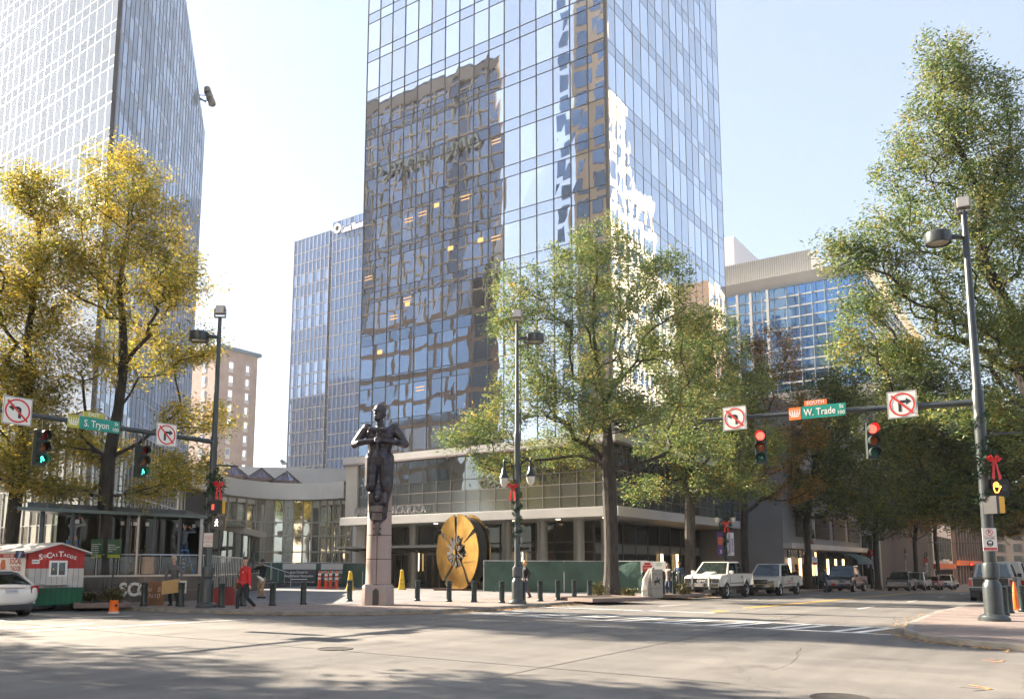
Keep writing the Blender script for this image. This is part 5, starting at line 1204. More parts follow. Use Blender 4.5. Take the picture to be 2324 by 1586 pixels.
for j in range(150):
    a = R.uniform(0, 2*PI); L = R.uniform(.15, .62); x = R.uniform(.12, .55); Mc = MD @ Matrix.Rotation(a, 4, 'Z'); w_ = R.uniform(.02, .06); h_ = thick/2 + R.uniform(-.08, .10)
    b.box(x, x+L, -w_, w_, thick/2-.25, h_, Mc)
    if R.random() < .22: g2.box(x+.03, x+L*.7, -w_*.35, w_*.35, h_, h_+.006, Mc)
b.build('teeth', bd, DS); g2.build('gold_bits', gold, DS)
g3 = MB(); Mc = MD @ T((-.06, .0, 0), rz=.6)
g3.prism([(-.17, -.0), (0, -.22), (.17, 0), (0, .22)], .10, Mc @ T((0, 0, thick/2+.04)))
for x, y, s_ in ((.5, .35, .12), (.38, .0, .1), (-.05, -.42, .09), (.12, -.6, .08), (.15, .5, .1), (.6, -.3, .09)): g3.prism([(-s_*.6, 0), (0, -s_), (s_*.6, 0), (0, s_)], .08, MD @ T((x, y, thick/2+.06), rz=x*3))
g3.build('gold_lozenges', gold, DS)
MB().box(-.75, .75, -.5, .42, -.04, .25, T((RT*.12 + FW*.1)) @ Matrix.Rotation(math.atan2(nrm.y, nrm.x)+PI/2, 4, 'Z')).build('foot', bd, DS)
# ------------------------------------------------ green screened fences
mesh_g = mat('green_fence_screen', (.010, .052, .040), .5, col2=(.035, .105, .082), vscale=1.1, bump=.05, bscale=2.2, spec=.6)
def fence(p, q, h, lab, sag=.05):
    t = thing('construction_fence', lab, 'fence', p); d = q - p; L = Vector((d.x, d.y)).length; n = max(2, int(L/.35)); dn = Vector((d.x/L, d.y/L, 0)); nn = Vector((dn.y, -dn.x, 0)); R = random.Random(int(L*7))
    vs = []; fs = []; rows_ = 6
    for i in range(n+1):
        for j in range(rows_+1):
            zz_ = h*j/rows_ + (.05 if j == 0 else 0) + (R.uniform(-.04, .01) if j == rows_ else 0); vs.append(dn*L*i/n + nn*(math.sin(i*.9)*math.sin(j*.8)*.07 + R.uniform(-.03, .03)) + UP*(zz_ + d.z*i/n))
    for i in range(n):
        for j in range(rows_): a = i*(rows_+1)+j; fs.append((a, a+rows_+1, a+rows_+2, a+1))
    o = MB().add(vs, fs).build('screen', mesh_g, t, smooth=True)
    MB().tube([UP*(h+.03), dn*L + UP*(h+.03+d.z)], .025, 6).build('top_rail', steel, t)
    for i in range(int(L/2.4)+1): x = min(L, i*2.4); MB().tube([dn*x + UP*(d.z*x/L), dn*x + UP*(h+.06+d.z*x/L)], .03, 6).build('post', steel, t)
    return t
fence(PD(1098, 49.5, KO), PD(1375, 48.0, KO), 1.8, 'long green screened construction fence between gold disc and central oak'); fence(PD(1375, 48.0, KO), PD(1470, 46.5, KO), 1.8, 'green screened fence panel between central oak and horse-rider stone')
fence(PD(548, 63, KO), PD(888, 61, KO), 1.75, 'green screened fence before the curved glass wall, carrying two banners')
MB().box(0, 2.6, -.12, .12, 0, .12, T(PD(985, 52.5, KO), rz=VA - PI/2)).build('planter_edge', mat('brown_timber', (.16, .08, .05), .7), label='low brown timber edging left of the gold disc', cat='edging')
# banners on the left fence
bgrey = mat('banner_charcoal', (.05, .055, .06), .6)
for (x0, x1, head, lines, lab) in ((642, 717, '', ('Area Closed for', 'Amphitheater Renovation'), 'charcoal banner reading Area Closed for Amphitheater Renovation'), (729, 778, '', ('RETAIL TENANTS',), 'charcoal banner headed RETAIL TENANTS on the green fence')):
    p = PD((x0+x1)/2, 61.0, KO); t = thing('fence_banner', lab, 'banner', p + UP*.95); M = board(-FW); w_ = (x1-x0)/F*61/2
    MB().box(-w_, w_, -.75, .75, -.01, 0, M).build('sheet', bgrey, t); MB().box(-w_, w_, .32, .75, 0, .006, M).build('pale_head', mat('banner_pale', (.5, .5, .48), .6), t)
    for i, s_ in enumerate(lines): text('lettering', s_, .25, signwhite, t, M @ T((0, .12 - .27*i, .008)), ext=.002, bold=.01, sx=.8)
    if w_ > 1: MB().box(-w_*.5, w_*.5, -.42, -.36, 0, .006, M).build('arrow_line', signwhite, t); text('lettering', 'Tower access is to the left and Office Tower Lobby', .11, signwhite, t, M @ T((0, -.58, .006)), ext=.001)
    else: text('lettering', 'Caribou Coffee   Bruegger\nSubway   Dry Cleaning\nFlorist   Shoe Repair', .12, signwhite, t, M @ T((0, -.38, .006)), ext=.001)
# ------------------------------------------------ cones, barrels, markers
tb = thing('channel_marker', 'x', 'traffic marker', (0, 0, 0)); MB().lathe([(.20, 0), (.20, .04), (.10, .06), (.085, .9), (.05, .95), (.05, 1.02), (0, 1.03)], 14).build('post', mat('orange_marker', (.80, .09, .03), .5), tb)
for z in (.52, .76): MB().lathe([(.094, z), (.092, z+.12)], 14).build('reflective_band', signwhite, tb)
for i, (x, lab) in enumerate(((726, 'leftmost of four orange and white channel markers'), (741, 'second orange and white channel marker from the left'), (751, 'third orange and white channel marker from the left'), (765, 'rightmost of four orange and white channel markers'))):
    o = tb if i == 0 else copy_tree(tb); o.location = PD(x, 56, KO); o['label'] = lab; o['group'] = 'orange and white channel markers'; o.scale = (1.15, 1.15, 1.15 if i != 1 else 1.1)
for x, D, lab, h_ in ((796, 51, 'yellow caution cone left of the statue pillar', 1.18), (913, 54, 'yellow caution cone by the bronze doors right of the pillar', 1.3)):
    t = thing('caution_cone', lab, 'cone', PD(x, D, KO), VA - PI/2); b = MB(); loft(b, [(octo(.27, .05), 0), (octo(.26, .05), .05), (octo(.20, .04), .12), (octo(.09, .02), h_-.08), (octo(.05, .01), h_)]); b.build('cone_body', yellow, t)
    text('lettering', 'CAUTION\n!\nWET FLOOR', .12, blacktxt, t, board((0, -1, .16), loc=(0, -.185, .5)), ext=.002)
cp_ = P(2306, 1383, KO); t = thing('traffic_cone', 'tall orange traffic cone at the right edge of the pavement', 'traffic cone', cp_); MB().lathe([(.17, .04), (.03, .92), (.02, .93), (0, .93)], 20).build('cone_body', orange, t, smooth=True); MB().box(-.2, .2, -.2, .2, 0, .04).build('cone_foot', orange, t, bevel=.01)
bp = P(258, 1391, 0) ; t = thing('bucket', 'dented orange bucket with a white lid standing on its head at the kerb', 'bucket', bp); MB().lathe([(.155, 0), (.16, .02), (.165, .06), (.15, .07), (.135, .40), (.14, .41), (.13, .42), (0, .42)], 18).build('bucket_body', orange, t, smooth=True); MB().lathe([(.172, 0), (.172, .06), (.15, .065)], 18).build('rim', mat('dirty_white_plastic', (.6, .5, .45), .6), t)
MB().box(-.06, .02, -.16, -.14, .22, .30).build('label_patch', blacktxt, t)
p = P(340, 1373, KO); t = thing('plywood_board', 'weathered brown board with scratched chalk writing leaning on a bollard', 'board', p, VA - PI/2); M = T((0, 0, 0), rx=-.16)
MB().add([M @ Vector(v) for v in ((-.36, -.015, 0), (.50, -.015, 0), (.40, -.015, .84), (-.24, -.015, .88), (-.36, .015, 0), (.50, .015, 0), (.40, .015, .84), (-.24, .015, .88))], [(0, 1, 2, 3), (7, 6, 5, 4), (0, 4, 5, 1), (1, 5, 6, 2), (2, 6, 7, 3), (3, 7, 4, 0)]).build('panel', mat('brown_plywood', (.17, .075, .03), .7, var=.3, vscale=4), t)
text('lettering', 'No   E\n   N10', .24, mat('chalk', (.5, .4, .34), .8), t, M @ board((0, -1, 0), loc=(.02, -.02, .45)), ext=.001, shear=.1)
p = P(497, 1374, KO) + FW*.5; t = thing('red_box', 'dark red box standing behind the bollard right of the garlanded pole', 'box', p, VA - PI/2 + .2); MB().add([(-.42, -.2, 0), (.42, -.2, 0), (.42, .2, 0), (-.42, .2, 0), (-.34, -.15, .62), (.34, -.15, .62), (.34, .15, .62), (-.34, .15, .62)], [(0, 1, 5, 4), (1, 2, 6, 5), (2, 3, 7, 6), (3, 0, 4, 7), (4, 5, 6, 7)]).build('box_body', mat('dark_red_panel', (.22, .008, .012), .5), t, bevel=.015); MB().box(-.30, .30, -.12, .12, .62, .66).build('lid', mat('dark_red_lid', (.12, .006, .008), .5), t)
p = P(421, 1368, KO); a_ = thing('paper_notice', 'pale paper notice taped to the bronze plinth right of the white letters', 'notice', (0, 0, 0)); Mn = onfront(.72, .68, .02); MB().box(-.15, .15, -.26, .26, 0, .006, Mn).build('sheet', mat('cream_paper', (.60, .56, .44), .8), a_); text('lettering', 'PLEASE\nUSE\nOTHER\nDOOR', .085, mat('faint_brown_ink', (.4, .3, .2), .8), a_, Mn @ T((0, .02, .008)), ext=.0005)
# green wayfinding sign
p = PD(236, 31.9, KO); t = thing('wayfinding_sign', 'dark green direction sign with white place names, half hidden by the left tree trunk', 'sign', p, 0); M = board(-FW)
wg = mat('wayfinding_green', (.015, .07, .02), .5); zA, zB = ZY(1257, p)-p.z, ZY(1220-62, p)-p.z
zA, zB = ZY(1266, p)-p.z, ZY(1224-30+30, p)-p.z
for x0, x1 in ((-.55, -.09), (.09, .62)): MB().box(x0, x1, ZY(1266, p)-p.z, ZY(1223, p)-p.z, -.02, 0, M).build('panel', wg, t); MB().box(x0+.03, x1-.03, ZY(1265, p)-p.z, ZY(1258, p)-p.z, 0, .004, M).build('lime_foot', mat('lime_panel', (.35, .42, .03), .5), t)
zc_ = (ZY(1258, p) + ZY(1223, p))/2 - p.z
text('lettering', 'Discovery Place\nPerforming\nArts Center\nMain Library\nSpirit Square', .075, signwhite, t, M @ T((-.52, zc_-.05, .004)), ext=.001, align='LEFT', sx=.75); text('lettering', 'EpiCentre\nSpectrum Center\nGovernment\nCenter', .08, signwhite, t, M @ T((.12, zc_-.05, .004)), ext=.001, align='LEFT', sx=.8)
for x in (-.3, .35): MB().tube([M @ Vector((x, 0, -.04)), M @ Vector((x, ZY(1223, p)-p.z, -.04))], .03, 6).build('sign_post', dgrey, t)
# small no-parking sign on a post far along
p = PD(1849, 66, KO); t = thing('parking_sign', 'small white and red parking sign on a post behind the second white pickup', 'sign', p); MB().tube([(0, 0, 0), (0, 0, 2.6)], .03, 6).build('post', dgrey, t); M = board(-FW, loc=(0, 0, 2.25)); o = MB().box(-.2, .2, -.32, .32, -.01, .035, M).build('sign_plate', signwhite, t); b = MB(); ring(b, (0, .12), .08, .11, M, .04); b.build('prohibition_ring', dotr, o); MB().box(-.17, .17, -.28, -.12, .036, .04, M).build('red_foot', redtxt, o)
# far signals over the next crossing
p = PD(2232, 118, 0); t = thing('signal_pole', 'thin distant signal arm with small red lights above the far crossing', 'traffic signal pole', p); MB().tube([(0, 0, 0), (0, 0, 9)], [.14, .09], 8).build('pole', dgrey, t); MB().tube([UP*6.4, -RT*13 + UP*6.6], .07, 6).build('mast_arm', dgrey, t)
for dx in (-1.7, 1.6):
    c = RT*dx + UP*(3.1 if dx < 0 else 5.2); M = board(-FW, loc=c); o = MB().box(-.2, .2, -.55, .55, -.15, 0, M).build('signal_head', sig_h, t)
    MB().lathe([(.14, 0), (0, .05)], 12, M=M @ T((0, .34, 0))).build('lens', lens_red, o); MB().lathe([(.14, 0), (0, .05)], 12, M=M @ T((0, -.1, 0))).build('lens', lens_off_a, o)
# tree beds
bed = mat('dark_soil', (.05, .038, .028), .95, var=.4, vscale=8, bump=.02, bscale=12); kb = mat('brown_granite_edge', (.17, .125, .11), .7, var=.15, vscale=8)
def tree_bed(x0, x1, yfront, depth, lab, h_=.16, D=None):
    p, q = P(x0, yfront, KO), P(x1, yfront-3, KO); t = thing('tree_bed', lab, 'planter', p); d = q - p; d.z = 0; L = d.length; dn = d.normalized(); nn = Vector((-dn.y, dn.x, 0)); M = Matrix(((dn.x, nn.x, 0, 0), (dn.y, nn.y, 0, 0), (0, 0, 1, 0), (0, 0, 0, 1)))
    b = MB(); b.box(0, L, 0, .2, 0, h_, M); b.box(0, L, depth-.2, depth, 0, h_, M); b.box(0, .2, .2, depth-.2, 0, h_, M); b.box(L-.2, L, .2, depth-.2, 0, h_, M); b.build('stone_edge', kb, t); MB().box(.2, L-.2, .2, depth-.2, 0, h_-.03, M).build('soil', bed, t); return t
tree_bed(168, 297, 1380, 3.0, 'long brown granite tree bed under the left street tree'); tree_bed(1345, 1482, 1366, 2.6, 'brown granite tree bed under the central oak', .14)
tree_bed(1545, 1600, 1356, 2, 'short stone tree bed behind the bike rack', .14)
# boulder-like concrete seat by the trailer
p = PD(185, 32.6, KO); t = thing('concrete_bowl', 'rounded grey concrete block tilted beside the taco trailer', 'planter', p); MB().ball((0, 0, .32), (.26, .22, .36), 14, 8).build('shell', mat('grey_cast_concrete', (.30, .29, .27), .8, var=.15), t, smooth=True)
# sprinkle of small shrubs
shm = mat('shrub_leaf', (.05, .09, .02), .6, col2=(.20, .15, .04), vscale=12)
def shrub(x, D, r, h_, lab, n=500):
    p = PD(x, D, KO+.12); t = thing('shrub', lab, 'shrub', p); R = random.Random(int(x)); b = MB()
    for i in range(n):
        q = Vector((R.gauss(0, r*.45), R.gauss(0, r*.45), abs(R.gauss(h_*.4, h_*.28)))); a = Vector((R.gauss(0, 1), R.gauss(0, 1), R.gauss(0, .6))).normalized()*.05; c = a.cross(Vector((R.random(), R.random(), 1))).normalized()*.018; b.quad(q-a-c, q+a-c, q+a+c, q-a+c)
    b.build('leaves', shm, t); b = MB()
    for i in range(9): a = R.uniform(0, 6.28); b.tube([(0, 0, -.1), (math.cos(a)*r*.6, math.sin(a)*r*.6, h_*.8)], .008, 4)
    b.build('stems', mat('twig_brown', (.08, .05, .03), .8), t)
shrub(266, 31.0, .42, .55, 'low reddish green shrub in the left tree bed behind the orange bucket'); shrub(212, 31.2, .3, .3, 'small leafy plant at the foot of the left tree'); shrub(1358, 38.2, .4, .6, 'grassy tuft at the left foot of the central oak'); shrub(1425, 38.5, .4, .35, 'low ground plants right of the central oak trunk'); shrub(1550, 41.5, .4, .6, 'small green bush behind the bike rack posts')
# ================================================================ vehicles  (local: x forward, y left, z up, origin on the road below the middle)
vglass = glass('car_glass', (.012, .016, .018), (.7, .78, .8), .10, wob=0); hl = mat('headlight_glass', (.55, .56, .56), .12, .3, coat=.6); tl = mat('tail_light_red', (.42, .012, .015), .2, coat=.6)
plate = mat('number_plate', (.50, .50, .52), .5); trim = mat('black_trim', (.02, .02, .022), .5)
def paint(name, c, met=0): return mat(name, c, .28, met, coat=.8)
def side_panel_loft(secs):
    "sections along x: list of (x, [(y,z)...]) for the right half, mirrored; closed body"
    b = MB(); vs = []; n = len(secs[0][1]) * 2
    for x, pr in secs:
        vs += [(x, y, z) for y, z in pr] + [(x, -y, z) for y, z in reversed(pr)]
    fs = []
    for i in range(len(secs)-1): fs += [(i*n+k, i*n+(k+1) % n, (i+1)*n+(k+1) % n, (i+1)*n+k) for k in range(n)]
    fs += [tuple(range(n))[::-1], tuple((len(secs)-1)*n+k for k in range(n))]; b.add(vs, fs); return b
def wheel(root, x, y, r, w=.24, rimm=None):
    s = 1 if y > 0 else -1; M = T((x, y, r), rx=-PI/2*s)
    o = MB().lathe([(r*.62, -w/2), (r*.9, -w/2), (r, -w*.32), (r, w*.32), (r*.93, w/2), (r*.64, w/2), (r*.62, w*.3)], 22, M=M).build('wheel', rubber, root, smooth=True)
    MB().lathe([(r*.63, w*.2), (r*.63, w*.42), (r*.52, w*.34), (r*.5, w*.1), (r*.2, w*.2), (r*.18, w*.4), (0, w*.42)], 18, M=M).build('rim', rimm or steel, o, smooth=True)
def arch_cut(b, wx, wr, bottom, y, n=9):
    "wheel opening drawn as a dark well plus lip"
def pickup(label, loc, rz, m, L=5.7, W=1.98, Hh=1.88, r=.40, cab=(.15, 2.0), lift=0, grille=None, cap=False, style='a', dark_g=False, hscale=1):
    t = thing('pickup_truck', label, 'pickup truck', loc, rz); h = W/2; zb = .48+lift; zs = 1.08+lift; zr = Hh+lift*.9
    x0, x1 = -L/2, L/2; wf, wr_ = x1-1.0, x0+1.15; cx0 = x1 - 1.75 - cab[1]*1.0; cx1 = x1 - 1.45
    # side profile with wheel openings, pushed across the width in three skins
    def arch(cx, rr, n=9): return [(cx + rr*math.cos(PI - PI*i/n), r + rr*math.sin(PI - PI*i/n)*1.02) for i in range(n+1)]
    rr = r*1.24
    prof = [(x0, zb+.05), (x0+.02, zs+.03)] + [(cx0, zs+.05)] + [(cx1+.15, zs+.06), (x1-.35, zs-.02), (x1-.06, zs-.10), (x1, zs-.2), (x1, zb)]
    low = [(wf+rr, zb), *[(a, max(b_, zb)) for a, b_ in arch(wf, rr)[::-1]], (wf-rr, zb), (wr_+rr, zb), *[(a, max(b_, zb)) for a, b_ in arch(wr_, rr)[::-1]], (wr_-rr, zb)]
    poly = prof + low; n = len(poly)
    bm = bmesh.new()
    rings = []
    for y, ins in ((-h, .0), (-h*.97, -.03), (h*.97, -.03), (h, .0)): pass
    def ringv(y, k): return [bm.verts.new((px*1.0, y, pz + (k if pz > zs-.25 and False else 0))) for px, pz in poly]
    ra, rb_, rc_, rd_ = ringv(-h+.03, 0), ringv(-h, 0), ringv(h, 0), ringv(h-.03, 0)
    # outer skins slightly tucked at the shoulder
    for v in rb_ + rc_:
        if v.co.z > zs-.05: v.co.y *= .965
        elif v.co.z > .8+lift: v.co.y *= .995
        if v.co.z <= zb+.01: v.co.y *= .97
    fa = bm.faces.new(rb_); fb = bm.faces.new(rc_[::-1])
    for i in range(n): bm.faces.new((rb_[(i+1) % n], rb_[i], rc_[i], rc_[(i+1) % n]))
    for v in ra + rd_: bm.verts.remove(v)
    bmesh.ops.triangulate(bm, faces=[fa, fb]); bmesh.ops.recalc_face_normals(bm, faces=bm.faces)
    me = bpy.data.meshes.new('body'); bm.to_mesh(me); bm.free(); me.materials.append(m); bo = bpy.data.objects.new('body', me); COL.objects.link(bo); bo.parent = t
    bv = bo.modifiers.new('bevel', 'BEVEL'); bv.width = .03; bv.segments = 3; bv.limit_method = 'ANGLE'; bv.angle_limit = .5
    # bed cavity, arches
    MB().box(x0+.06, cx0-.05, -h+.12, h-.12, zs+.035, zs+.056).build('bed_floor', trim, t)
    for wx in (wf, wr_):
        for s in (-1, 1): MB().box(wx-rr*.98, wx+rr*.98, min(s*h*.55, s*h*.94), max(s*h*.55, s*h*.94), r*.5, r+rr*.98).build('wheel_well', black, t)
        for s in (-1, 1):
            b = MB(); a = arch(wx, rr*1.02, 12); a = [p for p in a if p[1] >= zb-.05]; b.tube([(p[0], s*(h-.005), p[1]) for p in a], .035, 6); b.build('arch_lip', m, t)
    MB().box(x0+.3, x1-.3, -h*.8, h*.8, .34+lift*.8, zb+.02).build('chassis', black, t)
    # cab
    bx = cx0; fx_ = cx1 + .25; tx0, tx1 = bx + .10, cx1 - .62
    if style == 'suv': bx = x0 + .1; tx0 = x0 + .45
    w0, w1 = h*.955, h*.76
    MB().add([(bx, -w0, zs), (fx_, -w0, zs), (fx_, w0, zs), (bx, w0, zs), (tx0, -w1, zr), (tx1, -w1, zr-.02), (tx1, w1, zr-.02), (tx0, w1, zr)], [(3, 2, 1, 0), (4, 5, 6, 7), (0, 1, 5, 4), (1, 2, 6, 5), (2, 3, 7, 6), (3, 0, 4, 7)]).build('cab', m, t, bevel=.05)
    def pl(u_, v_): pass
    def lerp3(a, c, f): return Vector(a).lerp(Vector(c), f)
    # windscreen / rear window / side windows sit 6 mm proud
    def panel(A, B, C, D, ins, name, mt, par=t, off=.012):
        A, B, C, D = map(Vector, (A, B, C, D)); n = (B-A).cross(D-A).normalized(); cen = (A+B+C+D)/4
        if n.dot(cen - Vector(((bx+fx_)/2, 0, (zs+zr)/2))) < 0: n = -n
        q = [cen + (p-cen)*ins + n*off for p in (A, B, C, D)]; return MB().add(q + [p - n*.02 for p in q], [(0, 1, 2, 3), (0, 4, 5, 1), (1, 5, 6, 2), (2, 6, 7, 3), (3, 7, 4, 0)]).build(name, mt, par)
    panel((fx_, -w0, zs), (fx_, w0, zs), (tx1, w1, zr-.02), (tx1, -w1, zr-.02), .88, 'windscreen', vglass)
    panel((bx, -w0, zs), (bx, w0, zs), (tx0, w1, zr), (tx0, -w1, zr), .84, 'rear_window', vglass)
    for s in (-1, 1):
        def sp(x, f): 
            lo = x; k = f; xx = lo; y = s*(w0 + (w1-w0)*k); return (xx, y, zs + (zr-zs)*k)
        b0_, b1_ = bx + .14, fx_ - .18; e0, e1 = tx0 + .06, tx1 - .02
        mid = b0_ + (b1_-b0_)*.40; me_ = e0 + (e1-e0)*.30
        for nm, (xa, xb, xc, xd) in (('side_window', (mid+.04, b1_, e1, me_+.06)), ('side_window', (b0_, mid-.04, me_-.03, e0))):
            q = [Vector((xa, s*(w0-.01), zs+.06)), Vector((xb, s*(w0-.01), zs+.06)), Vector((xb + (xc-xb)*.88, s*(w0+(w1-w0)*.9), zs+(zr-zs)*.88)), Vector((xa + (xd-xa)*.88, s*(w0+(w1-w0)*.9), zs+(zr-zs)*.88))]
            n_ = Vector((0, s, .35)).normalized(); q = [p + n_*.018 for p in q]; MB().add(q + [p - n_*.03 for p in q], [(0, 1, 2, 3), (0, 4, 5, 1), (1, 5, 6, 2), (2, 6, 7, 3), (3, 7, 4, 0)]).build(nm, vglass, t)
        MB().box(fx_-.42, fx_-.22, min(s*(h-.02), s*(h+.18)), max(s*(h-.02), s*(h+.18)), zs+.03, zs+.22).build('mirror', trim if style != 'white_mirror' else m, t, bevel=.02)
        d = MB()
        for xx in (b0_+.02, fx_-.30): d.box(xx-.006, xx+.006, min(s*(h-.01), s*(h+.002)), max(s*(h-.01), s*(h+.002)), zb+.05, zs-.04)
        d.build('door_seams', trim, t); MB().box(b0_+.15, b0_+.3, min(s*(h-.02), s*(h+.02)), max(s*(h-.02), s*(h+.02)), zs-.16, zs-.10).build('door_handle', trim, t)
        MB().box(wr_+rr, wf-rr, min(s*(h-.01), s*(h+.012)), max(s*(h-.01), s*(h+.012)), zb+.14, zb+.18).build('side_strip', chrome, t)
    for wx in (wf, wr_):
        for s in (-1, 1): wheel(t, wx, s*(h-.13), r, .27)
    # front
    g = grille or {}
    MB().box(x1-.02, x1+.02, -h*.5, h*.5, zs-.46, zs-.17).build('grille', trim if not g.get('chrome') else chrome, t, bevel=.01)
    gb_ = MB(); nbar = g.get('bars', 3)
    for i in range(nbar): gb_.box(x1+.02, x1+.035, -h*.46, h*.46, zs-.43+i*.24/max(1, nbar-1)-.012, zs-.43+i*.24/max(1, nbar-1)+.012)
    gb_.build('grille_bars', chrome if not g.get('dark') else dgrey, t)
    for s in (-1, 1): MB().box(x1-.03, x1+.022, min(s*h*.53, s*h*.90), max(s*h*.53, s*h*.90), zs-.43, zs-.20).build('headlight', hl, t, bevel=.015)
    MB().box(x1-.05, x1+.14, -h*.96, h*.96, zb-.02, zb+.20).build('front_bumper', chrome if not g.get('dark') else dgrey, t, bevel=.03); MB().box(x1-.1, x1+.10, -h*.9, h*.9, zb-.16, zb-.02).build('air_dam', trim, t)
    # rear
    MB().box(x0-.14, x0+.04, -h*.95, h*.95, zb-.04, zb+.14).build('rear_bumper', chrome if style != 'old' else dgrey, t, bevel=.03)
    MB().box(x0-.015, x0, -h*.78, h*.78, zb+.18, zs+.0).build('tailgate', m if style != 'old' else mat('dull_black_tailgate', (.035, .03, .028), .6, var=.2), t, bevel=.01)
    for s in (-1, 1): MB().box(x0-.02, x0+.06, min(s*h*.82, s*h*.965), max(s*h*.82, s*h*.965), zs-.42, zs-.06).build('tail_light', tl, t, bevel=.01)
    MB().box(x0-.155, x0-.14, -.16, .16, zb+.0, zb+.13).build('number_plate', plate, t)
    if cap: MB().add([(x0, -w0, zs+.03), (bx, -w0, zs+.03), (bx, w0, zs+.03), (x0, w0, zs+.03), (x0+.25, -w1, zr-.05), (bx, -w1, zr-.05), (bx, w1, zr-.05), (x0+.25, w1, zr-.05)], [(3, 2, 1, 0), (4, 5, 6, 7), (0, 1, 5, 4), (1, 2, 6, 5), (2, 3, 7, 6), (3, 0, 4, 7)]).build('bed_cap', m, t, bevel=.04)
    return t, dict(x0=x0, x1=x1, h=h, zb=zb, zs=zs, zr=zr, cx1=cx1, fx=fx_)
pw = paint('truck_white_paint', (.66, .64, .58)); pw2 = paint('truck_cream_white', (.60, .58, .52)); pdb = paint('midnight_blue_paint', (.012, .02, .045), .3); pbk = paint('black_truck_paint', (.014, .015, .018)); psl = paint('silver_paint', (.34, .35, .36), .5); ptan = paint('champagne_paint', (.34, .32, .28), .3)
def LX(u, v, lat=0): return Vector((u, v, G(u)))
# trucks parked along the left kerb, noses towards the viewer
c = PD(1632, 44.2); g1, d1 = pickup('white lifted pickup with black grille, white brush guard and hood scoop, nearest at the kerb', Vector((44.4, 16.2, G(44.4))), PI, pw, L=5.35, Hh=1.80, r=.44, cab=(.15, 1.95), lift=.16, grille={'bars': 2}, style='white_mirror')
x1, h, zs, zb = d1['x1'], d1['h'], d1['zs'], d1['zb']
MB().box(x1+.02, x1+.03, -.48, .48, zs-.44, zs-.19).build('grille_insert', black, g1); text('grille_lettering', 'GMC', .19, signwhite, g1, board((1, 0, 0), loc=(x1+.045, 0, zs-.31)), ext=.006, bold=.03, sx=1.3)
for s in (-1, 1): MB().box(x1+.02, x1+.035, min(s*.50, s*.94), max(s*.50, s*.94), zs-.45, zs-.18).build('headlight_surround', chrome, g1); MB().box(x1+.036, x1+.045, min(s*.53, s*.91), max(s*.53, s*.91), zs-.42, zs-.21).build('headlight', mat('smoked_headlight', (.08, .08, .08), .12, coat=.8), g1)
for s in (-1, 1): MB().tube([(x1+.20, s*.46, zb-.12), (x1+.26, s*.46, zb+.1), (x1+.26, s*.46, zs-.2), (x1+.12, s*.46, zs-.08)], .05, 8).build('brush_guard', pw, g1, smooth=True)
MB().add([(x1-.3, -.3, zs-.02), (x1-.3, .3, zs-.02), (x1-1.35, .36, zs+.04), (x1-1.35, -.36, zs+.04), (x1-.6, -.24, zs+.06), (x1-.6, .24, zs+.06), (x1-1.33, .3, zs+.17), (x1-1.33, -.3, zs+.17)], [(0, 1, 5, 4), (4, 5, 6, 7), (1, 2, 6, 5), (0, 4, 7, 3), (2, 3, 7, 6)]).build('hood_scoop', pw, g1, bevel=.02)
g2_, d2 = pickup('second white pickup with silver wheels and small red door lettering, behind the lifted one', Vector((52.9, 15.8, G(52.9))), PI, pw2, L=5.9, Hh=1.88, r=.39, lift=.08, grille={'bars': 1}); 
text('door_lettering', 'CROWN  WELDING\n704-555', .11, redtxt, g2_, board((0, 1, 0), loc=(.15, d2['h']+.012, .82)), ext=.002); MB().box(d2['x1']+.03, d2['x1']+.05, -.9, .9, d2['zs']-.33, d2['zs']-.27).build('chrome_bar', chrome, g2_)
g3_, d3 = pickup('dark blue four-door pickup with big chrome grille and lit amber lamp', Vector((69.2, 15.0, G(69.2))), PI, pdb, L=5.9, W=2.03, Hh=2.0, r=.42, lift=.06, grille={'chrome': 1, 'bars': 3})
MB().box(d3['x1']+.03, d3['x1']+.05, -.78, -.5, d3['zs']-.46, d3['zs']-.42).build('amber_lamp_lit', mat('amber_lit', (1, .35, .04), .4, emit=4), g3_); MB().box(d3['x1']+.15, d3['x1']+.16, -.45, -.1, d3['zb']+.02, d3['zb']+.16).build('red_front_plate', redtxt, g3_)
g4_, d4 = pickup('dark pickup with ram-style chrome cross grille beneath the parade banners', Vector((92.0, 14.6, G(92))), PI, pbk, L=5.8, Hh=1.9, lift=.04, grille={'chrome': 1, 'bars': 2}); g4_['label'] = 'dark parked pickup with divided chrome grille, fourth in the kerbside row'
g5_, d5 = pickup('silver utility pickup with roof rack and black grille, fifth in the row', Vector((101.5, 14.5, G(101.5))), PI, psl, L=5.9, Hh=1.95, lift=.05, grille={'dark': 1, 'bars': 3})
b = MB()
for xx in (-.3, .9): b.tube([(xx, -.8, 2.02), (xx, -.8, 2.14), (xx, .8, 2.14), (xx, .8, 2.02)], .025, 6)
for yy in (-.75, .75): b.tube([(-1.8, yy, 2.16), (1.2, yy, 2.16)], .03, 6)
b.build('roof_rack', black, g5_)
g6_, d6 = pickup('small dark red pickup squeezed behind the silver utility pickup', Vector((109, 14.0, G(109))), PI, paint('dark_red_paint', (.20, .015, .01)), L=5.0, W=1.8, Hh=1.6, r=.35)
g7_, d7 = pickup('white pickup furthest along the kerbside row', Vector((117, 13.6, G(117))), PI, pw, L=5.6, Hh=1.85, lift=.03)
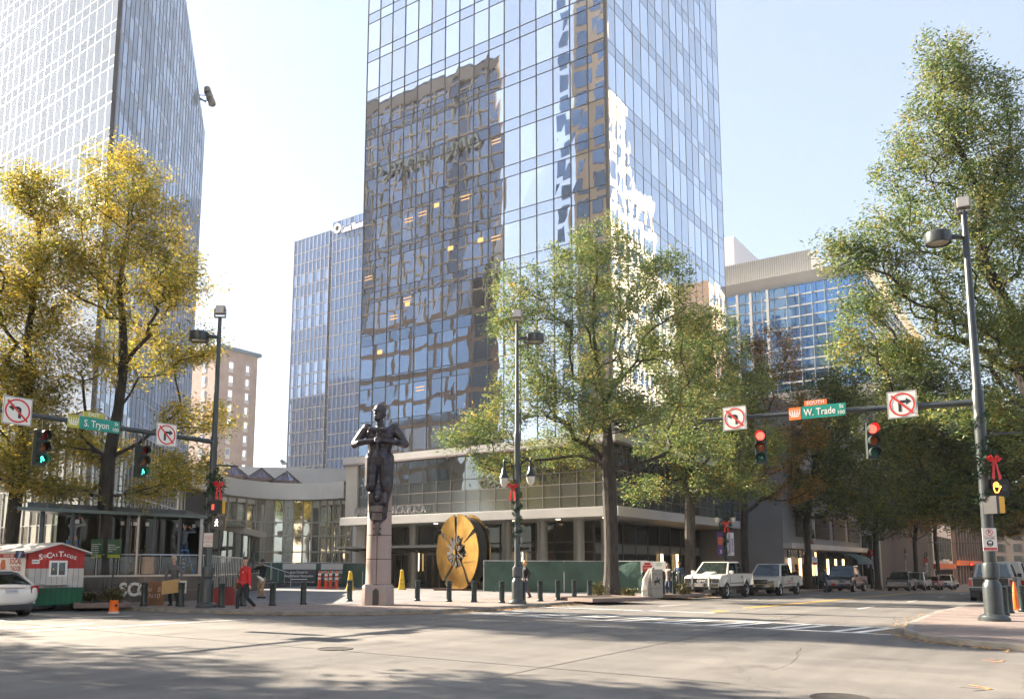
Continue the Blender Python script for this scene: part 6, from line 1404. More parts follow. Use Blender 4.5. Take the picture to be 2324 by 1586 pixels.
# big pale pickup on the right, tail towards the viewer
q = P(2222, 1356, 0); g8, d8 = pickup('champagne pickup with black tailgate seen from behind, on the right past the pole', Vector((51.3, 3.6, G(51))), 0, ptan, L=5.8, W=2.0, Hh=1.86, r=.41, lift=.10, style='old', cap=False)
MB().box(d8['x0']-.03, d8['x0']-.015, -.6, .6, d8['zb']+.62, d8['zb']+.68).build('tailgate_strip', dgrey, g8)
g9, d9 = pickup('white van-bodied truck ahead of the champagne pickup at the right edge', Vector((59.5, 3.5, G(59))), 0, pw, L=5.6, W=2.05, Hh=2.1, r=.42, lift=.05, cap=True)
# ---------------------------------------------------------------- cars
def car(label, loc, rz, m, L=4.85, W=1.84, H_=1.46, wagon=False, cat='car'):
    t = thing('car', label, cat, loc, rz); h = W/2; x0, x1 = -L/2, L/2
    def pr(yb, zb, ym, zm, ys, zs, yt, zt): return [(yb, zb), (ym, zm), (ys, zs), (yt, zt)]
    S = [(x0, pr(.62, .42, .78, .55, .76, .80, .6, .86)), (x0+.12, pr(.72, .28, .88, .55, .85, .92, .66, 1.0)), (x0+.8, pr(.78, .22, .92, .55, .88, .96, .68, 1.06)), (x0+1.6, pr(.8, .2, .92, .55, .89, .92, .7, 1.0)), (x1-1.6, pr(.8, .2, .92, .55, .89, .88, .7, .95)), (x1-.7, pr(.78, .22, .92, .55, .86, .80, .66, .86)), (x1-.12, pr(.68, .28, .84, .5, .76, .66, .6, .72)), (x1, pr(.5, .34, .66, .48, .6, .6, .5, .64))]
    S = [(x, [(y*h/.92, z) for y, z in p]) for x, p in S]
    b = side_panel_loft(S); o = b.build('body', m, t, smooth=True); bv = o.modifiers.new('sub', 'SUBSURF'); bv.levels = bv.render_levels = 2
    rx0, rx1 = (x0+.25, x1-1.2) if not wagon else (x0+.1, x1-1.3); tx0, tx1 = (x0+1.35, x1-2.1) if not wagon else (x0+.5, x1-2.1)
    G_ = [(rx0, [(h*.78, .95), (h*.78, .96), (h*.7, .97), (h*.5, .98)]), (tx0-.25, [(h*.86, .9), (h*.80, 1.1), (h*.66, H_-.10), (h*.45, H_-.05)]), ((tx0+tx1)/2, [(h*.88, .9), (h*.82, 1.1), (h*.68, H_-.05), (h*.45, H_)]), (tx1+.2, [(h*.86, .9), (h*.8, 1.1), (h*.66, H_-.12), (h*.45, H_-.06)]), (rx1, [(h*.78, .85), (h*.78, .86), (h*.7, .87), (h*.5, .88)])]
    o = side_panel_loft(G_).build('greenhouse', vglass, t, smooth=True)
    R_ = [(tx0-.30, [(h*.69, H_-.13), (h*.66, H_-.09), (h*.4, H_-.04)]), ((tx0+tx1)/2, [(h*.71, H_-.07), (h*.68, H_-.03), (h*.4, H_+.02)]), (tx1+.25, [(h*.69, H_-.15), (h*.66, H_-.11), (h*.4, H_-.06)])]
    side_panel_loft(R_).build('roof', m, t, smooth=True)
    for s in (-1, 1):
        for pts in ([(rx0-.0, s*h*.79, .96), (tx0-.25, s*h*.70, H_-.10)], [(rx1, s*h*.79, .87), (tx1+.2, s*h*.70, H_-.12)], [((tx0+tx1)/2, s*h*.90, .9), ((tx0+tx1)/2-.05, s*h*.71, H_-.06)]): MB().tube(pts, .04, 6).build('pillar', m, t)
        for wx in (x0+.98, x1-.92):
            MB().lathe([(.36, -.02), (.36, .16)], 18, M=T((wx, s*(h-.14), .34), rx=-PI/2*s)).build('wheel_arch', black, t); wheel(t, wx, s*(h-.11), .33, .22)
        MB().add([(x0+.01, s*h*.62, .72), (x0+.02, s*h*.60, .93), (x0+.18, s*h*.94, .95), (x0+.5, s*h*1.0, .86), (x0+.18, s*h*.97, .70), (x0+.3, s*h*.8, .9), (x0+.3, s*h*.8, .72)], [(0, 1, 2, 4), (2, 3, 4), (1, 5, 2), (0, 4, 6)]).build('tail_light', tl, t)
        MB().add([(x1-.02, s*h*.55, .56), (x1-.1, s*h*.52, .68), (x1-.35, s*h*.88, .74), (x1-.2, s*h*.9, .56), (x1-.5, s*h*.6, .6)], [(0, 1, 2, 3), (0, 3, 4), (1, 4, 2)]).build('headlight', hl, t)
        MB().box(x1-1.75, x1-1.55, min(s*h, s*(h+.16)), max(s*h, s*(h+.16)), .92, 1.05).build('mirror', m, t, bevel=.03)
    MB().box(x0-.015, x0+.1, -h*.45, h*.45, .90, .95).build('chrome_strip', chrome, t); MB().box(x0-.02, x0+.1, -.17, .17, .72, .86).build('number_plate', plate, t)
    MB().box(x0-.01, x0+.25, -h*.7, h*.7, .24, .38).build('bumper_insert', trim, t); MB().box(x0+.3, x1-.3, -h*.8, h*.8, .18, .3).build('underbody', black, t)
    return t
cr = car('white sedan seen from behind at the left edge, red tail light towards the trailer', Vector((12.62, 26.9+2.43, 0)), PI/2, paint('pearl_white_paint', (.68, .66, .62)))
text('plate_lettering', 'CCE-2015', .07, mat('blue_ink', (.03, .06, .3), .6), cr, board((-1, 0, 0), loc=(-2.425-.022, 0, .79)), ext=.0005)
car('dark estate car crossing at the far junction', PD(2146, 136), VA + PI, paint('navy_paint', (.03, .035, .05)), wagon=True, L=4.9, H_=1.65)
# ---------------------------------------------------------------- taco trailer
tr = thing('food_trailer', 'red, white and green wooden food trailer with SoCalTacos lettering and gabled roof', 'food trailer', (14.2, 29.2, 0))
W_, L_, B0, B1, B2, B3, RG = 1.86, 4.6, .22, .80, 1.46, 2.06, 2.30
tr_r = mat('trailer_red_boards', (.44, .022, .018), .6, var=.28, vscale=1.6, bump=.004, bscale=20); tr_w = mat('trailer_white_boards', (.56, .525, .48), .6, var=.16, vscale=1.4, bump=.004, bscale=20); tr_g = mat('trailer_green_boards', (.002, .12, .05), .6, var=.30, vscale=1.6, bump=.004, bscale=20)
for z0, z1, m, nm in ((B0, B1, tr_g, 'lower_wall'), (B1, B2, tr_w, 'middle_wall')): MB().box(0, W_, 0, L_, z0, z1).build(nm, m, tr)
MB().add([(0, 0, B2), (W_, 0, B2), (W_, 0, B3-.04), (W_/2, 0, RG), (0, 0, B3-.04), (0, L_, B2), (W_, L_, B2), (W_, L_, B3-.04), (W_/2, L_, RG), (0, L_, B3-.04)], [(0, 1, 2, 3, 4), (9, 8, 7, 6, 5), (0, 5, 6, 1), (1, 6, 7, 2), (2, 7, 8, 3), (3, 8, 9, 4), (4, 9, 5, 0)]).build('upper_wall', tr_r, tr)
b = MB()
for k in range(1, 10): b.box(k*W_/10-.005, k*W_/10+.005, -.003, 0, B0, B3+.06)
for k in range(1, 24): b.box(-.003, 0, k*L_/24-.005, k*L_/24+.005, B0, B3-.06)
b.build('board_grooves', mat('groove_dark', (.05, .02, .02), .8), tr)
rf = MB()
for s in (0, 1):
    xa = -.16 if s == 0 else W_+.16; za = RG - (W_/2+.16)*(RG-B3+.04)/(W_/2); rf.add([(xa, -.18, za), (W_/2, -.18, RG), (W_/2, L_+.1, RG), (xa, L_+.1, za), (xa, -.18, za+.05), (W_/2, -.18, RG+.05), (W_/2, L_+.1, RG+.05), (xa, L_+.1, za+.05)], [(0, 1, 5, 4), (2, 3, 7, 6), (4, 5, 6, 7), (3, 2, 1, 0), (0, 4, 7, 3), (1, 2, 6, 5)])
rf.build('roof', tr_w, tr)
wn = MB(); wx, wz = .63, 1.18
wn.box(wx, wx+.62, -.03, .0, wz, wz+.55); wn = wn.build('window', signwhite, tr)
for k in (0, 1): MB().box(wx+.07+k*.26, wx+.28+k*.26, -.035, -.03, wz+.06, wz+.48).build('pane', vglass, wn)
MB().box(wx+.12, wx+.17, -.04, -.035, wz+.24, wz+.29).build('yellow_sticker', mat('lime_sticker', (.5, .6, .05), .5), wn)
MB().box(wx-.22, wx+.72, -.28, 0, .90, .93).build('counter_shelf', tr_w, tr)
arcl = 'SoCalTacos'; szs = [.30, .16, .30, .17, .16, .30, .17, .18, .18, .19]
x_ = .26
for i, ch in enumerate(arcl):
    f_ = i/9; y_ = 1.86 + .085*math.sin(f_*PI) + (0.02 if i == 5 else 0) - (f_ > .8)*.02
    w_ = .15 if szs[i] > .25 else .112
    text('sign_letter', ch.upper(), szs[i]*.86, signwhite, tr, board((0, -1, 0), loc=(x_ + w_/2, -.012, y_ - .02)) @ T((0, 0, 0), rz=(.18 - .36*f_)), ext=.008, bold=.03); x_ += w_ + .008
MB().box(.06, .30, -.015, 0, 1.62, 1.76).build('closed_sign', signwhite, tr); text('lettering', 'CLOSED', .055, blacktxt, tr, board((0, -1, 0), loc=(.16, -.017, 1.69)), ext=.001, bold=.03)
MB().box(-.02, .26, -.012, 0, .30, .42).build('number_board', signwhite, tr); text('lettering', 'CH-15602', .07, redtxt, tr, board((0, -1, 0), loc=(.12, -.015, .36)), ext=.001)
# cloth poster on the street side
ps = MB().box(-.03, -.015, .25, 2.1, 1.12, 1.98).build('poster', signwhite, tr); MS = board((-1, 0, 0), loc=(-.032, 1.17, 1.55))
MB().box(-.90, .90, .28, .41, 0, .004, MS).build('poster_head', tr_r, ps); text('lettering', 'CHICKEN · BEEF · CARNITAS', .12, signwhite, ps, MS @ T((0, .345, .006)), ext=.001, bold=.01, sx=.85)
text('lettering', 'SOCAL', .26, redtxt, ps, MS @ T((.25, .14, .004)), ext=.001, bold=.02); text('lettering', 'TACOS', .22, redtxt, ps, MS @ T((.27, -.10, .004)), ext=.001, bold=.02); text('lettering', 'NOW OPEN', .16, redtxt, ps, MS @ T((.15, -.33, .004)), ext=.001, bold=.02)
MB().prism([(-.75, -.2), (-.55, -.28), (-.42, -.05), (-.5, .2), (-.7, .22), (-.82, .05)], .004, MS).build('red_pattern', mat('washed_orange_ink', (.55, .12, .05), .7), ps)
for yy in (1.6, 3.2):
    for xx in (.2, W_-.2): MB().lathe([(.2, -.09), (.27, -.07), (.27, .07), (.2, .09)], 16, M=T((xx, yy, .27), ry=PI/2)).build('wheel', rubber, tr)
MB().box(.1, W_-.1, .1, L_-.1, .14, .22).build('chassis', black, tr); MB().tube([(W_/2, 0, .2), (W_/2, -.1, .2)], .04).build('tow_bar', black, tr)
fl_ = MB(); n = 8
for i in range(n): fl_.quad((-.17, .1+.07*i, 2.06-.0), (-.17, .1+.07*(i+1), 2.06), (-.2-.02*math.sin(i), .1+.07*(i+1), 1.82+.03*math.sin(i)), (-.2-.02*math.sin(i-1), .1+.07*i, 1.82+.03*math.sin(i-1)))
fl_.build('blue_pennant', mat('navy_cloth', (.02, .04, .12), .8), tr)
# ================================================================ people (local: x to the figure's left, y behind it, z up; the figure faces -y)
def ik(a, b, l1, l2, hint):
    a, b = Vector(a), Vector(b); d = b - a; L = min(d.length, (l1+l2)*.999); dn = d.normalized(); b = a + dn*L
    x = (l1*l1 - l2*l2 + L*L)/(2*L); hgt = math.sqrt(max(0, l1*l1 - x*x)); hn = Vector(hint); hn = (hn - dn*hn.dot(dn)).normalized(); return a + dn*x + hn*hgt, b
skin = mat('skin_light', (.52, .30, .21), .55); skin2 = mat('skin_brown', (.28, .15, .09), .55)
def person(label, loc, rz, H_, top, bottom, shoe, hair, feet, hands, sk=skin, hair_style='short', lean=0, turn=0, nod=0, open_=None, long_coat=0, fat=1.0, legs_bare=False, vox=.011, group=None, hand_pose='relaxed', kneehint=None):
    t = thing('person', label, 'person', loc, rz, group); t.scale = (H_/1.8,)*3
    hipz = .93; hip = Vector((0, 0, hipz)); up = Vector((0, -lean, 1)).normalized(); chest = hip + up*.42; neck = hip + up*.56; head = neck + Vector((0, -.02 - nod*.05, .15))
    B, TP, BT, SH = [], [], [], []
    L, K, A_ = {}, {}, {}
    for s, f in zip((-1, 1), feet):
        h_ = hip + Vector((s*.095, 0, -.02)); an = Vector((f[0], f[1], f[2] + .09)); k_, an = ik(h_, an, .43, .43, (kneehint or (0, -1, .1)))
        B += [(h_, k_, .07, .045), (k_, an, .045, .035)]; BT += [(h_, k_, .093*fat, .068), (k_, an + Vector((0, 0, .02)), .066, .058)]
        toe = f[3] if len(f) > 3 else 0; fd_ = Vector((s*.05, -math.cos(toe), -math.sin(toe))); heel = an + Vector((0, .045, -.05)) ; SH.append((heel, heel + fd_*.20, .042, .036)); SH.append((an + Vector((0, 0, .01)), heel, .045, .045)); B.append((an, heel, .03, .03))
    for s, f in zip((-1, 1), hands):
        sh = neck + Vector((s*.185, 0, -.055)); el, ha = ik(sh, Vector(f[:3]), .29, .27, (s*.35, .9, -.2) if len(f) < 4 else f[3]); B += [(sh, el, .045, .036), (el, ha, .034, .024)]; TP += [(sh, el, .068*fat, .054), (el, ha - (ha-el).normalized()*.02, .052, .042)]; TP.append((neck + Vector((0, 0, -.06)), sh, .07, .068))
        d = (ha - el).normalized(); side = Vector((0, 1, 0)).cross(d) if abs(d.y) < .8 else Vector((1, 0, 0)).cross(d); side.normalize(); nrm_ = d.cross(side)
        palm = ha + d*.05; B.append((ha, palm, .026, .034))
        for j, (o_, ln) in enumerate(((-.027, .068), (-.009, .08), (.009, .075), (.026, .058))):
            p0 = palm + side*o_ + d*.02; p1 = p0 + d*ln*.5 + nrm_*.012; p2 = p1 + d*ln*.35 + nrm_*.022; B += [(p0, p1, .0105, .0095), (p1, p2, .0095, .008)]
        B += [(ha + d*.02 - side*.02, ha + d*.05 - side*.045 + nrm_*.02, .012, .010), (ha + d*.05 - side*.045 + nrm_*.02, ha + d*.085 - side*.046 + nrm_*.028, .010, .008)]
    B += [(hip, chest, .11, .12), (neck + Vector((0, 0, -.03)), head, .05, .048)]
    TP += [(hip + Vector((0, 0, .0 - long_coat)), chest, .128*fat + long_coat*.1, .142*fat), (chest + Vector((-.07, 0, .02)), chest + Vector((.07, 0, .02)), .115, .115), (hip + Vector((-.05, 0, .02 - long_coat)), hip + Vector((.05, 0, .02 - long_coat)), .118*fat, .118*fat), (neck + Vector((0, 0, -.05)), neck + Vector((0, .0, .015)), .085, .062)]
    BT += [(hip + Vector((-.05, 0, 0)), hip + Vector((.05, 0, 0)), .118*fat, .118*fat)]
    # head: skull, jaw, nose, ears, brow
    Rh = Matrix.Rotation(turn, 3, 'Z') @ Matrix.Rotation(nod*.6, 3, 'X'); hc = head + Vector((0, -.005, .045)); Hd = lambda x, y, z: hc + Rh @ Vector((x, y, z))
    B += [(Hd(0, .0, .03), Hd(0, .02, .05), .078, .084), (Hd(0, -.035, -.055), Hd(0, -.02, -.0), .045, .066), (Hd(0, -.092, .005), Hd(0, -.103, -.018), .008, .014), (Hd(-.028, -.082, .028), Hd(.028, -.082, .028), .014, .014), (Hd(-.018, -.082, -.046), Hd(.018, -.082, -.046), .010, .010), (Hd(-.082, .005, -.01), Hd(-.084, .01, .02), .010, .014), (Hd(.082, .005, -.01), Hd(.084, .01, .02), .010, .014)]
    blob(B, vox*.72, 'body', sk, t, 1)
    e = MB()
    for s in (-1, 1): e.ball(Hd(s*.032, -.083, .010), .011, 6, 4)
    e.build('eyes', blacktxt, t); 
    m_ = MB(); m_.tube([Hd(-.022, -.092, -.050), Hd(0, -.096, -.051), Hd(.022, -.092, -.050)], .005, 5); m_.build('mouth', mat('lip', (.35, .12, .09), .5), t)
    blob(TP, vox, 'jacket', top, t, 2); blob(BT, vox, 'trousers', bottom, t, 2); blob(SH, vox*.9, 'shoes', shoe, t, 1)
    hr = []
    if hair_style == 'short': hr = [(Hd(0, .02, .075), .082), (Hd(-.03, -.045, .098), Hd(.03, -.05, .10), .03, .035), (Hd(0, .055, .03), .062)]
    elif hair_style == 'fluffy': hr = [(Hd(0, .02, .09), .10), (Hd(-.07, .0, .05), .045), (Hd(.07, .0, .05), .045), (Hd(0, .06, .02), .07), (Hd(0, -.05, .10), .05)]
    elif hair_style == 'bob': hr = [(Hd(0, .02, .07), .098), (Hd(-.075, .01, -.01), Hd(-.065, .0, -.06), .04, .035), (Hd(.075, .01, -.01), Hd(.065, .0, -.06), .04, .035), (Hd(0, .06, -.02), .075)]
    elif hair_style == 'long': hr = [(Hd(0, .02, .07), .095), (Hd(0, .07, .0), Hd(0, .08, -.2), .08, .06), (Hd(.07, .02, 0), Hd(.06, .03, -.15), .035, .03)]
    elif hair_style == 'cap': hr = [(Hd(0, .01, .07), .09), (Hd(0, -.06, .07), Hd(0, -.13, .055), .05, .035)]
    blob(hr, vox, 'cap' if hair_style == 'cap' else 'hair', hair, t, 1)
    return t, Hd
denim = mat('dark_denim', (.016, .018, .026), .8, var=.2, vscale=10); khaki = mat('khaki_cloth', (.42, .28, .16), .85, var=.08, vscale=10); suede = mat('tan_suede', (.42, .30, .19), .8); leather = mat('brown_leather', (.13, .045, .02), .5)
redj = mat('red_jacket_cloth', (.60, .018, .022), .65, var=.10, vscale=8, bump=.012, bscale=9); greyj = mat('grey_cardigan', (.10, .10, .105), .9, var=.25, vscale=12, bump=.008, bscale=18); blkc = mat('black_cloth', (.014, .015, .018), .85, var=.3, vscale=9, bump=.008, bscale=10)
shirt = mat('pale_blue_shirt', (.33, .36, .44), .8, var=.08, vscale=9, bump=.006, bscale=9); fur = mat('speckled_grey_jacket', (.22, .20, .18), .9, var=.5, vscale=30); bluej = mat('blue_hooded_jacket', (.04, .07, .13), .85, var=.2, vscale=8); jeans = mat('mid_blue_denim', (.05, .07, .12), .85, var=.2, vscale=9); greyt = mat('grey_tshirt', (.25, .25, .26), .85)
hbr = mat('dark_brown_hair', (.035, .02, .012), .6, var=.3, vscale=40); hgy = mat('grey_blond_hair', (.36, .30, .22), .7, var=.25, vscale=50); hbl = mat('blond_hair', (.50, .30, .13), .6, var=.2, vscale=40); hbk = mat('black_hair', (.012, .011, .010), .5); navycap = mat('navy_cap', (.02, .03, .06), .8)
def face(v): return math.atan2(v.y, v.x) + PI/2       # rz so that the figure (facing -y) looks along v
p = P(553, 1388, 0); hgt = 1.80
pr, Hd = person('man in bright red jacket and black trousers stepping off the kerb, brown shoulder bag', p, face(-FW*.8 - RT*.55), 1.82, redj, denim, suede, hbr, [(-.10, -.20, 0), (.10, .34, .10, .9)], [(-.30, -.06, .92), (.31, -.03, .84)], turn=.25, vox=.009)
MB().box(-.335, -.25, -.12, .16, .76, .98).build('shoulder_bag', leather, pr, bevel=.03); MB().tube([(-.28, .02, .98), (-.22, -.14, 1.25), (.10, -.13, 1.48), (.14, .05, 1.50)], .016, 6).build('bag_strap', leather, pr)
MB().box(.07, .10, -.162, -.152, 1.30, 1.34).build('white_badge', signwhite, pr)
p = P(393, 1374, KO); pc, Hd = person('grey-haired man in a dark cardigan holding a big sheet of cardboard', p, face(-FW - RT*.05), 1.74, greyj, blkc, blkc, hgy, [(-.10, -.02, 0), (.12, .12, 0)], [(-.30, -.26, .90), (.30, -.26, .98)], hair_style='fluffy', nod=.7, lean=.10, vox=.010)
MB().add([(-.31, -.34, .42), (.33, -.34, .50), (.29, -.33, .99), (-.31, -.33, .92)] + [(-.31, -.33, .42), (.33, -.33, .50), (.29, -.32, .99), (-.31, -.32, .92)], [(0, 1, 2, 3), (7, 6, 5, 4), (0, 4, 5, 1), (1, 5, 6, 2), (2, 6, 7, 3), (3, 7, 4, 0)]).build('x', mat('plain_cardboard', (.42, .27, .11), .8, var=.06), None)
o = [c_ for c_ in COL.objects if c_.name.startswith('x')][-1]; o.name = 'cardboard_sheet'; o.data.name = 'cardboard_sheet'; o.location = pc.location; o.rotation_euler = pc.rotation_euler; o.scale = pc.scale; tagp(o, 'large tan cardboard sheet held by the grey-haired man', 'cardboard')
MB().box(-.05, .05, -.135, -.12, 1.30, 1.42).build('red_shirt_front', redtxt, pc)
p = P(594, 1357, KO); pp, Hd = person('man in navy cap on the phone, black jacket and khaki trousers, holding white cloth', p, face(-FW - RT*.6), 1.68, blkc, khaki, blkc, navycap, [(-.10, -.02, 0), (.10, .06, 0)], [(-.10, -.17, 1.50, (-.9, .2, -.6)), (-.02, -.25, 1.06)], sk=skin2, hair_style='cap', vox=.011, fat=1.08)
MB().box(-.12, -.09, -.14, -.08, 1.52, 1.64).build('phone', black, pp); 
blob([((-.05, -.26, 1.04), (.2, -.2, .86), .05, .09), ((.2, -.2, .86), (.12, -.2, .74), .08, .04)], .014, 'white_cloth', signwhite, pp, 2)
p = PD(1131, 50.5, KO); person('man in pale blue shirt and dark trousers walking past the green fence', p, face(RT*.95 + FW*.5), 1.70, shirt, blkc, blkc, hbr, [(-.09, -.28, 0), (.09, .30, .08, .7)], [(-.24, .15, .94), (.25, -.12, .96)], vox=.012)
p = PD(1192, 38.0, KO); pb, Hd = person('blonde woman in black top, jeans and brown boots behind the tall lamp post', p, face(-RT*.85 - FW*.25), 1.64, blkc, jeans, leather, hbl, [(-.08, -.10, 0), (.08, .22, .03, .4)], [(-.22, -.05, .96), (.22, .05, .95)], hair_style='bob', vox=.011, long_coat=.10)
blob([((.085, .19, .12), (.09, .12, .38), .06, .068), ((-.085, -.08, .10), (-.09, -.08, .38), .06, .068)], .014, 'boots', leather, pb, 1)
p = PD(1516, 43.2, KO); person('woman in speckled grey jacket turning beside the horse-rider stone', p, face(-FW*.4 - RT*.6), 1.66, fur, jeans, blkc, hbk, [(-.09, .0, 0), (.10, .16, 0)], [(-.42, -.12, 1.10), (.24, .02, .96)], sk=skin2, hair_style='long', vox=.012, long_coat=.06)
p = PD(1541, 44.0, KO); person('man in blue hooded jacket with grey hood beside the speckled-jacket woman', p, face(-FW - RT*.35), 1.76, bluej, denim, blkc, hbk, [(-.10, -.08, 0), (.10, .14, 0)], [(-.16, -.22, 1.02), (.16, -.22, 1.02)], sk=skin2, vox=.012)
p = PD(1871, 61.5, 0); person('dark-clothed man with cap standing in the road beside the dark blue pickup', p, face(RT*.9 - FW*.3), 1.80, bluej, jeans, blkc, navycap, [(-.10, -.02, 0), (.10, .05, 0)], [(-.26, -.08, .95), (.20, -.25, 1.10)], hair_style='cap', vox=.013)
# two men on blue ladders inside the pavilion
ladm = mat('blue_ladder_rail', (.02, .16, .42), .4)
def ladder(x, y, z, h_, lab, a=0):
    t = thing('step_ladder', lab, 'ladder', Mp_ @ Vector((x, y, z)), math.atan2(fd.y, fd.x)); b = MB()
    for sx in (-1, 1):
        for k, sy in (('front_rail', -1), ('rear_rail', 1)): MB().tube([(sx*.26, sy*.42, 0), (sx*.15, sy*.05, h_)], .022, 6).build(k, ladm, t)
    for i in range(1, 6): f_ = i/6.2; MB().box(-.25+.1*f_, .25-.1*f_, -.46+.37*f_, -.38+.37*f_, h_*f_, h_*f_+.03).build('tread', steel, t)
    MB().box(-.18, .18, -.1, .1, h_, h_+.04).build('ladder_top', ladm, t)
Mp_ = Mp
ladder(5.45, .62, dk, 1.35, 'blue step ladder under the worker with raised arms inside the pavilion'); ladder(.92, .58, dk, 1.05, 'blue step ladder under the worker near the pavilion corner')
wrk = (('worker in pale shirt on a ladder reaching up to the pavilion ceiling, left one', 5.45, .66, greyt, khaki, [(-.10, -.02, 0), (.12, .05, 0)], [(-.30, -.18, 1.72, (-.8, 0, -.5)), (-.05, -.30, 1.75, (.8, 0, -.6))], .72), ('worker in grey shirt and jeans on a ladder near the pavilion corner post', .95, .62, mat('grey_blue_shirt', (.10, .12, .14), .85), jeans, [(-.09, 0, 0), (.09, .02, 0)], [(-.25, -.12, 1.62, (-.8, 0, -.5)), (.30, -.10, 1.50, (.8, 0, -.5))], .55))
for lab, x, y, tm, bm_, ft, hd, up_ in wrk:
    person(lab, Mp_ @ Vector((x, y, dk + up_)), face(-sdv.to_3d()*-1), 1.52 if up_ > .6 else 1.6, tm, bm_, blkc, navycap, ft, hd, hair_style='cap', vox=.013)
# ================================================================ trees: branching grown towards scattered points, leaves as small separate blades
def leafmat(name, cols, trans=.45):
    m = bpy.data.materials.new(name); m.use_nodes = True; n = m.node_tree; L = n.links.new; n.nodes.remove(n.nodes['Principled BSDF'])
    g = n.nodes.new('ShaderNodeNewGeometry'); r = n.nodes.new('ShaderNodeValToRGB'); t = n.nodes.new('ShaderNodeTexNoise'); t.inputs['Scale'].default_value = .7; t.inputs['Detail'].default_value = 2
    L(g.outputs['Position'], t.inputs['Vector'])
    a = n.nodes.new('ShaderNodeMath'); a.operation = 'MULTIPLY_ADD'; L(t.outputs[0], a.inputs[0]); a.inputs[1].default_value = .9; 
    b = n.nodes.new('ShaderNodeMath'); b.operation = 'MULTIPLY_ADD'; L(g.outputs['Random Per Island'], b.inputs[0]); b.inputs[1].default_value = .7; b.inputs[2].default_value = -.35; L(b.outputs[0], a.inputs[2])
    L(a.outputs[0], r.inputs[0]); e = r.color_ramp.elements
    while len(e) < len(cols): e.new(.5)
    for i, (p, c) in enumerate(cols): e[i].position = p; e[i].color = (*c, 1)
    d = n.nodes.new('ShaderNodeBsdfDiffuse'); tr = n.nodes.new('ShaderNodeBsdfTranslucent'); gl = n.nodes.new('ShaderNodeBsdfGlossy'); gl.inputs['Roughness'].default_value = .55; gl.inputs['Color'].default_value = (.6, .6, .6, 1)
    for x in (d, tr): L(r.outputs[0], x.inputs['Color'])
    mx = n.nodes.new('ShaderNodeMixShader'); mx.inputs[0].default_value = trans; L(d.outputs[0], mx.inputs[1]); L(tr.outputs[0], mx.inputs[2])
    m2 = n.nodes.new('ShaderNodeMixShader'); m2.inputs[0].default_value = .05; L(mx.outputs[0], m2.inputs[1]); L(gl.outputs[0], m2.inputs[2]); L(m2.outputs[0], n.nodes['Material Output'].inputs[0]); return m
lf_y = leafmat('autumn_yellow_leaf', [(.12, (.10, .14, .022)), (.40, (.30, .27, .035)), (.66, (.50, .38, .045)), (.92, (.55, .32, .04))], .58)
lf_g = leafmat('oak_green_leaf', [(.12, (.06, .115, .035)), (.45, (.14, .205, .06)), (.68, (.27, .30, .075)), (.94, (.50, .32, .06))], .46)
lf_o = leafmat('rusty_oak_leaf', [(.15, (.08, .09, .02)), (.45, (.24, .16, .03)), (.7, (.45, .20, .03)), (.93, (.55, .20, .03))], .5)
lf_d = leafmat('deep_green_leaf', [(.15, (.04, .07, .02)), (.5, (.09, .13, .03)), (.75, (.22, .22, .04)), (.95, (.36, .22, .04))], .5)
bark = mat('oak_bark', (.022, .019, .017), .9, col2=(.055, .048, .042), vscale=7, bump=.03, bscale=14, stretch=(1, 1, .25))
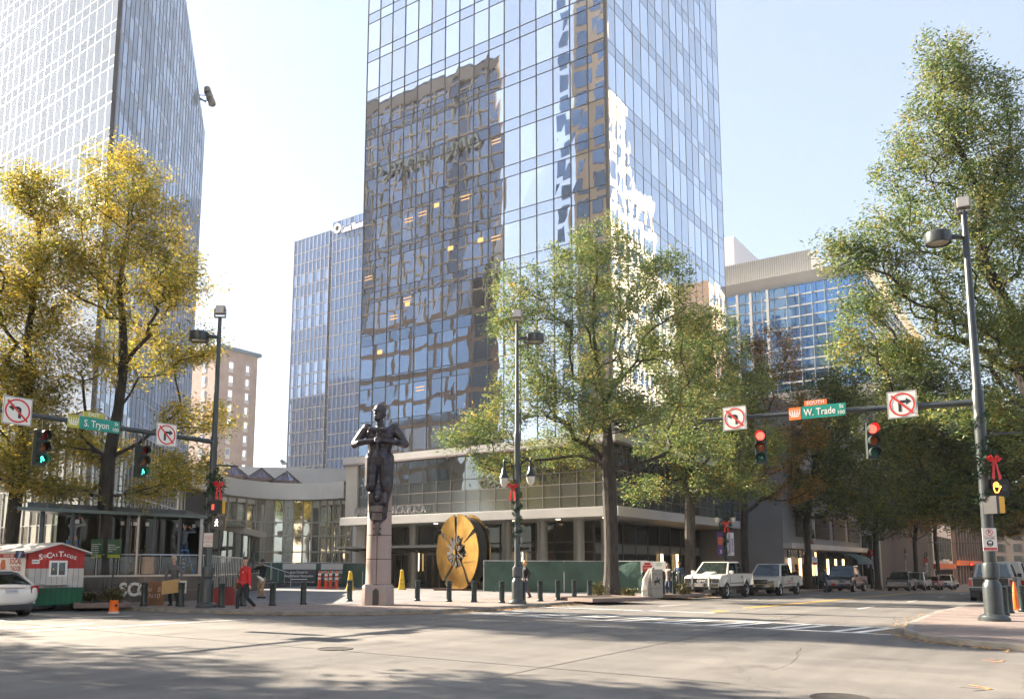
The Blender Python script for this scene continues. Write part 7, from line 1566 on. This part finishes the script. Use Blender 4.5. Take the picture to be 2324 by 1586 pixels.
def tree(label, base, trunk_r, trunk_h, lobes, npts, leaf, per=62, size=0.217, seed=1, lean=(0, 0), spread=.5, group='street oaks in autumn leaf', fork=1.0, shell=.5):
    R = np.random.default_rng(seed); t = thing('oak_tree', label, 'tree', base, 0, group)
    vol = np.array([a[3]*a[4]*a[5] for a in lobes]) ** .55; vol = vol/vol.sum(); pts = []
    for i in range(npts):
        l = lobes[R.choice(len(lobes), p=vol)]; d = R.normal(size=3); d /= np.linalg.norm(d); r = R.uniform(shell**3, 1) ** (1/3); pts.append(np.array(l[:3]) + d*r*np.array(l[3:6]))
    pts = np.array(pts); pts = pts[pts[:, 2] > trunk_h*.72]
    # skeleton
    nodes = [np.array([0, 0, 0.])]; par = [-1]; k = 7
    top = np.array([lean[0], lean[1], trunk_h])
    for i in range(1, k+1): f = i/k; nodes.append(top*f + np.array([math.sin(f*3+seed)*.06, math.cos(f*4+seed)*.06, 0])*f); par.append(len(nodes)-2)
    cz = max(l[2]+l[5]*.55 for l in lobes); lead = [top + (np.array([np.mean([l[0] for l in lobes]), np.mean([l[1] for l in lobes]), cz]) - top) * f for f in np.linspace(.15, 1, 7)]
    for q in lead: nodes.append(q + R.normal(size=3)*.15); par.append(len(nodes)-2)
    dist = [0.0]*(k+1+len(lead)); 
    for i in range(1, len(nodes)): dist[i] = dist[par[i]] + np.linalg.norm(nodes[i]-nodes[par[i]])
    order = np.argsort(np.linalg.norm((pts - top)*np.array([1, 1, .8]), axis=1)); N = np.zeros((60000, 3)); D = np.zeros(60000); cnt = len(nodes)
    for i in range(cnt): N[i] = nodes[i]; D[i] = dist[i]
    tips = []
    for j in order:
        p = pts[j]; v = p - N[:cnt]; L = np.linalg.norm(v, axis=1); cost = L + D[:cnt]*.22 + np.maximum(0, N[:cnt, 2] - p[2] + .15*L)*1.6; cost[:k-1] += 50
        i = int(np.argmin(cost)); d = p - N[i]; L_ = np.linalg.norm(d)
        if L_ < .12: tips.append(i); continue
        st = max(2, int(L_/.55)); last = i; outdir = np.array([d[0], d[1], 0])
        for s in range(1, st+1):
            f = s/st; q = N[i] + d*f; q = q + np.array([0, 0, -1])*math.sin(f*PI)*.05*L_ * (.6 if p[2] > 9 else 1) + (R.normal(size=3)*.014*min(1, L_) if s < st else 0)
            N[cnt] = q; par.append(last); D[cnt] = D[last] + np.linalg.norm(q - N[last]); last = cnt; cnt += 1
        tips.append(last)
    w = np.zeros(cnt)
    for i in tips: w[i] += 1
    for i in range(cnt-1, 0, -1):
        w[par[i]] += w[i]
    rad = trunk_r * (np.maximum(w, .6)/w[k-2]) ** .60; rad = np.maximum(rad, .007)
    for i in range(k+1): rad[i] = trunk_r*(1 + .55*max(0, 1 - i*1.6)) if i < k else rad[i]
    rad[0] = trunk_r*1.5; rad[1] = trunk_r*1.08
    vs = []; fs = []
    ch = [[] for _ in range(cnt)]
    for i in range(1, cnt): ch[par[i]].append(i)
    for i in range(1, cnt):
        p, q = N[par[i]], N[i]; d = q - p; L_ = np.linalg.norm(d)
        if L_ < 1e-4: continue
        d = d/L_; r0 = rad[par[i]] if (rad[par[i]] < rad[i]*1.6 or i <= k) else rad[i]*1.25; r1 = rad[i]; n = 10 if r0 > .12 else 6 if r0 > .045 else 4 if r0 > .02 else 3
        a = np.cross(d, [0, 0, 1.]) if abs(d[2]) < .95 else np.cross(d, [1., 0, 0]); a /= np.linalg.norm(a); b = np.cross(d, a); o = len(vs); q = q + d*r1*.35
        for c, r in ((p, r0), (q, r1)):
            for m_ in range(n): an = 2*PI*m_/n; vs.append(c + (a*math.cos(an) + b*math.sin(an))*r)
        for m_ in range(n): fs.append((o+m_, o+(m_+1) % n, o+n+(m_+1) % n, o+n+m_))
    b_ = MB(); b_.v = [tuple(v) for v in vs]; b_.f = fs; b_.m = [0]*len(fs); b_.build('trunk', bark, t, smooth=True)
    # leaves
    tp = N[tips]; dirs = np.array([N[i] - N[par[i]] for i in tips]); dirs /= (np.linalg.norm(dirs, axis=1)[:, None] + 1e-6)
    c = np.repeat(tp, per, axis=0); dd = np.repeat(dirs, per, axis=0); n = len(c)
    k2 = R.normal(size=(len(tp)*5, 3))*.30*spread/.5; c = c + k2[(np.arange(n)//per)*5 + R.integers(0, 5, n)]
    off = np.clip(R.normal(size=(n, 3)), -1.7, 1.7)*np.array([.21, .21, .15])*spread/.5; c = c + off - dd*R.uniform(-.25, .55, size=(n, 1))
    a = R.normal(size=(n, 3)) + dd*.7; a[:, 2] = a[:, 2]*.6 - .25; a /= np.linalg.norm(a, axis=1)[:, None]; e = R.normal(size=(n, 3)); e = np.cross(a, e); e /= np.linalg.norm(e, axis=1)[:, None]
    s = size*R.uniform(.6, 1.25, size=(n, 1)); wd = s*.30
    V = np.empty((n, 4, 3)); V[:, 0] = c - a*s*.5; V[:, 1] = c + e*wd*.5 - a*s*.05; V[:, 2] = c + a*s*.5; V[:, 3] = c - e*wd*.5 + a*s*.05
    V = V.reshape(-1, 3); me = bpy.data.meshes.new('crown'); me.vertices.add(len(V)); me.vertices.foreach_set('co', V.ravel()); me.loops.add(len(V)); me.loops.foreach_set('vertex_index', np.arange(len(V), dtype=np.int32))
    me.polygons.add(n); me.polygons.foreach_set('loop_start', np.arange(0, 4*n, 4, dtype=np.int32)); me.polygons.foreach_set('loop_total', np.full(n, 4, dtype=np.int32)); me.materials.append(leaf); me.update(); me.validate()
    o = bpy.data.objects.new('crown', me); COL.objects.link(o); o.parent = t; return t
def lobes_at(base, spec):
    "spec: (x px, y px, radius px, depth offset m, vertical squash) read at the distance of the trunk"
    D = base.xy.dot(FW.xy); out = []
    for x, y, r, dd, sq in spec:
        Dn = D + dd; q = PD(x, Dn); z = ZY(y, q); 
        rm = r/F*Dn*.98; out.append((q.x - base.x, q.y - base.y, z - base.z, rm, rm, rm*sq))
    return out
b_ = P(228, 1368, KO)
tree('tall yellowing oak whose trunk rises behind the taco trailer and green sign', b_, .27, 5.6, lobes_at(b_, [(235, 400, 92, 0, .9), (150, 460, 75, .5, .9), (320, 500, 85, -.3, 1), (110, 600, 80, -1, 1), (240, 620, 130, 0, 1), (375, 640, 75, .5, 1), (400, 780, 75, -.5, .8), (120, 800, 90, -1.5, .9), (280, 800, 110, 1.5, .8), (440, 950, 85, .3, .5), (400, 1065, 95, -.5, .45), (100, 960, 90, -1.0, .55), (200, 1020, 80, 2, .5), (330, 1110, 60, 0, .4), (150, 1120, 60, -.5, .4), (60, 1090, 70, -1, .4)]), 900, lf_y, per=66, size=0.17, seed=3, spread=.38, shell=.3)
b_ = P(14, 1370, KO)
tree('yellow-green oak at the left picture edge', b_, .25, 5.2, lobes_at(b_, [(20, 440, 80, 0, .9), (60, 560, 75, -.3, 1), (-60, 600, 110, 0, 1), (30, 700, 95, .5, 1), (-40, 850, 120, 0, .8), (70, 880, 80, 0, .7), (60, 1040, 80, 0, .5), (-50, 1040, 100, 0, .5), (110, 1110, 50, 0, .4)]), 620, lf_y, per=72, size=0.175, seed=5, spread=.38, shell=.3)
b_ = P(1388, 1352, KO)
tree('broad green oak with yellow patches in front of the central tower podium', b_, .36, 6.4, lobes_at(b_, [(1375, 545, 68, 0, 1), (1310, 620, 85, -1, 1), (1440, 620, 90, 0, .9), (1530, 640, 80, 1, .9), (1180, 660, 70, -.5, 1), (1225, 760, 90, -1, .9), (1400, 760, 130, 0, .9), (1560, 760, 110, 1, .9), (1130, 720, 45, -.5, .9), (1190, 880, 95, -1, .8), (1330, 900, 110, -1.5, .8), (1480, 900, 100, -2, .7), (1620, 880, 90, .5, .8), (1110, 960, 75, -.5, .55), (1040, 990, 52, -.5, .5), (1130, 1050, 70, -.3, .42), (1270, 1010, 90, 1.5, .5), (1600, 1000, 90, .5, .55)]), 1120, lf_g, per=78, size=0.19, seed=8, spread=.40, shell=.25)
b_ = PD(1567, 48.5, KO)
tree('green and rust oak second from the corner, behind the white lifted pickup', b_, .31, 5.8, lobes_at(b_, [(1640, 760, 80, 0, 1), (1560, 820, 90, 1, .9), (1700, 870, 85, 0, .9), (1600, 930, 110, 0, .8), (1490, 1000, 80, 0, .6), (1720, 1010, 85, 0, .6), (1620, 1080, 100, 0, .45), (1470, 1110, 60, 0, .4), (1690, 1110, 70, 0, .35)]), 560, lf_g, per=66, size=0.215, seed=12, spread=.38)
b_ = PD(1692, 58, KO)
tree('rust-orange oak behind the first banner lamp post', b_, .27, 5.4, lobes_at(b_, [(1780, 790, 62, 0, 1), (1715, 820, 60, 0, 1), (1800, 880, 75, 0, .9), (1700, 930, 80, 0, .9), (1830, 990, 70, 0, .7), (1730, 1040, 90, 0, .6), (1640, 1080, 60, 0, .5), (1810, 1110, 70, 0, .45)]), 360, lf_o, per=58, size=0.23, seed=17, spread=.42)
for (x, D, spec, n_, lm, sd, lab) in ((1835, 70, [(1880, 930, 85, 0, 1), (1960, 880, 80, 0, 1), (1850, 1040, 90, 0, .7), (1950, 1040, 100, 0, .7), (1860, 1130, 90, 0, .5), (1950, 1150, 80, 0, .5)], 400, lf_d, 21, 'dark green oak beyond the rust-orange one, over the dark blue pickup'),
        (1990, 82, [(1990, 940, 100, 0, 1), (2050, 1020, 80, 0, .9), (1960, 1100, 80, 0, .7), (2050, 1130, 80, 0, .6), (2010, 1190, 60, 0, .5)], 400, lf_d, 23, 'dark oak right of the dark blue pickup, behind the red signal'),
        (2078, 104, [(2090, 1000, 80, 0, 1), (2060, 1090, 70, 0, .8), (2120, 1110, 70, 0, .8), (2080, 1170, 60, 0, .6)], 460, lf_o, 25, 'oak above the dark and silver pickups far up the street'),
        (2128, 122, [(2140, 1030, 70, 0, 1), (2170, 1110, 60, 0, .8), (2110, 1150, 60, 0, .8)], 380, lf_g, 27, 'small bright oak at the far end of the kerbside row')):
    b_ = PD(x, D, KO); tree(lab, b_, .26, 5.4, lobes_at(b_, spec), n_, lm, per=62, size=0.348, seed=sd, spread=.7)
b_ = Vector((38.5, .6, G(38.5) + KO))
tree('very tall sunlit oak filling the right edge, trunk just outside the frame', b_, .42, 7.0, lobes_at(b_, [(2230, 150, 72, 0, 1.2), (2180, 300, 95, 0, 1), (2300, 330, 110, 0, 1), (2100, 400, 65, -.5, 1), (2230, 480, 130, 0, .9), (2060, 540, 85, -1, .9), (1965, 580, 55, -1, .8), (2350, 560, 130, 0, 1), (2330, 215, 75, 0, 1), (2400, 420, 110, 0, 1), (2160, 650, 110, -1, .8), (2000, 690, 75, -1, .7), (1930, 560, 40, -.8, .7), (2280, 760, 120, -1, .7), (1960, 780, 65, -1, .6), (2080, 800, 90, 0, .6), (2420, 750, 150, 0, .8), (2240, 930, 90, -1.5, .55), (2350, 960, 110, -1, .6), (2090, 920, 60, 1, .5)]), 1420, lf_g, per=72, size=0.18, seed=31, spread=.38, shell=.3)
b_ = Vector((56, 1.0, G(56) + KO))
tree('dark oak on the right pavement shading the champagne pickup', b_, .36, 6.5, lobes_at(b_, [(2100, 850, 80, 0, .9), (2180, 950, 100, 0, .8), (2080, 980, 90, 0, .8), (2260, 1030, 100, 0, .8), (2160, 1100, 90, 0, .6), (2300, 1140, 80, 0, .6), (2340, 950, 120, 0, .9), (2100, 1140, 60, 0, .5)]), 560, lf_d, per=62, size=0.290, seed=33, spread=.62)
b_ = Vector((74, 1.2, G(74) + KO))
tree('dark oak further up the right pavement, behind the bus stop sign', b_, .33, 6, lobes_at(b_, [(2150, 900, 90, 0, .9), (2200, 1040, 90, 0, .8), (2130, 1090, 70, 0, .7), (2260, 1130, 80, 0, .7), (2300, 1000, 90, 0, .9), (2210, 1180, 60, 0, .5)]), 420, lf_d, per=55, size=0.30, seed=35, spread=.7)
b_ = Vector((96, 1.2, G(96) + KO))
tree('far oak on the right pavement, above the dark estate car', b_, .3, 5.6, lobes_at(b_, [(2200, 1060, 70, 0, .9), (2250, 1130, 70, 0, .8), (2170, 1150, 50, 0, .7), (2290, 1180, 60, 0, .6), (2300, 1080, 70, 0, .8)]), 380, lf_o, per=56, size=0.406, seed=37, spread=.8)
# street oaks of the near side street, left of the frame: their shade falls across the junction, the nearest two added for it
for (u, v, sd, lab) in ((15.2, 46, 41, 'street oak beyond the left picture edge, next up the side street'), (3.4, 24.5, 47, 'oak added outside the frame to shade the foreground road'), (-.8, 31.5, 43, 'oak on the far kerb, added outside the frame to shade the road'), (1.6, 39.5, 44, 'first oak on the far kerb of the side street, left of the frame'), (2.2, 48, 45, 'second oak on the far kerb of the side street, left of the frame'), (3.2, 59, 46, 'last oak on the far kerb of the side street, left of the frame')):
    b_ = Vector((u, v, KO)); q = [(0, 0, 10, 4.6, 4.6, 3.2), (1.8, 1, 13, 3.2, 3.2, 3), (-2, -1, 9, 3.6, 3.6, 2.5), (2.5, -2, 9.5, 3, 3, 2), (0, 0, 15.5, 2.6, 2.6, 2.2)]
    tree(lab, b_, .27, 5.2, q, 330, lf_y, per=45, size=.42, seed=sd, spread=.6)
# thin pale air round the whole place
hzv = bpy.data.materials.new('thin_haze'); hzv.use_nodes = True; n_ = hzv.node_tree; n_.nodes.remove(n_.nodes['Principled BSDF']); pv_ = n_.nodes.new('ShaderNodeVolumePrincipled')
pv_.inputs['Color'].default_value = (.96, .97, 1, 1); pv_.inputs['Density'].default_value = .00022; pv_.inputs['Anisotropy'].default_value = .3; n_.links.new(pv_.outputs[0], n_.nodes['Material Output'].inputs['Volume'])
MB().box(-705, 905, -505, 905, -3.4, 110).build('haze', hzv, kind='stuff')
SC.cycles.volume_bounces = 0; SC.cycles.volume_max_steps = 8
print('objects', len(COL.objects), 'polys', sum(len(o.data.polygons) for o in COL.objects if o.type == 'MESH'))
